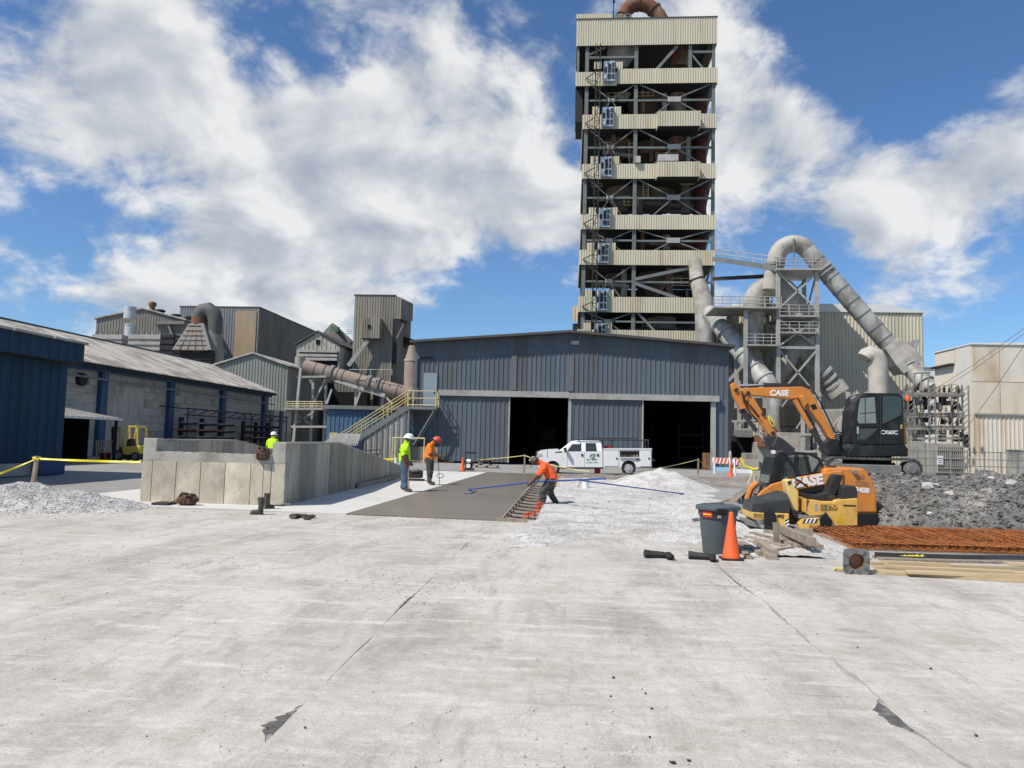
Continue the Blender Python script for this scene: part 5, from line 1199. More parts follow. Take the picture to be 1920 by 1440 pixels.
for k in range(3): Bx(sg, 'printed_line', m_blklet, (s_(1751, 865).x, Ys - .672, s_(1750, 867 - k * 4).z, s_(1758, 865).x, Ys - .661, s_(1750, 866 - k * 4).z))
ss = thing('substation_gantry', 'rusty lattice substation gantry crowded with insulators', 'gantry', s_(1755, 790, 58))
Y5 = 58.0
for px in (1703, 1742, 1785, 1805):
    for dx in (0, .45):
        x = s_(px, 780, Y5).x + dx; Br(ss, 'leg', m_sub, (x, Y5, 0), (x, Y5, s_(px, 722, Y5).z), .09)
    for k in range(16):
        z = .3 + k * .42; x = s_(px, 780, Y5).x
        if z < s_(px, 726, Y5).z: Br(ss, 'lacing', m_sub, (x, Y5, z), (x + .45, Y5, z + .42), .05)
for py in (738, 742, 776, 781, 800, 804, 822):
    Br(ss, 'cross_beam', m_sub, s_(1698, py, Y5), s_(1808, py, Y5), .16)
for py in (738, 776, 800):
    for k in range(14):
        a = s_(1699 + k * 8, py, Y5); Br(ss, 'beam_lacing', m_dusty, a, s_(1703 + k * 8, py + 5, Y5), .06)
rs = random.Random(5)
for k in range(70):
    px = rs.uniform(1690, 1806); py = rs.choice((733, 738, 770, 796, 815)); a = s_(px, py + rs.uniform(-3, 3), Y5 + rs.uniform(-.8, 2.5))
    MB().lathe(a, [(.05, 0), (.12, .05), (.06, .1), (.12, .16), (.06, .21), (.12, .27), (.06, .32), (.04, .5)], 8).build('insulator', m_sub if rs.random() < .6 else m_mach, ss)
for k in range(34):
    px = rs.uniform(1692, 1800); py = rs.choice((760, 768, 792, 815, 748, 828)); a = s_(px, py, Y5 + .3)
    Bx(ss, 'switch_box', rs.choice((m_sub, m_sub, m_mach, m_dusty)), (a.x, Y5 + .2, a.z, a.x + rs.uniform(.2, .45), Y5 + .6, a.z + rs.uniform(.3, .8)))
for px in (1706, 1720, 1733): Tb(ss, 'frame_post', m_sub, [s_(px + 6, 728, Y5), s_(px + 9, 700, Y5)], .06, 5); 
Tb(ss, 'frame_top', m_sub, [s_(1714, 700, Y5), s_(1744, 698, Y5)], .06, 5)
for k in range(8):
    a = s_(1702 + k * 13, 745, Y5 - .3); b = s_(1702 + k * 13 + rs.uniform(-10, 14), 800, Y5 - .3); m_ = (a + b) / 2 + Vector((rs.uniform(-.5, .5), 0, -.3)); Tb(ss, 'cable', m_mach, [a, m_, b], .025, 4)
for i, (a, b) in enumerate((((1740, 738), (1925, 612)), ((1745, 742), (1925, 622)), ((1805, 812), (1925, 640)))):
    w = thing('overhead_wire', ('topmost', 'second', 'steepest')[i] + ' overhead wire rising right from the substation gantry', 'wire', s_(*a, 57))
    Tb(w, 'wire', m_dusty, [s_(*a, 57), (s_(*a, 57) + at(*b, 50)) / 2 + Vector((0, 0, -.15)), at(*b, 50)], .02, 5)
# chain-link style pipe fence
fn_ = thing('pipe_fence', 'grey pipe fence in front of the beige building', 'fence', at(1850, 890, 52))
Yf_ = 52.0; fx0, fx1 = at(1690, 880, Yf_).x, at(1940, 880, Yf_).x
for k in range(9): x = fx0 + (fx1 - fx0) * k / 8; Tb(fn_, 'post', m_dusty, [(x, Yf_, 0), (x, Yf_, 1.75)], .045, 6)
for z in (.25, .75, 1.2, 1.7): Tb(fn_, 'rail', m_dusty, [(fx0, Yf_, z), (fx1, Yf_, z)], .028, 5)
for k in range(60): x = fx0 + (fx1 - fx0) * k / 60; Tb(fn_, 'mesh_wire', m_dusty, [(x, Yf_ + .03, .2), (x, Yf_ + .03, 1.7)], .008, 3)
gb = thing('grey_box', 'pale grey electrical box standing behind the fence at the right edge', 'electrical box', at(1912, 885, 53)); p0 = at(1902, 880, 53); Bx(gb, 'cabinet', m_galv, (p0.x, 53, 0, p0.x + 1.3, 54, at(1912, 845, 53).z), .04); Bx(gb, 'lid', m_galv, (p0.x - .05, 52.95, at(1912, 845, 53).z, p0.x + 1.35, 54.05, at(1912, 843, 53).z))
# ---------------------------------------------------------------- concrete retaining walls
rw = thing('retaining_wall', 'U shaped cast concrete retaining wall with board-marked panels', 'wall', (-8.6, 17.5, 0))
Y0 = 17.5
bx = [at(p, 900, Y0).x for p in (284, 329, 375, 421, 469, 493, 508, 531)]
xl, xr = at(264, 900, Y0).x, at(534, 900, Y0).x
Bx(rw, 'core', m_ccap, (xl + .03, Y0 + .03, 0, xr - .03, Y0 + .30, 1.0))
edges = [xl] + bx[:-1] + [xr]
for i in range(len(edges) - 1):
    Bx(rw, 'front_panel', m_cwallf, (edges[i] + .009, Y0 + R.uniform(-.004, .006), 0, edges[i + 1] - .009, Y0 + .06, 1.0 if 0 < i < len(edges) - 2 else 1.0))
rim = MB()
n = 40
top = [(xl + .34 + (xr - .34 - xl - .34) * k / n, 1.235 + fn(k * .4, 3, 1, .02) - .03 * k / n) for k in range(n + 1)]
rim.prism([(xl + .34, 1.0)] + top + [(xr - .34, 1.0)], Y0 + .01, Y0 + .31); rim.build('rough_rim', m_ccap, rw)
Bx(rw, 'left_pillar', m_ccap, (xl + .01, Y0 + .012, 1.0, xl + .34, Y0 + .3, 1.545), .012); Bx(rw, 'right_pillar', m_ccap, (xr - .34, Y0 + .012, 1.0, xr - .01, Y0 + .3, 1.525), .012)
def zprof(y): return 1.525 if y < 22.2 else 1.525 - (y - 22.2) * (1.525 - .50) / (32.0 - 22.2)
def wall_run(xa, xb, nm, n, seed):
    rg = random.Random(seed); ys = [Y0 + .31]
    while ys[-1] < 31.9: ys.append(min(32.0, ys[-1] + rg.choice((.62, .75, .8, .9, 1.0, 1.2))))
    def X(y): return xa + (xb - xa) * (y - Y0) / (32 - Y0)
    for i in range(len(ys) - 1):
        a, b = ys[i] + .008, ys[i + 1] - .008; o = rg.uniform(-.006, .006)
        cut = [a, 22.2, b] if a < 22.2 < b else [a, b]
        vs = []; m = len(cut)
        for y in cut: vs += [(X(y) + o, y, 0), (X(y) + o, y, zprof(y) - .05), (X(y) - .3, y, zprof(y) - .05), (X(y) - .3, y, 0)]
        fs = []
        for k in range(m - 1):
            for q_ in range(4): fs.append((k * 4 + q_, k * 4 + (q_ + 1) % 4, k * 4 + 4 + (q_ + 1) % 4, k * 4 + 4 + q_))
        fs += [(0, 1, 2, 3), tuple(reversed([4 * (m - 1) + q_ for q_ in range(4)]))]
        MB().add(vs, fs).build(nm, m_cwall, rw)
    vs = []; cut = [Y0 + .3, 22.2, 32.0]
    for y in cut: vs += [(X(y) + .012, y, zprof(y) - .05), (X(y) + .012, y, zprof(y)), (X(y) - .312, y, zprof(y)), (X(y) - .312, y, zprof(y) - .05)]
    fs = [(k * 4 + q_, k * 4 + (q_ + 1) % 4, k * 4 + 4 + (q_ + 1) % 4, k * 4 + 4 + q_) for k in range(2) for q_ in range(4)] + [(0, 1, 2, 3), (11, 10, 9, 8)]
    MB().add(vs, fs).build('coping', m_ccap, rw)
wall_run(xr - .012, -7.22, 'side_panel', 16, 4); wall_run(xl + .312, -10.4, 'side_panel', 16, 9)
Br(rw, 'skirting_board', m_wood, (xr - .12, 24.2, .09), (-7.0, 30.0, .09), .06, .16)

# timber forms along the slab with kickers and stakes
fm = thing('slab_formwork', 'timber edge form with raking kickers along the wet slab', 'formwork', (-1.3, 20, 0))
for k in range(6): Br(fm, 'form_board', m_wood, (-1.40 + .002 * (k % 2), 15.95 + k * 3.8, -.06), (-1.40 + .002 * (k % 2), 15.95 + (k + 1) * 3.8 - .02, -.06), .04, .26)
for k in range(22):
    y = 16.3 + k * (.80 + .02 * k)
    if y > 36: break
    Br(fm, 'stake', m_wood, (-1.34, y, -.25), (-1.34, y, .07), .05, .06)
    Br(fm, 'kicker', M('pale_kicker', (0.36, 0.31, 0.25), .85, 0, .2, 4.0, rnd=.2), (-1.34, y + .05, .012), (-.66, y + .02, -.03), .085, .045)
Br(fm, 'end_board', m_wood, (-1.5, 15.82, .03), (-.85, 15.75, .03), .045, .09)
for i, (px, py) in enumerate(((990, 975), (1002, 972), (1010, 962), (1013, 955), (1015, 947), (1038, 920), (1041, 914), (1044, 908), (1047, 902), (1050, 896))):
    p = gnd(px, py, -.02)
    c = thing('form_clamp', 'orange-red adjustable form clamp on the edge form, %s from the near end' % ('nearest', 'second', 'third', 'fourth', 'fifth', 'sixth', 'seventh', 'eighth', 'ninth', 'farthest')[i], 'form clamp', p, 'orange clamps along the slab form')
    Tb(c, 'rod', m_rubber, [p + Vector((0, 0, -.1)), p + Vector((.02, 0, .17))], .010, 6); Br(c, 'arm', m_clamp, p + Vector((-.10, 0, .13)), p + Vector((.10, .03, .15)), .035, .03); Br(c, 'shoe', m_clamp, p + Vector((-.08, -.02, .03)), p + Vector((-.08, .04, .13)), .04, .035); Br(c, 'brace', m_clamp, p + Vector((-.08, 0, .05)), p + Vector((.02, 0, .12)), .02)

# ---------------------------------------------------------------- people
def person(name, label, base, facing, J, mats, hat, hatm, scale=1.0, tilt=(0, 0)):
    """J: joint overrides; local x forward, y left, z up"""
    D = dict(pelvis=(0, 0, .96), waist=(0, 0, 1.10), chest=(.01, 0, 1.32), neck=(.0, 0, 1.50), head0=(.02, 0, 1.58), head1=(.035, 0, 1.67), head2=(.02, 0, 1.745),
             hipL=(0, .095, .92), kneeL=(.03, .10, .50), ankL=(-.02, .10, .10), toeL=(.17, .12, .04), shL=(0, .19, 1.43), elL=(-.02, .25, 1.16), wrL=(.06, .25, .92),
             hipR=(0, -.095, .92), kneeR=(.03, -.10, .50), ankR=(-.02, -.10, .10), toeR=(.17, -.12, .04), shR=(0, -.19, 1.43), elR=(-.02, -.25, 1.16), wrR=(.06, -.25, .92))
    D.update(J)
    for s in 'LR':
        w = Vector(D['wr' + s]); e = Vector(D['el' + s]); d = (w - e).normalized()
        sd = Vector((0, 1 if s == 'L' else -1, 0)); f_ = d.cross(sd).normalized()
        D['pa' + s] = tuple(w + d * .07)
        for k, (off, ln) in enumerate(((-.030, .065), (-.010, .08), (.010, .075), (.028, .06))):
            a = w + d * .10 + f_ * off; D['f%d%s' % (k, s)] = tuple(a); D['g%d%s' % (k, s)] = tuple(a + d * ln * .55 - sd * .035)
        D['th' + s] = tuple(w + d * .05 - f_ * .05); D['ti' + s] = tuple(w + d * .09 - f_ * .06 - sd * .01)
    h1 = Vector(D['head1']); h0 = Vector(D['head0']); upd = (Vector(D['head2']) - h0).normalized(); fwd = Vector((0, 1, 0)).cross(upd)
    if fwd.length < .1: fwd = Vector((1, 0, 0))
    fwd.normalize(); 
    D['nose'] = tuple(h1 + fwd * .105 - upd * .02)
    D['earL'] = tuple(h1 + Vector((0, .085, 0))); D['earR'] = tuple(h1 - Vector((0, .085, 0)))
    B = [('pelvis', 'waist', 0), ('waist', 'chest', 0), ('chest', 'neck', 0), ('neck', 'head0', 2), ('head0', 'head1', 2), ('head1', 'head2', 2), ('head1', 'nose', 2), ('head1', 'earL', 2), ('head1', 'earR', 2)]
    for s in 'LR':
        B += [('pelvis', 'hip' + s, 1), ('hip' + s, 'knee' + s, 1), ('knee' + s, 'ank' + s, 1), ('ank' + s, 'toe' + s, 3), ('chest', 'sh' + s, 0), ('sh' + s, 'el' + s, 0), ('el' + s, 'wr' + s, 2), ('wr' + s, 'pa' + s, 2)]
        for k in range(4): B += [('pa' + s, 'f%d%s' % (k, s), 2), ('f%d%s' % (k, s), 'g%d%s' % (k, s), 2)]
        B += [('wr' + s, 'th' + s, 2), ('th' + s, 'ti' + s, 2)]
    rad_ = dict(pelvis=(.175, .165), waist=(.185, .175), chest=(.19, .165), neck=.06, head0=.075, head1=.092, head2=.075, hip=.125, knee=.092, ank=.07, toe=.055, sh=.105, el=.075, wr=.034, pa=.034, nose=.018, ear=.02, th=.013, ti=.010, f=.0105, g=.009)
    names = list(D); idx = {n: i for i, n in enumerate(names)}
    me = bpy.data.meshes.new(name); me.from_pydata([D[n] for n in names], [(idx[a], idx[b]) for a, b, _ in B], [])
    o = bpy.data.objects.new('tmp', me); COL.objects.link(o); o.modifiers.new('s', 'SKIN')
    for n in names:
        key = n if n in rad_ else n.rstrip('LR'); key = key if key in rad_ else key.rstrip('0123'); r_ = rad_[key]; r_ = r_ if isinstance(r_, tuple) else (r_, r_)
        sv = me.skin_vertices[0].data[idx[n]]; sv.radius = r_; sv.use_root = n == 'pelvis'
    o.modifiers['s'].use_smooth_shade = True; ss_ = o.modifiers.new('u', 'SUBSURF'); ss_.levels = 2; ss_.render_levels = 2
    bpy.context.view_layer.update()
    m2 = bpy.data.meshes.new_from_object(o.evaluated_get(bpy.context.evaluated_depsgraph_get())); bpy.data.objects.remove(o)
    m2.materials.clear()
    for m in mats: m2.materials.append(m)
    segs = [(Vector(D[a]), Vector(D[b]), k) for a, b, k in B]
    for f in m2.polygons:
        c = f.center; best = (9, 0)
        for a, b, k in segs:
            ab = b - a; t = max(0, min(1, (c - a).dot(ab) / max(1e-9, ab.length_squared))); d = (c - a - ab * t).length
            if k == 0 and abs(a.y) < .05: d -= .06
            if d < best[0]: best = (d, k)
        f.material_index = best[1]; f.use_smooth = True
    cloth = {}
    for f in m2.polygons:
        for vi in f.vertices: cloth[vi] = cloth.get(vi, True) and f.material_index in (0, 1)
    nrm = [v.normal.copy() for v in m2.vertices]
    for v in m2.vertices:
        if cloth.get(v.index): v.co += nrm[v.index] * (.020 * noise.noise(Vector((v.co.x * 9, v.co.y * 9, v.co.z * 15))) + .010 * noise.noise(v.co * 30))
    t = thing(name, label, 'person', base)
    ORG[t.name] = (0, 0, 0)
    b = place('body', m2, Vector(), t)
    # hat: dome and brim around the head, following the head tilt
    R3 = Matrix((fwd, upd.cross(fwd), upd)).transposed()
    c = h1 + upd * .035
    hb = MB(); hb.lathe((0, 0, 0), [(.128, -.004), (.128, .008), (.118, .03), (.112, .075), (.085, .12), (.045, .14), (0.0005, .147)], 18)
    hat_o = MB(); hat_o.v = [tuple(c + R3 @ Vector(v)) for v in hb.v]; hat_o.f = hb.f; hat_o.sm = hb.sm; hat_o.mi = hb.mi
    ho = hat_o.build('hard_hat', hatm, t)
    br = MB(); br.prism([(.215 * math.cos(a) if math.cos(a) > 0 else .135 * math.cos(a), .135 * math.sin(a)) for a in [2 * math.pi * k / 20 for k in range(20)]], -.010, .002, 'xy')
    br.v = [tuple(c + R3 @ Vector(v)) for v in br.v]; br.build('brim', hatm, ho)
    for s in (-1, 1):
        e = h1 + fwd * .085 + Vector((0, s * .033, 0)) + upd * .012
        MB().lathe(e, [(.0005, -.012), (.011, -.006), (.011, .006), (.0005, .012)], 8).build('eye', m_blklet, b)
    t.rotation_euler = (0, 0, facing); t.scale = (1.26 * scale, 1.14 * scale, scale)
    return t
w2 = person('person', 'person in lime shirt and blue jeans standing on the pale apron edge, white hard hat', gnd(757, 922, .012), rad(8),
            dict(head0=(.04, 0, 1.57), head1=(.07, 0, 1.655), head2=(.08, 0, 1.73), kneeL=(.02, .12, .5), ankL=(-.05, .12, .1), toeL=(.14, .14, .04), ankR=(.04, -.12, .10), toeR=(.22, -.14, .04), elR=(-.03, -.26, 1.16), wrR=(.09, -.22, .95), elL=(0, .25, 1.15), wrL=(.12, .2, .93)),
            [m_lime, m_jean, m_skin, m_boot], None, m_hatw)
w3 = person('person', 'person in orange shirt and dark trousers looking down, red hard hat, holding a rod', gnd(804, 909, .012), rad(2),
            dict(head0=(.10, 0, 1.545), head1=(.16, 0, 1.61), head2=(.21, 0, 1.67), neck=(.04, 0, 1.49), chest=(.02, 0, 1.32), elR=(.04, -.25, 1.17), wrR=(.27, -.18, 1.05), elL=(.04, .25, 1.17), wrL=(.28, .16, 1.02), ankL=(-.02, .13, .1), ankR=(.02, -.13, .1)),
            [m_or, m_dkp, m_skin, m_boot], None, m_hatr)
w4 = person('person', 'person in coral shirt bent forward pushing the long blue float pole', Vector((-.52, 20.35, -.06)), rad(176),
            dict(pelvis=(-.06, 0, .76), waist=(-.02, 0, .90), chest=(.08, 0, 1.08), neck=(.17, 0, 1.22), head0=(.23, 0, 1.25), head1=(.305, 0, 1.27), head2=(.355, 0, 1.33),
                 hipL=(-.06, .10, .73), kneeL=(.14, .14, .45), ankL=(.12, .16, .10), toeL=(.30, .17, .04), hipR=(-.06, -.10, .73), kneeR=(.02, -.14, .41), ankR=(-.16, -.16, .10), toeR=(.02, -.18, .04),
                 shL=(.11, .19, 1.15), elL=(.22, .27, .90), wrL=(.40, .18, .68), shR=(.11, -.19, 1.15), elR=(-.06, -.32, .96), wrR=(.05, -.24, .70)),
            [m_or2, m_dkp, m_skin, m_boot], None, m_hatk, .95)
p1 = gnd(512, 858); p1 = at(511, 840, 34.0)
w1 = person('person', 'person in lime shirt and white hard hat half hidden behind the retaining wall', Vector((p1.x, 34.0, 0)), rad(70),
            dict(elL=(.0, .27, 1.16), wrL=(.14, .2, 1.0), elR=(.0, -.27, 1.16), wrR=(.14, -.2, 1.0)), [m_lime, m_jean, m_skin, m_boot], None, m_hatw)

# ---------------------------------------------------------------- bull float and spare pole
bf = thing('bull_float', 'long blue pole bull float resting on the wet slab', 'float', gnd(885, 920, .03))
SLZ = .03
e0 = gnd(882, 917, SLZ + .12); e1 = at(1128, 898, 24.0)
q0 = gnd(882, 917.5, SLZ + .10)
Tb(bf, 'pole', m_pole, [q0, at(1000, 903.5, 20.7), at(1135, 897.5, 18.2)], .024, 10)
Bx(bf, 'float_blade', m_steel, (q0.x - .12, q0.y - .65, SLZ + .004, q0.x + .10, q0.y + .65, SLZ + .035), .008); Bx(bf, 'bracket', m_pole, (q0.x - .05, q0.y - .06, SLZ + .03, q0.x + .05, q0.y + .06, q0.z + .02))
sp = thing('spare_pole', 'loose blue pole propped across the white gravel', 'pole', at(1180, 910, 23))
Tb(sp, 'pole', m_pole, [at(1078, 899.5, 20.5), gnd(1281, 926, .06)], .020, 10); Cy(sp, 'end_sleeve', m_bars, gnd(1276, 925.4, .06), gnd(1281, 926, .06), .026)
rd = thing('tamping_rod', 'thin dark rod with hoop held by the person in orange', 'tool', gnd(820, 905)); p = at(822, 905, 27.2)
Tb(rd, 'rod', m_bars, [(p.x + .05, 27.2, .02), (p.x - .06, 27.2, 1.15)], .012, 6); MB().tube([(p.x + .05 + .13 * math.cos(a), 27.2 + .05, .35 + .08 * math.sin(a)) for a in [k * .628 for k in range(10)]], .012, 5, closed=True).build('hoop', m_bars, rd)
bd = thing('hand_board', 'wooden board held upright beside the leg of the person in lime', 'board', gnd(765, 915)); p = at(764, 905, 23.2); MB().bar((p.x + .02, 23.2, .10), (p.x - .04, 23.2, .85), .10, .03).build('plank', m_wood, bd)
mx = thing('vibrator_motor', 'small dark motor unit standing on the apron behind the person in lime', 'motor', gnd(778, 902)); p = gnd(776, 902)
Bx(mx, 'engine', m_mach, (p.x - .25, p.y - .1, .12, p.x + .3, p.y + .35, .42), .04); Bx(mx, 'skid', m_bars, (p.x - .32, p.y - .15, .012, p.x + .36, p.y + .4, .08)); Cy(mx, 'muffler', m_dusty, (p.x - .1, p.y - .1, .42), (p.x + .2, p.y - .1, .46), .07); Tb(mx, 'handle', m_bars, [(p.x - .25, p.y, .3), (p.x - .3, p.y, .85), (p.x - .1, p.y, .95)], .018, 6)

# ---------------------------------------------------------------- boots, bags and tools
def boot(par, base, ang, lying=False, nm='boot', sc=1.0, mat=None):
    m_ = mat or m_rubber
    shaft = [(0, 0, .09), (-.01, 0, .16), (-.005, 0, .26), (0, 0, .36)]
    foot = [(-.055, 0, .045), (-.01, 0, .05), (.07, 0, .05), (.16, 0, .045), (.205, 0, .04)]
    mb = MB(); mb.tube(shaft, [.062, .058, .068, .075], 12).tube(foot, [.03, .055, .052, .05, .02], 12); mb.prism([(-.075, -.045), (.1, -.05), (.2, -.035), (.215, 0), (.2, .035), (.1, .05), (-.075, .045)], 0, .018, 'xy')
    rot = Matrix.Rotation(ang, 4, 'Z') @ (Matrix.Rotation(rad(86), 4, 'Y') if lying else Matrix.Identity(4))
    if lying: rot = Matrix.Rotation(ang, 4, 'Z') @ Matrix.Rotation(rad(88), 4, 'X')
    if lying: mb.v = [(v[0], v[1] * .72 + .012 * noise.noise(Vector(v) * 14), v[2] + .012 * noise.noise(Vector((v[2], v[0], 3)) * 12)) for v in mb.v]
    z0 = min((rot @ (Vector(v) * sc)).z for v in mb.v)
    mb.v = [tuple(Vector(base) + rot @ (Vector(v) * sc) - Vector((0, 0, z0))) for v in mb.v]
    return mb.build(nm, m_, par)
for nm, lab, spots in (('rubber_boots', 'muddy green rubber boots standing and lying in front of the wall corner', [((488, 965), rad(190), False), ((500, 955), rad(60), False)]),
                       ('fallen_boots', 'pair of dark rubber boots fallen over left of the wet slab', [((560, 970), rad(0), True), ((572, 972), rad(25), True)])):
    t = thing(nm, lab, 'boots', gnd(*spots[0][0]))
    for (p, a, l) in spots: boot(t, gnd(*p), a, l, mat=M('muddy_boot', (0.075, 0.07, 0.05), .8, 0, .3, 8.0, (0.16, 0.15, 0.125), .5, .7, 5.0))
for (p, a, lab) in (((1258, 1047), rad(-86), 'black rubber boot lying alone left of the orange cone'), ((1342, 1051), rad(-100), 'black rubber boot lying flat against the foot of the orange cone')):
    t = thing('rubber_boot', lab, 'boot', gnd(*p)); boot(t, gnd(*p), a, True, sc=1.1)
def bag(name, lab, c, sx, sy, sz, seed, mat=None):
    t = thing(name, lab, 'bag', c); rg = random.Random(seed); mb = MB(); n, m = 14, 8; vs = []
    for j in range(m + 1):
        v = j / m; rr_ = math.sin(math.pi * (.10 + .80 * v)) ** .30
        for k in range(n):
            a = 2 * math.pi * k / n; w = 1 + .38 * noise.noise(Vector((math.cos(a) * 2 + seed, math.sin(a) * 2, v * 4)))
            vs.append((c[0] + sx * rr_ * w * math.cos(a), c[1] + sy * rr_ * w * math.sin(a), c[2] + sz * v * (1 + .15 * noise.noise(Vector((a, v, seed))))))
    fs = [(j * n + k, j * n + (k + 1) % n, (j + 1) * n + (k + 1) % n, (j + 1) * n + k) for j in range(m) for k in range(n)] + [tuple(range(n - 1, -1, -1)), tuple(m * n + k for k in range(n))]
    mb.add(vs, fs, True).build('sack', mat or m_brown, t)
    MB().tube([(c[0] - sx * .5, c[1] - sy * .6, c[2] + sz * .8), (c[0] - sx * .2, c[1] - sy * .9, c[2] + sz * 1.15), (c[0] + sx * .3, c[1] - sy * .8, c[2] + sz * 1.1), (c[0] + sx * .5, c[1] - sy * .6, c[2] + sz * .8)], .018, 6).build('handle', m_rubber, t)
    for k in range(3): Bx(t, 'pocket', m_brown, (c[0] - sx * .75 + k * sx * .5, c[1] - sy * 1.02, c[2] + sz * .15, c[0] - sx * .35 + k * sx * .5, c[1] - sy * .7, c[2] + sz * .62), .02)
    return t
p = gnd(350, 948); b1 = bag('tool_bag', 'muddy brown tool bag on the ground in front of the wall', (p.x, p.y, 0.012), .24, .17, .26, 3)
tl = thing('shovel', 'shovel handle leaning low against the muddy tool bag', 'tool', gnd(320, 945)); Tb(tl, 'handle', m_wood, [gnd(309, 945, .03), at(340, 933, 17.0)], .018, 6); Bx(tl, 'grip', m_bars, tuple(gnd(309, 945, .0) - Vector((.06, .03, -.0))) + tuple(gnd(309, 945, .05) + Vector((.03, .03, .02))))
p = at(487, 856, 17.3); b2 = bag('slung_bag', 'rusty brown tool bag slung over the top of the low wall', (p.x, 17.48, 1.08), .17, .13, .30, 8)
hz_ = thing('hand_trowel', 'small dark trowel lying at the foot of the wall corner', 'tool', gnd(530, 952)); p = gnd(528, 950); Bx(hz_, 'blade', m_bars, (p.x - .2, p.y - .05, .014, p.x + .05, p.y + .06, .035), .005); Tb(hz_, 'handle', m_wood, [(p.x - .02, p.y, .06), (p.x + .2, p.y + .05, .06)], .018, 6)
def wheel(par, c, r, w, axis='y', hub=m_silver, nm='wheel'):
    """tyre lathe across Y plus dished rim"""
    o = MB().lathe(c, [(r * .60, 0), (r * .92, 0), (r, w * .18), (r, w * .82), (r * .92, w), (r * .60, w)], 28, axis='y').build(nm, m_rubber, par)
    MB().lathe(Vector(c) - Vector((0, .065, 0)), [(r * .60, .06), (r * .56, .05), (r * .30, .06), (r * .26, .015), (.001, .01)], 24, axis='y').build('rim', hub, o)
    for k in range(8):
        a = k * math.pi / 4; cc = Vector(c) + Vector((math.cos(a) * r * .42, -.022, math.sin(a) * r * .42)); MB().lathe(cc, [(r * .05, 0), (r * .05, .02)], 8, axis='y').build('rim_hole', m_dark, o)
    return o
def arch(cx, cy, r, a0=180, a1=0, n=10): return [(cx + r * math.cos(rad(a0 + (a1 - a0) * k / n)), cy - r * math.sin(rad(a0 + (a1 - a0) * k / n))) for k in range(n + 1)]
# ---------------------------------------------------------------- work truck
Yt = 40.3
tk = thing('work_truck', 'white crew cab work truck with service body parked across the hangar doors', 'truck', at(1115, 890, 41.3))
low = [(1006, 857), (1008.5, 847), (1014, 844.3), (1028, 842.6), (1045, 842), (1052, 846.5), (1130, 846.5), (1130, 876), (1049.5, 876)] + list(reversed(arch(1036.5, 877, 13.2, 180, 0))) + [(1010, 876), (1006.5, 872)]
Px(tk, 'body', m_white, low, Yt, 1.95, .05)
# greenhouse, narrower at the roof
g0 = pxpoly([(1046, 846.6), (1130, 846.6), (1128, 828), (1122, 826.4), (1085, 825.6), (1072, 826.8)], Yt)
mb = MB(); n = len(g0); ins = [.02, .02, .20, .24, .24, .20]
vs = [(x, Yt + ins[i], z) for i, (x, z) in enumerate(g0)] + [(x, Yt + 1.95 - ins[i], z) for i, (x, z) in enumerate(g0)]
mb.add(vs, [tuple(range(n)), tuple(range(2 * n - 1, n - 1, -1))] + [(i, (i + 1) % n, n + (i + 1) % n, n + i) for i in range(n)]); cab = mb.build('cab', m_white, tk, .04)
def glass(pts, nm='side_window'):
    v = []
    for (x, y) in pts:
        p = at(x, y, Yt); f_ = max(0, min(1, (846.6 - y) / 19.0)); v.append((p.x, Yt + .02 + .195 * f_ - .012, p.z))
    m = len(v); MB().add(v + [(a, b + .02, c) for a, b, c in v], [tuple(range(m)), tuple(range(2 * m - 1, m - 1, -1))] + [(i, (i + 1) % m, m + (i + 1) % m, m + i) for i in range(m)]).build(nm, m_glass, cab)
glass([(1066, 842), (1074, 831), (1090, 830.3), (1090, 846.2), (1062.5, 846.2)]); glass([(1098, 830.6), (1117, 830.6), (1119.5, 846.2), (1098.3, 846.2)])
ws = [at(1048.5, 844.6, Yt), at(1070.5, 828.2, Yt)]
MB().add([(ws[0].x - .02, Yt + .16, ws[0].z + .03), (ws[0].x - .02, Yt + 1.79, ws[0].z + .03), (ws[1].x - .02, Yt + 1.68, ws[1].z + .03), (ws[1].x - .02, Yt + .27, ws[1].z + .03)], [(0, 1, 2, 3)]).build('windscreen', m_glass, cab)
for (x0, x1) in ((1063, 1094.5), (1095.5, 1127)):
    Px(tk, 'door_seam', m_dusty, [(x0, 848), (x0 + .5, 848), (x0 + .5, 875), (x0, 875)], Yt - .006, .01)
for px in (1091.5, 1121): Px(tk, 'door_handle', m_bars, [(px - 1.8, 851), (px + 1.8, 851), (px + 1.8, 855.6), (px - 1.8, 855.6)], Yt - .03, .04)
Px(tk, 'side_vent', m_bars, [(1042, 847.2), (1054, 846), (1053, 848.4), (1040, 848.8)], Yt - .012, .02)
Px(tk, 'mirror', m_bars, [(1056, 840), (1062, 839), (1063, 848), (1059, 848.6)], Yt - .32, .22, .02)
Px(tk, 'headlamp', m_silver, [(1008, 850), (1016, 850), (1017, 856), (1008, 857)], Yt - .015, .3, .01); Px(tk, 'bumper', m_galv, [(1003.5, 862), (1012, 862), (1012, 872), (1004.5, 872)], Yt - .03, 2.0, .03); Px(tk, 'grille', m_bars, [(1004.8, 846), (1006.5, 846), (1006, 862), (1004.2, 862)], Yt + .25, 1.4, .01)
Tb(tk, 'antenna', m_bars, [at(1026.5, 858, Yt), at(1026.3, 839, Yt)], .012, 5)
Px(tk, 'side_sill', m_bars, [(1050, 876), (1131, 876), (1131, 879), (1052, 879)], Yt + .1, 1.7)
for cx in (1036.5,): Px(tk, 'wheel_well', m_black, arch(cx, 877, 13.0) + [(cx + 13, 878), (cx - 13, 878)], Yt + .12, 1.6)
wheel(tk, at(1037, 878.5, Yt + .06) , .36, .28); wheel(tk, at(1037, 878.5, Yt + 1.6), .36, .28)
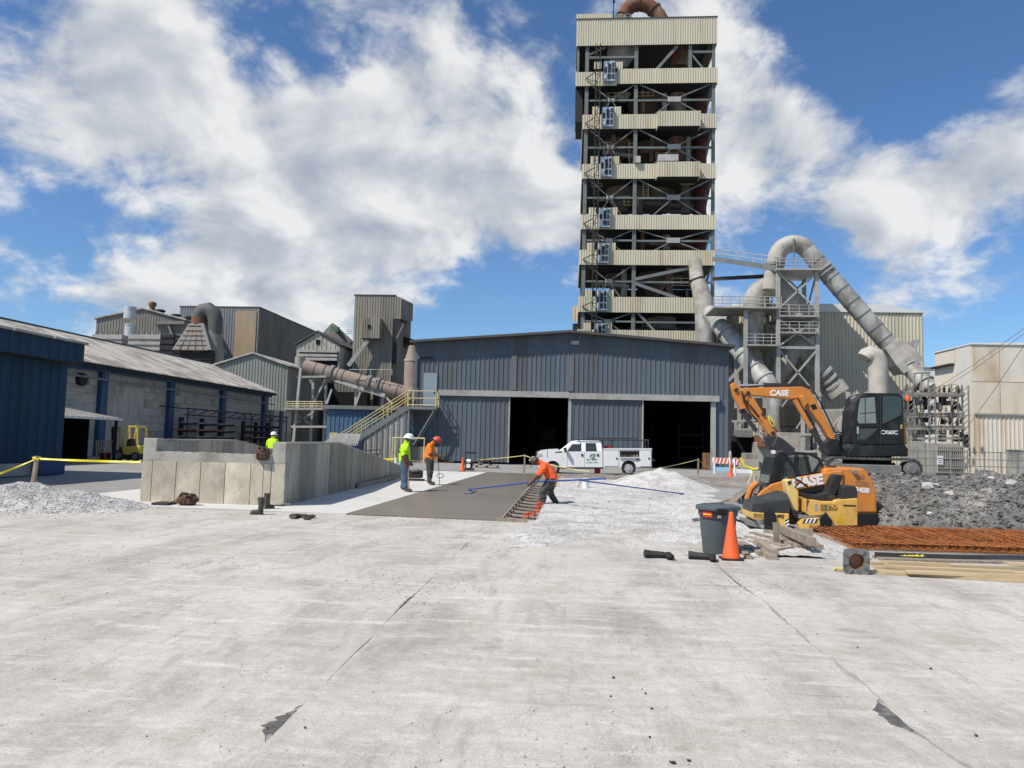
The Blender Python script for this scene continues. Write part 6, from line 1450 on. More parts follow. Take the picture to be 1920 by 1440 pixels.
Px(tk, 'cab_gap', m_bars, [(1130, 826.5), (1132, 826.5), (1132, 876), (1130, 876)], Yt + .1, 1.75)
# service body
sb = [(1131.5, 841.8), (1222, 841.8), (1222, 876.5), (1193.5, 876.5)] + arch(1179, 877, 13.6, 0, 180) + [(1131.5, 876.5)]
body = Px(tk, 'service_body', m_white, sb, Yt - .02, .55, .015); Px(tk, 'service_body_far', m_white, sb, Yt + 1.4, .55, .015); Px(tk, 'bed_floor', m_dusty, [(1131.5, 862), (1222, 862), (1222, 866), (1131.5, 866)], Yt + .5, .95); Px(tk, 'front_bulkhead', m_white, [(1131.5, 842), (1134, 842), (1134, 866), (1131.5, 866)], Yt + .5, .95)
Px(body, 'top_rail', m_white, [(1131, 840.6), (1222.5, 840.6), (1222.5, 843), (1131, 843)], Yt - .06, .12)
Px(body, 'open_bin', m_black, [(1162.3, 846), (1198.6, 846), (1198.6, 857), (1162.3, 857)], Yt - .03, .012)
for (x0, y0, x1, y1) in ((1133, 845, 1160, 874), (1200, 845, 1220.5, 874)):
    d = Px(body, 'locker_door', m_white, [(x0, y0), (x1, y0), (x1, y1), (x0, y1)], Yt - .05, .03, .008)
    Px(d, 'latch', m_bars, [(x1 - 5, 858), (x1 - 2, 858), (x1 - 2, 861.5), (x1 - 5, 861.5)], Yt - .065, .02)
for k in range(6): px = 1164 + k * 5.6; Px(body, 'stowed_item', R.choice((m_brown, m_dusty, m_redp, m_mach)), [(px, 853), (px + 4, 852 + R.uniform(-1, 1)), (px + 4.6, 856.6), (px, 856.6)], Yt - .045, .03)
Px(body, 'drop_shelf', m_white, [(1162, 857), (1199, 857), (1199, 858.2), (1162, 858.2)], Yt - .12, .12)
Px(body, 'fuel_flap', m_dusty, [(1193, 860), (1198, 860), (1198, 864), (1193, 864)], Yt - .03, .02)
Px(tk, 'rear_well', m_black, arch(1179, 877, 13.3) + [(1192, 878), (1166, 878)], Yt + .14, 1.5)
wheel(tk, at(1179, 878.6, Yt + .02), .37, .30); wheel(tk, at(1179, 878.6, Yt + 1.55), .37, .30)
for y in (Yt + .15, Yt + 1.75):
    Tb(tk, 'rack_rail', m_bars, [at(1080, 824, Yt) + Vector((0, y - Yt, 0)), at(1218, 825.5, Yt) + Vector((0, y - Yt, 0))], .035, 6)
    for px in (1131, 1150, 1196, 1216): Tb(tk, 'rack_post', m_bars, [at(px, 825, Yt) + Vector((0, y - Yt, 0)), at(px, 842, Yt) + Vector((0, y - Yt, 0))], .03, 6)
for px in (1085, 1131, 1172, 1214): Tb(tk, 'rack_bar', m_bars, [at(px, 824.6, Yt) + Vector((0, .15, 0)), at(px, 824.6, Yt) + Vector((0, 1.75, 0))], .03, 6)
Br(tk, 'rack_load', m_bars, at(1100, 821.6, Yt + .6), at(1196, 822.6, Yt + .6), .18, .07)
Px(tk, 'red_box', m_redp, [(1133, 835.5), (1146, 835.5), (1145, 841.5), (1134, 841.5)], Yt + .7, .4, .02)
Px(tk, 'rear_bumper', m_bars, [(1222, 862), (1229, 862), (1229, 865), (1222, 866)], Yt + .2, 1.5)
# door logo
c = at(1110.5, 855.3, Yt - .012); mb = MB(); mb.tube([c + Vector((.115 * math.cos(a), 0, .10 * math.sin(a))) for a in [rad(30 + 300 * k / 14) for k in range(15)]], .022, 6); mb.build('logo_ring', m_green_l, tk); Br(tk, 'logo_bar', m_green_l, c + Vector((0, 0, -.02)), c + Vector((.12, 0, -.02)), .03, .035); Br(tk, 'logo_stem', m_green_l, c + Vector((.105, 0, -.1)), c + Vector((.105, 0, -.01)), .03, .035)
Br(tk, 'logo_arrow', m_green_l, c + Vector((.06, 0, .12)), c + Vector((.17, 0, .05)), .02, .05)
for row, (y, w_, h) in enumerate(((861.6, 20, .05), (867, 20, .035))):
    for k in range(11):
        if R.random() < .9: p0 = at(1099.5 + k * 1.9, y, Yt - .012); Bx(tk, 'door_lettering', m_green_l, (p0.x, Yt - .016, p0.z - h / 2, p0.x + .038, Yt - .008, p0.z + h / 2))

# ---------------------------------------------------------------- excavator on the mound
Ye = 22.6
ex = thing('excavator', 'orange and black tracked excavator with folded boom standing on the rock mound', 'excavator', at(1640, 892, 23))
def trackloop(par, x0, x1, y0, y1, Yq, w, mat, shoes=44, nm='track'):
    p0, p1 = at(x0, y1, Yq), at(x1, y0, Yq); r = (p1.z - p0.z) / 2; za = p0.z + r; xa, xb = p0.x + r, p1.x - r; outer = []
    for k in range(13): a = rad(90 + 180 * k / 12); outer.append((xa + r * math.cos(a), za + r * math.sin(a)))
    for k in range(13): a = rad(-90 + 180 * k / 12); outer.append((xb + r * math.cos(a), za + r * math.sin(a)))
    inner = []; ri = r * .80
    for k in range(13): a = rad(90 + 180 * k / 12); inner.append((xa + ri * math.cos(a), za + ri * math.sin(a)))
    for k in range(13): a = rad(-90 + 180 * k / 12); inner.append((xb + ri * math.cos(a), za + ri * math.sin(a)))
    n = len(outer); vs = [(x, Yq, z) for x, z in outer] + [(x, Yq + w, z) for x, z in outer] + [(x, Yq, z) for x, z in inner] + [(x, Yq + w, z) for x, z in inner]; fs = []
    for i in range(n):
        j = (i + 1) % n; fs += [(i, j, n + j, n + i), (2 * n + i, 3 * n + i, 3 * n + j, 2 * n + j), (i, 2 * n + i, 2 * n + j, j), (n + i, n + j, 3 * n + j, 3 * n + i)]
    o = MB().add(vs, fs, False).build(nm, mat, par)
    # lugs along the belt
    per = [0]
    for i in range(n): per.append(per[-1] + math.dist(outer[i], outer[(i + 1) % n]))
    for s in range(shoes):
        d = per[-1] * s / shoes; i = max(k for k in range(n) if per[k] <= d); a, b = outer[i], outer[(i + 1) % n]; L_ = math.dist(a, b) or 1; t = (d - per[i]) / L_
        x, z = a[0] + (b[0] - a[0]) * t, a[1] + (b[1] - a[1]) * t; dx, dz = (b[0] - a[0]) / L_, (b[1] - a[1]) / L_
        Br(o, 'track_lug', mat, (x + dz * .0, Yq - .004, z - dx * .0), (x, Yq + w + .004, z), .035, .03)
    for k in range(2):
        xw = xa if k == 0 else xb; MB().lathe((xw, Yq - .02, za), [(.001, 0), (ri * .55, 0), (ri * .62, .03), (ri * .92, .03), (ri * .92, w)], 20, axis='y').build('idler' if k else 'sprocket', m_dusty, o)
    Bx(o, 'track_frame', m_dusty, (xa + r * .7, Yq + .05, za - r * .62, xb - r * .9, Yq + w - .04, za + r * .35), .03)
    for k in range(5): MB().lathe((xa + r + (xb - xa - 2 * r) * (k + .5) / 5, Yq + .04, za - r * .55), [(.001, 0), (.09, 0), (.09, w - .1)], 12, axis='y').build('roller_wheel', m_dusty, o)
    return o
trackloop(ex, 1549, 1730, 861, 894, Ye - .55, .42, m_track); trackloop(ex, 1549, 1730, 861, 894, Ye + .95, .42, m_track)
Px(ex, 'undercarriage', m_mach, [(1590, 868), (1680, 868), (1680, 884), (1590, 884)], Ye - .1, 1.0, .03)
Px(ex, 'slew_ring', m_mach, [(1600, 856), (1672, 856), (1672, 868), (1600, 868)], Ye + .0, .9)
Px(ex, 'upper_frame', m_blkp, [(1588, 857), (1590, 848), (1600, 835.5), (1697, 833.5), (1703.5, 842), (1703, 856)], Ye - .45, 1.85, .03)
cabp = [(1600, 834), (1600.5, 800), (1603, 770), (1607, 753), (1613, 741), (1619, 736.5), (1686, 737.5), (1693, 746), (1695, 790), (1696, 834)]
cb = Px(ex, 'cab', m_blkp, cabp, Ye - .42, .98, .025)
Px(ex, 'engine_cover', m_blkp, [(1630, 834), (1631, 790), (1690, 786), (1697, 792), (1698, 834)], Ye + .56, .82, .06)
Px(ex, 'counterweight', m_case, [(1688, 834), (1690, 792), (1699, 793), (1702, 834)], Ye - .3, 1.6, .05)
for nm, pts in (('door_window', [(1611.5, 747), (1640, 744.5), (1643, 793.5), (1610, 794), (1607.5, 788)]), ('rear_window', [(1655, 742.5), (1686, 743), (1690, 749), (1691, 772), (1684, 782), (1655, 794)]), ('lower_window', [(1608, 803.5), (1645, 803.5), (1641, 808), (1623, 824), (1607, 824)])):
    Px(cb, nm, m_glassl if nm == 'door_window' else m_glass, pts, Ye - .432, .02)
Px(cb, 'windscreen', m_glassl, [(1598.8, 830), (1599.2, 800), (1601.7, 770), (1605.8, 753), (1611, 743), (1613, 744), (1604, 772), (1602, 830)], Ye - .36, .86)
Px(cb, 'front_pillar', m_blkp, [(1599.5, 834), (1600, 800), (1602.6, 769), (1606.5, 752), (1611, 744), (1613, 747), (1607, 772), (1604.5, 800), (1604.5, 834)], Ye - .44, .04)
for (a, b) in (((1603, 798), (1652, 798)), ((1651, 740), (1651, 834)), ((1648, 800), (1626, 827)), ((1626, 827), (1603, 827)), ((1655, 795), (1692, 777))): Br(cb, 'door_seam', m_bars, at(*a, Ye - .435), at(*b, Ye - .435), .02)
for (a, b) in (((1622, 746), (1622, 793)), ((1612, 775), (1641, 773))): Br(cb, 'window_bar', m_bars, at(*a, Ye - .43), at(*b, Ye - .43), .018)
Px(cb, 'grab_handle', m_silver, [(1607.5, 800), (1610, 800), (1610, 813), (1607.5, 813)], Ye - .48, .04); Px(ex, 'mirror', m_bars, [(1584, 748), (1594, 746), (1596, 757), (1586, 764)], Ye - .5, .06, .01); Tb(ex, 'mirror_arm', m_bars, [at(1590, 747, Ye - .5), at(1600, 741, Ye - .4)], .018, 6); Px(ex, 'work_light', m_galv, [(1596, 740), (1603, 739), (1604, 745), (1598, 748)], Ye - .3, .15)
bc = MB().lathe(at(1702, 752, Ye + .3), [(.001, 0), (.07, 0), (.075, .1), (.05, .17), (.001, .18)], 12).build('beacon', m_orange, ex); Tb(bc, 'beacon_arm', m_bars, [at(1693, 750, Ye + .3), at(1702, 752, Ye + .3)], .02, 5)
text(ex, 'CX60C', m_lett, at(1667, 811, Ye - .425), .155, 0, 0, .004, .003)
Px(ex, 'rear_light', m_yrail, [(1689, 796), (1692, 796), (1692, 804), (1689, 804)], Ye - .44, .05)
Px(ex, 'swing_post', m_blkp, [(1541, 842), (1556, 822), (1580, 826), (1582, 856), (1562, 857), (1548, 850)], Ye + .05, .42, .04)
Yb_ = Ye + .12
boom = Px(ex, 'boom', m_case, [(1388, 733), (1393, 728.5), (1406, 727), (1505, 725), (1519, 731), (1529, 747), (1567, 820), (1560, 826), (1553, 820), (1540, 798), (1512, 759), (1497, 747), (1484, 748.5), (1417, 742), (1398, 741)], Yb_, .30, .025)
text(boom, 'CASE', m_lett, at(1460.5, 737.2, Yb_ - .004), .235, 0, rad(.5), .004, .010, .15)
Px(boom, 'decal', m_blkp, [(1519, 760), (1528, 757), (1533, 766), (1524, 769)], Yb_ - .005, .01)
Px(boom, 'pivot_boss', m_case, [(1499, 744), (1508, 740), (1516, 755), (1508, 765)], Yb_ - .06, .42, .02)
for k, pts in enumerate(([(1383, 726), (1430, 723), (1505, 720.5), (1522, 727), (1538, 754), (1566, 812)], [(1398, 740), (1394, 752), (1406, 772), (1420, 790)], [(1390, 733), (1394, 748), (1410, 764), (1424, 782)])): Tb(boom, 'hose', m_rubber, [at(*p, Yb_ + (.1 if k == 0 else -.04)) for p in pts], .022, 6)
Br(boom, 'arm_cylinder', m_bars, at(1432, 722, Yb_ + .15), at(1512, 724.5, Yb_ + .15), .13); Br(boom, 'arm_rod', m_silver, at(1380, 722, Yb_ + .15), at(1432, 722, Yb_ + .15), .055)
arm = Px(ex, 'arm', m_case, [(1371, 722), (1375, 717), (1379, 718), (1385, 724), (1394, 729), (1398, 738), (1415, 748), (1426, 766), (1456, 808), (1457, 821), (1448, 820), (1440, 813), (1423, 789), (1399, 766), (1389, 768), (1376, 743)], Yb_ + .03, .24, .02)
for (x, y) in ((1381, 731.5), (1403, 737), (1432, 776), (1450, 812)): MB().lathe(at(x, y, Yb_ - .02), [(.001, 0), (.06, 0), (.06, .34)], 12, axis='y').build('pin', m_mach, arm)
Br(arm, 'bucket_cylinder', m_bars, at(1388, 768, Yb_ + .15), at(1418, 808, Yb_ + .15), .12); Br(arm, 'bucket_rod', m_silver, at(1418, 808, Yb_ + .15), at(1443, 836, Yb_ + .15), .055)
MB().tube([at(x, y, Yb_ - .03) for x, y in ((1441, 782), (1444, 793), (1450, 800), (1451, 794), (1446, 785), (1442, 779))], .02, 6, closed=True).build('yellow_hose_loop', m_tape, arm)
Px(arm, 'link', m_bars, [(1432, 820), (1446, 817), (1460, 826), (1456, 840), (1444, 842)], Yb_ - .03, .36, .02)
bk = Px(ex, 'bucket', m_bars, [(1448, 838), (1458, 818), (1468, 822), (1492, 842), (1488, 850), (1462, 852)], Yb_ - .25, .8, .03)
for k in range(5): Px(bk, 'tooth', m_dusty, [(1488, 846), (1497, 850), (1488, 851)], Yb_ - .22 + k * .17, .08)
for dy in (-.12, .34): Br(ex, 'boom_cylinder', m_case if dy < 0 else m_bars, at(1490, 750, Yb_ + dy), at(1521, 804, Yb_ + dy), .11); Br(ex, 'boom_cylinder_base', m_bars, at(1521, 804, Yb_ + dy), at(1552, 852, Yb_ + dy), .13)
Tb(ex, 'boom_hose', m_rubber, [at(1496, 752, Yb_ - .1), at(1512, 775, Yb_ - .12), at(1530, 806, Yb_ - .1), at(1548, 846, Yb_ - .1)], .024, 6)
for k in range(6): Tb(ex, 'hose_coil', m_rubber, [at(1566, 812 + k * 4, Ye + .1), at(1573, 810 + k * 4, Ye - .05), at(1579, 812 + k * 4, Ye + .1)], .022, 6)
Px(ex, 'dozer_blade', m_dusty, [(1540, 868), (1547, 866), (1549, 886), (1540, 890)], Ye - .6, 2.0, .03)

# ---------------------------------------------------------------- compact track loader
Yk = 17.55
sk = thing('track_loader', 'orange compact track loader with black cab behind the small roller', 'loader', at(1530, 1000, 18.3))
trackloop(sk, 1412, 1598, 956, 1003, Yk - .05, .40, m_track, 40); trackloop(sk, 1412, 1598, 956, 1003, Yk + 1.4, .40, m_track, 40)
Px(sk, 'chassis', m_blkp, [(1430, 930), (1610, 926), (1612, 985), (1430, 985)], Yk + .4, .95, .03)
kc = Px(sk, 'cab', m_blkp, [(1442, 908), (1446, 880), (1452, 858), (1459, 849), (1472, 845), (1520, 849), (1538, 858), (1545, 872), (1546, 930), (1442, 932)], Yk + .30, .95, .02)
Px(kc, 'side_window', m_glassl, [(1461, 898), (1470, 856), (1490, 853), (1518, 854), (1533, 862), (1540, 874), (1541, 884), (1497, 892)], Yk + .285, .02)
Px(kc, 'front_window', m_glassl, [(1440.8, 906), (1444.8, 880), (1450.8, 858), (1453, 859), (1447, 880), (1443, 906)], Yk + .36, .82)
for (a, b) in (((1461, 900), (1472, 852)), ((1472, 852), (1500, 893)), ((1493, 852), (1493, 892)), ((1509, 851), (1519, 889)), ((1541, 862), (1525, 888))): Br(kc, 'cab_pillar', m_blkp, at(*a, Yk + .27), at(*b, Yk + .27), .06)
for k in range(9): Br(kc, 'guard_wire', m_bars, at(1466, 858 + k * 4.2, Yk + .275), at(1516 + k * .5, 857 + k * 3.9, Yk + .275), .010)
for k in range(12): Br(kc, 'guard_wire', m_bars, at(1467 + k * 4.4, 855, Yk + .275), at(1465 + k * 4.4, 894 - k * .8, Yk + .275), .010)
Px(kc, 'work_lamp', m_white, [(1447, 845), (1453, 844), (1455, 850), (1449, 851)], Yk + .40, .12)
rear = Px(sk, 'rear_body', m_case, [(1545, 880), (1552, 877.5), (1600, 877), (1619, 878), (1628, 887), (1638, 903), (1644, 921), (1645.5, 963), (1606, 963), (1600, 935), (1580, 914), (1545, 909)], Yk + .05, 1.7, .05)
Px(sk, 'rear_bumper', m_blkp, [(1603, 963), (1647, 963), (1649, 972), (1645, 984), (1636, 994), (1604, 997)], Yk - .03, 1.6, .03)
armk = Px(sk, 'loader_arm', m_case, [(1548, 886), (1497, 895), (1470, 902), (1446, 909), (1428, 921), (1415, 942), (1404, 962), (1414, 966), (1432, 944), (1448, 930), (1472, 922), (1497, 918), (1548, 909), (1580, 912), (1580, 882)], Yk - .02, .16, .02)
Px(sk, 'loader_arm_far', m_case, [(1548, 886), (1497, 895), (1470, 902), (1446, 909), (1428, 921), (1415, 942), (1404, 962), (1414, 966), (1432, 944), (1448, 930), (1472, 922), (1497, 918), (1548, 909), (1580, 912), (1580, 882)], Yk + 1.6, .16, .02)
text(armk, 'CASE', m_lett, at(1513, 903, Yk - .026), .30, 0, rad(9.5), .004, .014, .1); text(rear, '340B', m_lett, at(1616, 919.5, Yk + .045), .155, 0, rad(-4), .004, .006, .15)
Px(rear, 'faded_decal', M('faded_decal', (0.34, 0.16, 0.09), .6, 0, .2, 9.0), [(1611, 893), (1616, 889), (1621, 893), (1620, 899), (1612, 899)], Yk + .044, .008)
for k in range(2): Px(rear, 'faded_lettering', MATS['faded_decal'], [(1604, 902 + k * 5), (1629, 904 + k * 5), (1629, 906.5 + k * 5), (1604, 904.5 + k * 5)], Yk + .044, .008)
MB().lathe(at(1604, 885.5, Yk - .02), [(.001, 0), (.05, 0), (.05, .1)], 12, axis='y').build('arm_pivot', m_dusty, rear)
Px(rear, 'top_vent', m_blkp, [(1558, 876), (1566, 873), (1571, 876), (1566, 880)], Yk + .3, .5, .02)
Br(sk, 'lift_cylinder', m_bars, at(1452, 925, Yk + .2), at(1560, 932, Yk + .2), .10); Tb(sk, 'front_hose', m_rubber, [at(1424, 925, Yk + .1), at(1428, 910, Yk + .05), at(1440, 906, Yk + .05), at(1436, 922, Yk + .1)], .03, 6)
Tb(sk, 'front_hose', m_case, [at(1402, 935, Yk + .5), at(1409, 915, Yk + .4), at(1420, 905, Yk + .4)], .07, 8)
bkt = Px(sk, 'bucket', m_dusty, [(1372, 985), (1384, 962), (1404, 950), (1412, 962), (1416, 985)], Yk - .1, 2.0, .02)
# ---------------------------------------------------------------- small ride-on roller
Yr = 15.62
ro = thing('ride_on_roller', 'worn yellow ride-on tandem roller with black hood in front of the loader', 'roller', at(1500, 1000, 16))
W_ = .92
lo_h = pxpoly([(1410, 961), (1411, 944), (1482, 937), (1482, 962)], Yr + .04); hi_h = pxpoly([(1419, 936), (1469, 922), (1477, 927)], Yr + .22)
vs = []
for yy, yh in ((Yr + .04, Yr + .24), (Yr + W_ - .04, Yr + W_ - .24)):
    vs += [(x, yy, z) for x, z in lo_h] + [(x, yh, z) for x, z in hi_h]
fs = [(0, 1, 2, 3), (1, 4, 5, 2), (2, 5, 6), (7, 10, 9, 8), (8, 9, 12, 11), (9, 13, 12), (0, 7, 8, 1), (1, 8, 11, 4), (4, 11, 12, 5), (5, 12, 13, 6), (3, 2, 9, 10), (2, 6, 13, 9), (0, 3, 10, 7)]
hood = MB().add(vs, fs).build('hood', m_hood, ro, .012)
ff = Px(ro, 'front_frame', m_mq, [(1411, 960), (1434, 962.3), (1480, 963), (1480, 985), (1466, 989), (1461, 981), (1452, 974), (1440, 972), (1430, 974), (1424, 977), (1412, 973)], Yr, W_, .015)
MB().box(*tuple(at(1414, 977, Yr - .006).xz) and (at(1414, 974, Yr).x, Yr - .006, at(1414, 973, Yr).z, at(1431, 974, Yr).x, Yr, at(1414, 964, Yr).z)).build('perforated_grille', m_mq, ff)
for r_ in range(4):
    for k in range(8): p = at(1414.2 + k * 2.1 + (r_ % 2), 964.5 + r_ * 2.2, Yr - .008); MB().lathe(p, [(.001, 0), (.0085, 0), (.0085, .01)], 8, axis='y').build('grille_hole', m_black, ff)
text(ff, 'MQ', m_blklet, at(1463, 968, Yr - .006), .085, 0, 0, .003, .004, .2)
def drum(cx, nm):
    c = at(cx, 979, Yr + .06); o = MB().lathe((c.x, Yr + .06, .275), [(.001, .02), (.235, .02), (.25, 0), (.275, 0), (.275, W_ - .12), (.25, W_ - .12), (.235, W_ - .14), (.001, W_ - .14)], 36, axis='y').build(nm, M('drum_steel', (0.25, 0.24, 0.225), .45, .5, .2, 5.0), ro)
    MB().lathe((c.x, Yr + .05, .275), [(.236, 0), (.248, 0), (.248, .02), (.236, .02)], 36, axis='y').build('drum_rim', m_silver, o)
    return c
c1 = drum(1441, 'drum'); c2 = drum(1549, 'drum')
Px(ro, 'drum_yoke', m_blkp, [(1433, 962), (1439, 955), (1447, 955), (1456, 966), (1457, 994), (1434, 994)], Yr - .05, .07, .015); Px(ro, 'drum_yoke', m_blkp, [(1538, 974), (1549, 960), (1561, 977), (1560, 995), (1538, 995)], Yr - .05, .07, .015)
Px(ro, 'drum_yoke', m_blkp, [(1433, 962), (1456, 966), (1457, 994), (1434, 994)], Yr + W_ - .02, .07, .015); Px(ro, 'drum_yoke', m_blkp, [(1538, 974), (1549, 960), (1561, 977), (1560, 995), (1538, 995)], Yr + W_ - .02, .07, .015)
Px(ro, 'scraper', m_dusty, [(1400, 975), (1420, 979), (1423, 990), (1402, 985)], Yr + .1, W_ - .2, .01)
sc_ = Px(ro, 'steering_column', M('cream_yellow', (0.70, 0.52, 0.20), .5, 0, .1, 3.0), [(1474, 901), (1484, 898), (1487, 908), (1494, 918), (1495, 958), (1485, 958), (1478, 930)], Yr + .25, .34, .02)
Px(sc_, 'column_slot', m_blklet, [(1476.5, 903), (1483, 901), (1484, 907), (1478, 909)], Yr + .24, .02)
Px(sc_, 'column_edge', m_mq, [(1494.2, 918), (1496.5, 920), (1497, 958), (1495, 958)], Yr + .22, .4)
cw = at(1500, 903, Yr + .42); ax = Vector((.55, -.1, .83)).normalized(); u = ax.cross(Vector((0, 1, 0))).normalized(); v = ax.cross(u)
MB().tube([cw + (u * math.cos(a) + v * math.sin(a)) * .17 for a in [2 * math.pi * k / 20 for k in range(20)]], .016, 8, closed=True).build('steering_wheel', m_rubber, ro); Tb(ro, 'steering_shaft', m_bars, [cw, at(1489, 915, Yr + .42)], .02, 6)
for k in range(3): Tb(ro, 'wheel_spoke', m_rubber, [cw, cw + (u * math.cos(k * 2.09) + v * math.sin(k * 2.09)) * .17], .011, 5)
body_r = Px(ro, 'rear_body', m_mq, [(1512, 936), (1530, 938), (1545, 940.5), (1566, 940.5), (1567, 937.5), (1608, 934), (1608.5, 986), (1566, 986.5), (1561, 977), (1549, 964), (1540, 967), (1519, 968), (1511.5, 962)], Yr, W_, .02)
Px(body_r, 'worn_edge', m_rust, [(1512, 936), (1518, 937), (1514, 950), (1512, 962)], Yr - .004, .01)
pl_ = MB().box(at(1538, 955, Yr).x, Yr - .006, at(1538, 956.5, Yr).z, at(1569, 955, Yr).x, Yr - .001, at(1538, 944.5, Yr).z).build('badge', m_mq, body_r)
for k in range(4): p0, p1 = at(1538, 946 + k * 3, Yr), at(1551, 947.6 + k * 3, Yr); Bx(pl_, 'badge_stripe', m_blklet, (p0.x, Yr - .010, p1.z, p1.x, Yr - .006, p0.z))
p0, p1 = at(1553, 945, Yr), at(1569, 953, Yr); Bx(pl_, 'badge_block', m_blklet, (p0.x, Yr - .010, p1.z, p1.x, Yr - .006, p0.z)); text(pl_, 'MQ', m_mq, at(1561, 949, Yr - .012), .10, 0, 0, .002, .006, .1)
p0, p1 = at(1553, 954.4, Yr), at(1569, 956, Yr); Bx(pl_, 'badge_stripe', m_blklet, (p0.x, Yr - .010, p1.z, p1.x, Yr - .006, p0.z))
text(body_r, 'DYNAPAC' if 0 else 'RAMROLLE', m_blklet, at(1592, 947.5, Yr - .006), .046, 0, 0, .003, .003) if 0 else [Bx(body_r, 'faded_lettering', m_blklet, (at(1581 + k * 2.7, 947, Yr).x, Yr - .006, at(1581, 949, Yr).z, at(1583 + k * 2.7, 947, Yr).x, Yr, at(1581, 946, Yr).z)) for k in range(9)]
Px(body_r, 'lighter_triangle', M('gold_paint', (0.66, 0.42, 0.03), .5, 0, .15, 5.0), [(1574, 962), (1578, 962), (1585, 980), (1568, 980)], Yr - .004, .01)
Px(body_r, 'white_scuff', m_steell, [(1527, 945), (1533, 944), (1534, 958), (1528, 958)], Yr - .004, .01)
Px(ro, 'engine_hood', m_hood, [(1578, 936), (1580, 915), (1584, 911.5), (1604, 911), (1608, 920), (1608.5, 935)], Yr + .03, W_ - .3, .012)
Px(ro, 'seat_base', m_rubber, [(1506, 924), (1525, 928), (1548, 931), (1568, 929), (1572, 938), (1548, 940), (1518, 935), (1506, 930)], Yr + .15, W_ - .45, .015)
Px(ro, 'seat', m_rubber, [(1536, 929), (1552, 924), (1558, 906), (1564, 893), (1569, 890), (1578, 890), (1581, 893), (1576, 908), (1569, 925), (1558, 932), (1540, 933)], Yr + .24, .32, .02)
stp = Px(ro, 'step', m_mq, [(1503, 973), (1536, 971), (1539, 984), (1524, 992), (1500, 992), (1499, 982)], Yr - .03, .2, .01)
for k in range(7): Px(stp, 'hazard_stripe', m_blklet if k % 2 == 0 else m_lett, [(1509 + k * 3.6, 973), (1512.6 + k * 3.6, 972.8), (1508.6 + k * 3.6, 981), (1505 + k * 3.6, 981)], Yr - .036, .008)
for k in range(4): Px(ff, 'hazard_stripe', m_blklet if k % 2 == 0 else m_lett, [(1472, 976 + k * 3), (1479.5, 971.5 + k * 3), (1479.5, 974.3 + k * 3), (1472, 979 + k * 3)], Yr - .006, .008)
Px(ro, 'articulation', m_mach, [(1482, 958), (1500, 962), (1512, 965), (1512, 982), (1482, 984)], Yr + .2, .5, .02)
Px(ro, 'foot_plate', m_dusty, [(1500, 966), (1540, 969), (1540, 972), (1498, 972)], Yr, W_, .01)
for k in range(3): Tb(ro, 'hose', m_rubber, [at(1486, 955 + k * 4, Yr + .1), at(1496, 962 + k * 5, Yr + .06), at(1508, 960 + k * 6, Yr + .1)], .016, 6)
# ---------------------------------------------------------------- trash can, cones
p = gnd(1352, 1041); p = Vector((p.x, p.y + .26, 0))
tc_ = thing('trash_can', 'grey plastic trash can with lid behind the big orange cone', 'trash can', p)
MB().lathe((p.x, p.y, 0), [(.225, 0), (.235, .02), (.285, .55), (.29, .60), (.305, .60), (.31, .70), (.30, .72)], 32).build('barrel', m_bin, tc_)
lid = MB().lathe((p.x, p.y, .715), [(.345, -.03), (.35, 0), (.34, .03), (.26, .05), (.25, .035), (.12, .05), (.001, .055)], 32).build('lid', m_bin, tc_)
Bx(lid, 'lid_handle', m_bin, (p.x - .11, p.y - .03, .755, p.x + .11, p.y + .03, .79), .012)
Bx(lid, 'lid_clasp', m_blkp, (p.x - .09, p.y - .36, .62, p.x + .08, p.y - .29, .725), .02)
for s in (-1, 1): MB().tube([(p.x + s * .30, p.y - .08, .52), (p.x + s * .38, p.y - .08, .5), (p.x + s * .38, p.y + .08, .5), (p.x + s * .30, p.y + .08, .52)], .018, 6).build('side_handle', m_bin, tc_)
def curved_label(par, a0, a1, z0, z1, r0, mat, nm):
    vs = []; n = 8
    for k in range(n + 1):
        a = rad(a0 + (a1 - a0) * k / n); 
        for z in (z0, z1): r_ = .285 + (z - .55) * .1 + .008 + r0; vs.append((p.x + r_ * math.cos(a), p.y + r_ * math.sin(a), z))
    MB().add(vs, [(2 * k, 2 * k + 2, 2 * k + 3, 2 * k + 1) for k in range(n)], True).build(nm, mat, par)
curved_label(tc_, 205, 262, .56, .68, .012, M('dark_label', (.03, .03, .028), .5), 'label_band'); curved_label(tc_, 212, 243, .575, .665, .016, m_redp, 'label_red'); curved_label(tc_, 214, 240, .612, .630, .018, m_tape, 'label_stripe'); curved_label(tc_, 258, 268, .575, .625, .017, m_lett, 'label_white')
def cone(px, py, h, lab, mat=m_orange, d=0):
    b = gnd(px, py); t = thing('traffic_cone', lab, 'traffic cone', b); s = h / .85
    Pz(t, 'base', m_rubber if h < .8 else M('cone_base', (.10, .085, .08), .8, 0, .3, 6.0), [(b.x - .19 * s, b.y - .19 * s), (b.x + .19 * s, b.y - .17 * s), (b.x + .18 * s, b.y + .19 * s), (b.x - .19 * s, b.y + .18 * s)], 0, .035 * s, 'xy', .008)
    MB().lathe((b.x, b.y, .03 * s), [(.165 * s, 0), (.165 * s, .03 * s), (.15 * s, .05 * s), (.045 * s, .74 * s), (.042 * s, .80 * s), (.03 * s, .82 * s), (.028 * s, .75 * s)], 24).build('cone', mat, t)
    return t
cone(1371, 1049, .71, 'big faded orange cone in front of the grey trash can')
cone(867, 884, .72, 'small orange cone beside the plate compactor'); cone(1370, 896, .74, 'small orange cone between the striped barricades')
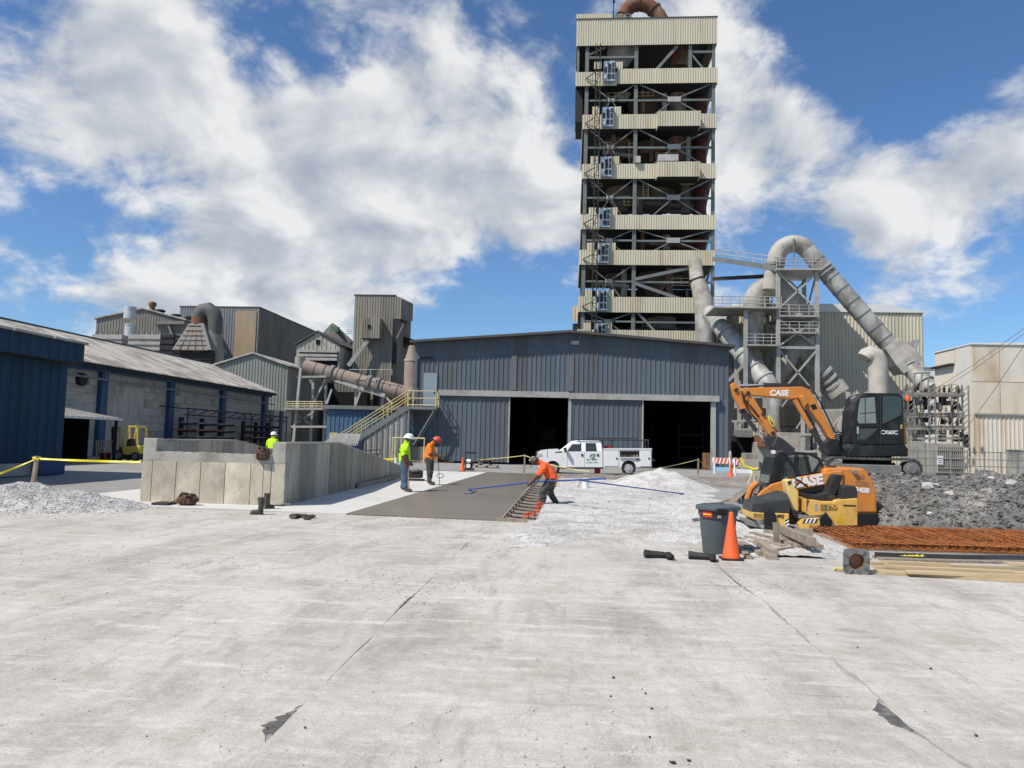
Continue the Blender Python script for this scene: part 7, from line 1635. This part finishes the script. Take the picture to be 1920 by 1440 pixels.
# plate compactor and pallet of parts by the hangar wall
p = gnd(879, 882); pc = thing('plate_compactor', 'small plate compactor with upright handle by the hangar door', 'compactor', p)
Bx(pc, 'plate', m_mach, (p.x - .28, p.y - .25, .02, p.x + .28, p.y + .3, .12), .03); Bx(pc, 'engine', m_mach, (p.x - .2, p.y - .15, .14, p.x + .2, p.y + .2, .5), .05); Cy(pc, 'air_filter', m_white, (p.x - .1, p.y - .2, .52), (p.x + .12, p.y - .2, .52), .1); MB().lathe((p.x, p.y - .28, .26), [(.001, 0), (.12, 0), (.12, .12)], 16, axis='y').build('recoil_cover', m_white, pc)
Tb(pc, 'handle', m_bars, [(p.x - .2, p.y + .2, .3), (p.x - .22, p.y + .4, 1.0), (p.x + .32, p.y + .4, 1.0), (p.x + .24, p.y + .2, .3)], .025, 6); Br(pc, 'handle_pad', m_redp if 0 else m_bars, (p.x - .2, p.y + .4, .97), (p.x + .3, p.y + .4, .97), .06, .12); Br(pc, 'yellow_foot', m_yrail, (p.x - .42, p.y - .1, .1), (p.x - .25, p.y, .35), .1)
p = gnd(912, 876); pt = thing('loaded_pallet', 'low pallet loaded with brown scrap parts against the hangar wall', 'pallet', p)
for k in range(4): Bx(pt, 'deck_board', m_wood, (p.x - .7, p.y - .5 + k * .28, .1, p.x + .75, p.y - .28 + k * .28, .13))
for k in range(3): Bx(pt, 'bearer', m_wood, (p.x - .7 + k * .66, p.y - .5, .0, p.x - .6 + k * .66, p.y + .55, .1))
rg = random.Random(12)
for k in range(12): MB().rock((p.x + rg.uniform(-.5, .5), p.y + rg.uniform(-.3, .4), .22 + rg.uniform(0, .35)), rg.uniform(.1, .2), rg).build('scrap_piece', rg.choice((m_brown, m_soil, m_dusty, m_mach)), pt)
# barrier frame by the stair
p = gnd(733, 873); bfm = thing('pipe_barrier', 'tall cream pipe barrier frame at the foot of the hangar', 'barrier', p)
Yq = p.y - 6
pts = [at(735, 868, Yq), at(737, 820.5, Yq), at(796, 822, Yq), at(794, 868, Yq)]; Tb(bfm, 'frame', m_yrail2, pts, .045, 8); Tb(bfm, 'inner_post', m_yrail2, [at(740, 868, Yq), at(741, 822, Yq)], .04, 8)
Br(bfm, 'yellow_base', m_tape, at(700, 861, Yq), at(738, 861, Yq), .1, .1)
wp = thing('white_standpipe', 'short white standpipe beside the end of the retaining wall', 'pipe', gnd(742, 880)); Tb(wp, 'pipe', m_white, [at(742, 876, 33), at(742, 860.5, 33)], .06, 10); Tb(wp, 'elbow', m_white, [at(742, 861, 33), at(739.5, 860, 33)], .06, 10)
cr = thing('dark_cart', 'dark low cart frame in front of the stair skirt', 'cart', gnd(700, 866)); Yq = 46
for (a, b) in (((687, 845), (712, 843)), ((687, 845), (686, 852)), ((712, 843), (713, 851)), ((686, 852), (713, 851)), ((690, 852), (692, 866)), ((709, 851), (707, 866))): Br(cr, 'frame_bar', m_bars, at(*a, Yq), at(*b, Yq), .06)
# blue bin with grille front under the stair
Yq = 50.0
db = thing('blue_dumpster', 'dark blue steel dumpster with slatted pale lid beside the stair foot', 'dumpster', at(640, 845, Yq))
b0, b1 = at(604, 866, Yq), at(668, 866, Yq); z1 = at(640, 816, Yq).z
Bx(db, 'body', m_navy, (b0.x, Yq, 0, b1.x, Yq + 1.6, at(640, 836, Yq).z), .03)
t0, t1 = at(618, 815, Yq), at(664, 815.5, Yq)
Pz(db, 'end_plate', m_navy, [(Yq, 0), (Yq + 1.6, 0), (Yq + 1.6, z1 - .1), (Yq, at(640, 834, Yq).z)], b1.x, b1.x + .05, 'yz')
for k in range(20):
    f_ = k / 19; a = b0.lerp(b1, f_); a = Vector((a.x, Yq - .02, at(640, 833, Yq).z)); b = t0.lerp(t1, f_); b = Vector((b.x, Yq + 1.5, z1 + .1)); Br(db, 'lid_slat', m_steell, a, b, .06, .05)
Br(db, 'lid_edge', m_steell, (b0.x, Yq - .03, at(640, 834, Yq).z), (b1.x, Yq - .03, at(640, 834, Yq).z), .07)
# ---------------------------------------------------------------- posts and warning tape
def post(px, py, h, lab, lean=(0, 0), mat=m_wood):
    b = gnd(px, py); t = thing('tape_post', lab, 'post', b); MB().bar(b - Vector((0, 0, .05)), b + Vector((lean[0], lean[1], h)), .085, .085).build('stake', mat, t); return b + Vector((lean[0], lean[1], h - .06))
a = post(58, 932, 1.02, 'pale wooden tape post leaning beside the grey gravel heap', (.08, 0)); b = post(983, 886, .98, 'wooden tape post between the wet slab and the hangar door'); c = post(1309, 889, .92, 'wooden tape post right of the white gravel heap')
kt = thing('tape_knot', 'knot of yellow tape round the leaning post top', 'tape', a); MB().tube([a + Vector((.07 * math.cos(k), .07 * math.sin(k), .02 * math.sin(k * 2))) for k in [j * .628 for j in range(10)]], .03, 6, closed=True).build('loop', m_tape, kt)
def tape(pts, lab, w=.075, sag=.08):
    t = thing('warning_tape', lab, 'tape', pts[0]); vs = []; n = 14
    for i in range(len(pts) - 1):
        for k in range(n + (i == len(pts) - 2)):
            f_ = k / n; q_ = Vector(pts[i]).lerp(Vector(pts[i + 1]), f_); q_.z -= sag * 4 * f_ * (1 - f_); tw_ = .35 + .5 * math.sin(f_ * 9 + i); vs += [q_ + Vector((0, w / 2 * math.sin(tw_), w / 2 * math.cos(tw_))), q_ - Vector((0, w / 2 * math.sin(tw_), w / 2 * math.cos(tw_)))]
    m = len(vs) // 2; MB().add(vs, [(2 * k, 2 * k + 2, 2 * k + 3, 2 * k + 1) for k in range(m - 1)], True).build('ribbon', m_tape if w > .05 else m_tape2, t, normals=False)
tape([at(-40, 902, 17.2), a], 'yellow tape running left from the leaning post', .055, .02); tape([a, at(264, 866, 17.62)], 'yellow tape strung from the leaning post to the wall corner', .055, .015)
tape([at(895, 862, 48), b], 'pale tape running left from the middle post towards the pallet', .042, .03); tape([b, at(1040, 873, 38), at(1105, 884, 36)], 'yellow tape falling right from the middle post past the truck', .042, .02)
tape([at(1160, 888, 37), at(1225, 880, 42), c], 'yellow tape rising to the post right of the gravel heap', .042, .03); tape([c, at(1345, 877, 47.5), at(1390, 872, 47)], 'yellow tape sagging from the right post to the barricades', .042, .2)
tape([at(730, 855, 36), at(800, 866, 38), at(850, 865, 44)], 'faint yellow tape low across the hangar wall behind the people', .042, .05)
# ---------------------------------------------------------------- barricades and clutter by the right doorway
def barricade(px, py, lab, w=1.1):
    b = gnd(px, py); t = thing('barricade', lab, 'barricade', b, 'striped barricades by the right doorway')
    for z in (.62,):
        brd = MB().box(b.x - w / 2, b.y - .02, z, b.x + w / 2, b.y + .02, z + .36).build('board', m_lett, t); n = 5
        for k in range(n):
            x = b.x - w / 2 + w * k / n; MB().prism([(x, z), (x + w / n * .5, z), (min(b.x + w / 2, x + w / n * 1.0), z + .36), (x + w / n * .5, z + .36)], b.y - .028, b.y - .021).build('stripe', m_orange, brd)
    for s in (-.42, .42):
        Br(t, 'leg', m_lett, (b.x + s * w, b.y - .25, 0), (b.x + s * w, b.y, 1.0), .05); Br(t, 'leg', m_lett, (b.x + s * w, b.y + .25, 0), (b.x + s * w, b.y, 1.0), .05)
    Bx(t, 'lower_board', m_cyan if px < 1370 else m_lett, (b.x - w / 2, b.y - .14, .18, b.x + w / 2, b.y - .11, .42))
barricade(1353, 889, 'striped barricade with pale blue lower board, left of the small cone'); barricade(1392, 893, 'striped barricade with white lower board, right of the small cone')
p = gnd(1330, 880); rbx = thing('rusty_bin', 'rusty brown steel box at the corner of the right doorway', 'box', p); Bx(rbx, 'body', m_rbox, (p.x - .35, p.y, 0, p.x + 1.0, p.y + .9, 1.15), .02)
for k in range(3): Bx(rbx, 'rib', m_rbox, (p.x - .3 + k * .55, p.y - .03, .02, p.x - .22 + k * .55, p.y - .001, 1.1))
bo = gnd(1369, 884); bl_ = thing('bollard', 'grey steel bollard at the hangar corner', 'bollard', bo); MB().lathe((bo.x, bo.y, 0), [(.1, 0), (.1, 1.25), (.07, 1.34), (.001, 1.38)], 16).build('pipe', m_steell, bl_); MB().lathe((bo.x, bo.y, .95), [(.103, 0), (.103, .12)], 16).build('band', m_yrail, bl_)
cb_ = thing('concrete_blocks', 'stack of stained concrete blocks behind the loader cab', 'blocks', at(1412, 880, 40))
for i, (a, b, c2, d2) in enumerate(((1395, 1424, 862, 880), (1398, 1420, 850, 861), (1424, 1446, 866, 882))): p0, p1 = at(a, d2, 40 + i * .3), at(b, c2, 40 + i * .3); Bx(cb_, 'block', m_cwall, (p0.x, 40 + i * .3, max(0, p0.z), p1.x, 41 + i * .3, p1.z), .03)
yl = thing('yellow_boom_light', 'bent yellow stand left of the loader cab', 'stand', gnd(1420, 905)); Yq = 30
Tb(yl, 'arm', m_tape, [at(1389, 858, Yq), at(1396, 874, Yq), at(1412, 880, Yq), at(1421, 879, Yq)], .05, 8)
for (x, y) in ((1402, 908), (1414, 912), (1428, 905)): Tb(yl, 'leg', m_yrail2, [at(1414, 880, Yq), at(x, y, Yq)], .03, 6)
# red fuel can, bucket, pipe on the ground
p = gnd(1120, 889); jc = thing('fuel_can', 'red plastic fuel can on the ground in front of the truck', 'fuel can', p)
Bx(jc, 'tank', m_redp, (p.x - .16, p.y - .1, 0, p.x + .16, p.y + .12, .3), .03); Tb(jc, 'handle', m_redp, [(p.x - .12, p.y, .28), (p.x - .08, p.y, .36), (p.x + .06, p.y, .36), (p.x + .1, p.y, .28)], .02, 6); Cy(jc, 'cap', m_bars, (p.x + .13, p.y, .3), (p.x + .14, p.y, .36), .03)
pp = thing('black_pipe', 'thin black pipe lying in front of the truck', 'pipe', gnd(1070, 884)); Tb(pp, 'pipe', m_rubber, [gnd(1042, 886, .04), gnd(1112, 889, .04)], .04, 8); Cy(pp, 'end_collar', m_bars, gnd(1108, 888.8, .04), gnd(1112, 889, .04), .055)
p = gnd(1098, 916, .0); bu = thing('white_bucket', 'white plastic bucket on the gravel beneath the blue poles', 'bucket', p)
MB().lathe((p.x, p.y, .02), [(.12, 0), (.145, .33), (.155, .33), (.155, .36), (.135, .36), (.13, .30), (.001, .25)], 20).build('pail', m_white, bu); Tb(bu, 'leaning_stick', m_wood, [(p.x - .28, p.y - .1, .02), (p.x - .1, p.y - .02, .5)], .018, 6)
# ---------------------------------------------------------------- waste timber, mesh, lumber
wt = thing('waste_timber', 'jumble of grey weathered timber offcuts beside the trash can', 'timber', gnd(1460, 1010))
for (a, b, w_, h_) in ((((1388, 1018), (1430, 1040)), 0, .09, .05), (((1400, 1008), (1470, 1026)), 0, .1, .05), (((1410, 1000), (1475, 1018)), 0, .09, .04), (((1385, 1010), (1450, 1033)), 0, .06, .04), (((1425, 1030), (1448, 1046)), 0, .12, .05), (((1395, 1026), (1426, 1034)), .02, .12, .03), (((1450, 1010), (1500, 1026)), .02, .1, .05), (((1470, 1003), (1520, 1022)), .08, .1, .06), (((1466, 992), (1524, 1016)), .16, .09, .09), (((1500, 1008), (1538, 1026)), .04, .09, .05), (((1445, 1033), (1484, 1027)), .01, .09, .04), (((1432, 996), (1476, 1000)), .12, .05, .04), (((1490, 996), (1524, 998)), .16, .06, .08), (((1420, 1015), (1452, 1036)), .05, .1, .05), (((1380, 1022), (1405, 1046)), .0, .07, .04)):
    p0, p1 = gnd(*a[0], b + h_ / 2 + .005), gnd(*a[1], b + h_ / 2 + .005); MB().bar(p0, p1, w_ * 1.25, h_ * 1.5).build('offcut', m_wood, wt)
p0 = gnd(1457, 1024); MB().bar((p0.x, p0.y, 0), (p0.x - .01, p0.y + .03, .40), .10, .05).build('upright_offcut', m_wood, wt)
# rusted reinforcing mesh: stacked sheets
mz = [(5.0, 16.05), (4.45, 13.25)]
def mesh_sheet(z, lab, first, off):
    t = thing('rebar_mesh', lab, 'rebar mesh', (8, 14.6, z), 'stacked rusty rebar mats'); mb = MB(); rg = random.Random(int(z * 1000))
    y0, y1 = 13.15 + off, 16.0 + off; nx = 62; ny = 24
    def bar_(p, q, nm):
        pts = [Vector(p).lerp(Vector(q), k / 4) for k in range(5)]
        for i, v in enumerate(pts): v.z += rg.uniform(-.012, .012) + fn(v.x, v.y, .9, .03) + .02
        if first: MB().tube(pts, .009, 5).build(nm, m_rebar, t)
        else: mb.tube(pts, .009, 4)
    for k in range(ny): y = y0 + (y1 - y0) * k / (ny - 1); bar_((4.75 - .5 * (y1 - y) / 3 - off + .5, y, z), (13.2, y, z), 'long_bar')
    for k in range(nx): x = 4.85 + k * .135 - off; bar_((x, y0 - .05, z + .018), (x, y1 + .05, z + .018), 'cross_bar')
    if not first: mb.build('bars', m_rebar, t, normals=False)['kind'] = 'stuff'
for i in range(4): mesh_sheet(.01 + i * .032, ('bottom', 'second', 'third', 'top')[i] + ' rusty rebar mat of the stack in front of the dark rubble', i == 3, (.03, -.05, .02, 0)[i])
# lumber stack
lz = thing('lumber_stack', 'stack of fresh sawn boards lying along the front of the rebar mats', 'lumber', gnd(1750, 1075))
def brd(px0, px1, py0, py1, w_, h_, z=0, mat=m_lum, nm='board'):
    p0, p1 = gnd(px0, py0, z + h_ / 2 + .004), gnd(px1, py1, z + h_ / 2 + .004); MB().bar(p0, p1, w_, h_).build(nm, mat, lz)
brd(1567, 2050, 1068, 1096, .13, .04); brd(1640, 2050, 1064, 1082, .14, .04, .0); brd(1660, 1900, 1062, 1073, .12, .04, .045); brd(1630, 2050, 1056, 1070, .14, .04, 0); brd(1656, 1780, 1054, 1059, .11, .04, .045); brd(1650, 2050, 1048, 1058, .2, .03, 0, m_wood); brd(1885, 1960, 1056, 1060, .2, .03, .05); brd(1640, 2050, 1070, 1089, .10, .04, .0); brd(1700, 2050, 1072, 1086, .10, .04, .042); brd(1640, 1960, 1044, 1052, .16, .03, 0, m_wood)
bn = thing('bar_bundle', 'bundle of thin black bars lying behind the sawn boards', 'bars', gnd(1760, 1045))
for k in range(7): Tb(bn, 'bar', m_bars, [gnd(1640, 1036 + k * 1.2, .03 + .012 * (k % 2)), gnd(1800, 1041 + k * 1.1, .035 + .012 * (k % 2)), gnd(1990, 1044 + k * 1.3, .03)], .011, 6)
def rag(px, py, lab, s=1.0):
    b = gnd(px, py); t = thing('tape_scrap', lab, 'tape', b); vs = []; n, m = 16, 5
    for i in range(n + 1):
        for j in range(m):
            x = (i / n - .5) * .36 * s; y = (j / (m - 1) - .5) * .13 * s * (.5 + .7 * abs(noise.noise(Vector((i * .4, px, 1)))))
            vs.append((b.x + x, b.y + y + .05 * noise.noise(Vector((i * .25, px, 4))), .035 + .045 * abs(noise.noise(Vector((i * .5, j * .8, px * .1))))))
    MB().add(vs, [(i * m + j, (i + 1) * m + j, (i + 1) * m + j + 1, i * m + j + 1) for i in range(n) for j in range(m - 1)], True).build('ribbon', m_tape, t, normals=False)
rag(1590, 1072, 'crumpled yellow tape under the square flanged pipe', 1.1); rag(1712, 1048, 'crumpled yellow tape lying across the black bars', 1.0); rag(1905, 903, 'yellow tape scrap caught on the rubble at the right edge', .9)
# flanged hollow post end
p = gnd(1606, 1077); fp = thing('flanged_post', 'square grey flange on a rusty hollow post lying end on', 'post base', p)
c = Vector((p.x, p.y, .172)); m_fl = M('flange_steel', (.19, .19, .175), .6, .1, .25, 8.0, (.11, .105, .095), .5, .68, 6.0)
MB().lathe((c.x, c.y, c.z), [(.105, 0), (.13, 0), (.13, .14), (.105, .14), (.105, 0)], 24, axis='y').build('hollow_post', m_rust, fp); MB().lathe((c.x, c.y + .1, c.z), [(.001, 0), (.104, 0), (.104, .02)], 24, axis='y').build('lit_bore_disc', M('lit_rust', (.36, .17, .09), .85, 0, .3, 9.0), fp)  # paler rust disc added inside the bore so it looks lit
vs = []; n = 32
for (yq, kk) in ((0, 0), (.03, 1)):
    for k in range(n):
        a = 2 * math.pi * k / n + math.pi / 4 * 0; s = .172 / max(abs(math.cos(a)), abs(math.sin(a))); s = min(s, .222); vs.append((c.x + s * math.cos(a), c.y - .012 + yq, c.z + s * math.sin(a)))
    for k in range(n): a = 2 * math.pi * k / n; vs.append((c.x + .107 * math.cos(a), c.y - .012 + yq, c.z + .107 * math.sin(a)))
fs = []
for k in range(n):
    j = (k + 1) % n; fs += [(k, j, n + j, n + k), (2 * n + k, 3 * n + k, 3 * n + j, 2 * n + j), (k, 2 * n + k, 2 * n + j, j), (n + k, n + j, 3 * n + j, 3 * n + k)]
MB().add(vs, fs).build('flange', m_fl, fp)
for k in range(8): a = k * math.pi / 4 + .2; Br(fp, 'flange_rib', m_steel, c + Vector((.115 * math.cos(a), -.02, .115 * math.sin(a))), c + Vector((.19 * math.cos(a), -.02, .19 * math.sin(a))), .02, .02)
# ---------------------------------------------------------------- forklift under the canopy
Yf = 41.0
fk = thing('forklift', 'yellow forklift with load guard parked by the dark canopy', 'forklift', at(235, 866, Yf))
Px(fk, 'counterweight', m_fork, [(229, 838), (262, 835), (263, 850), (258, 853), (228, 853)], Yf, 1.1, .06); Px(fk, 'chassis', m_mach, [(214, 848), (262, 850), (260, 862), (214, 862)], Yf + .1, .9, .03)
Px(fk, 'seat', m_rubber, [(236, 838), (238, 824), (244, 822), (246, 838)], Yf + .3, .5, .05)
for y in (Yf + .1, Yf + 1.0):
    for (a, b) in (((230, 838), (238, 799)), ((256, 836), (256, 799)), ((236, 799), (257, 800)), ((224, 838), (224, 798))): Br(fk, 'guard_post', m_fork, at(*a, Yf) + Vector((0, y - Yf, 0)), at(*b, Yf) + Vector((0, y - Yf, 0)), .08)
for k in range(5): p0 = at(237 + k * 4.6, 798.6, Yf); Br(fk, 'guard_bar', m_yrail2, (p0.x, Yf + .1, p0.z), (p0.x, Yf + 1.0, p0.z), .06)
for y in (Yf + .2, Yf + .9): Br(fk, 'mast', m_bars, at(209, 862, Yf) + Vector((0, y - Yf, 0)), at(208, 800, Yf) + Vector((0, y - Yf, 0)), .13)
for (a, b) in (((181, 826), (217, 826)), ((181, 826), (181, 864)), ((217, 826), (217, 864)), ((186, 848), (217, 848))): Br(fk, 'load_guard', m_yrail2, at(*a, Yf - .1), at(*b, Yf - .1), .06)
for k in range(7): Br(fk, 'guard_rod', m_yrail2, at(185 + k * 4.6, 826, Yf - .1), at(185 + k * 4.6, 848, Yf - .1), .035)
for y in (Yf + .25, Yf + .8): Br(fk, 'fork', m_bars, at(210, 863, Yf) + Vector((0, y - Yf, 0)), at(176, 864, Yf) + Vector((0, y - Yf, 0)), .1, .05)
for px, r_ in ((222, .32), (253, .27)):
    c = at(px, 858, Yf); wheel(fk, Vector((c.x, Yf - .02, r_)), r_, .22, hub=m_dusty); wheel(fk, Vector((c.x, Yf + .9, r_)), r_, .22, hub=m_dusty)
for i, px in enumerate((192, 203)):
    g_ = thing('gas_bottle', ('left', 'right')[i] + ' red gas bottle standing behind the forklift load guard', 'gas bottle', at(px, 865, Yf + .5), 'red gas bottles'); c = at(px, 858, Yf + .5); MB().lathe((c.x, Yf + .5, 0), [(.12, 0), (.14, .03), (.14, .42), (.07, .5), (.04, .52)], 14).build('shell', M('dark_red', (.28, .02, .035), .5), g_); MB().lathe((c.x, Yf + .5, .52), [(.05, 0), (.05, .08)], 10).build('valve', m_bars, g_)

bb2 = thing('broken_boards', 'dark broken boards leaning on the gravel in front of the loader', 'boards', gnd(1370, 950))
for (a, b, z1_) in (((1345, 962), (1388, 925), .25), ((1360, 955), (1402, 918), .35), ((1330, 948), (1372, 935), .12), ((1376, 968), (1412, 940), .2)): Br(bb2, 'board', m_wood, gnd(*a, .06), gnd(*b, z1_), .10, .03)
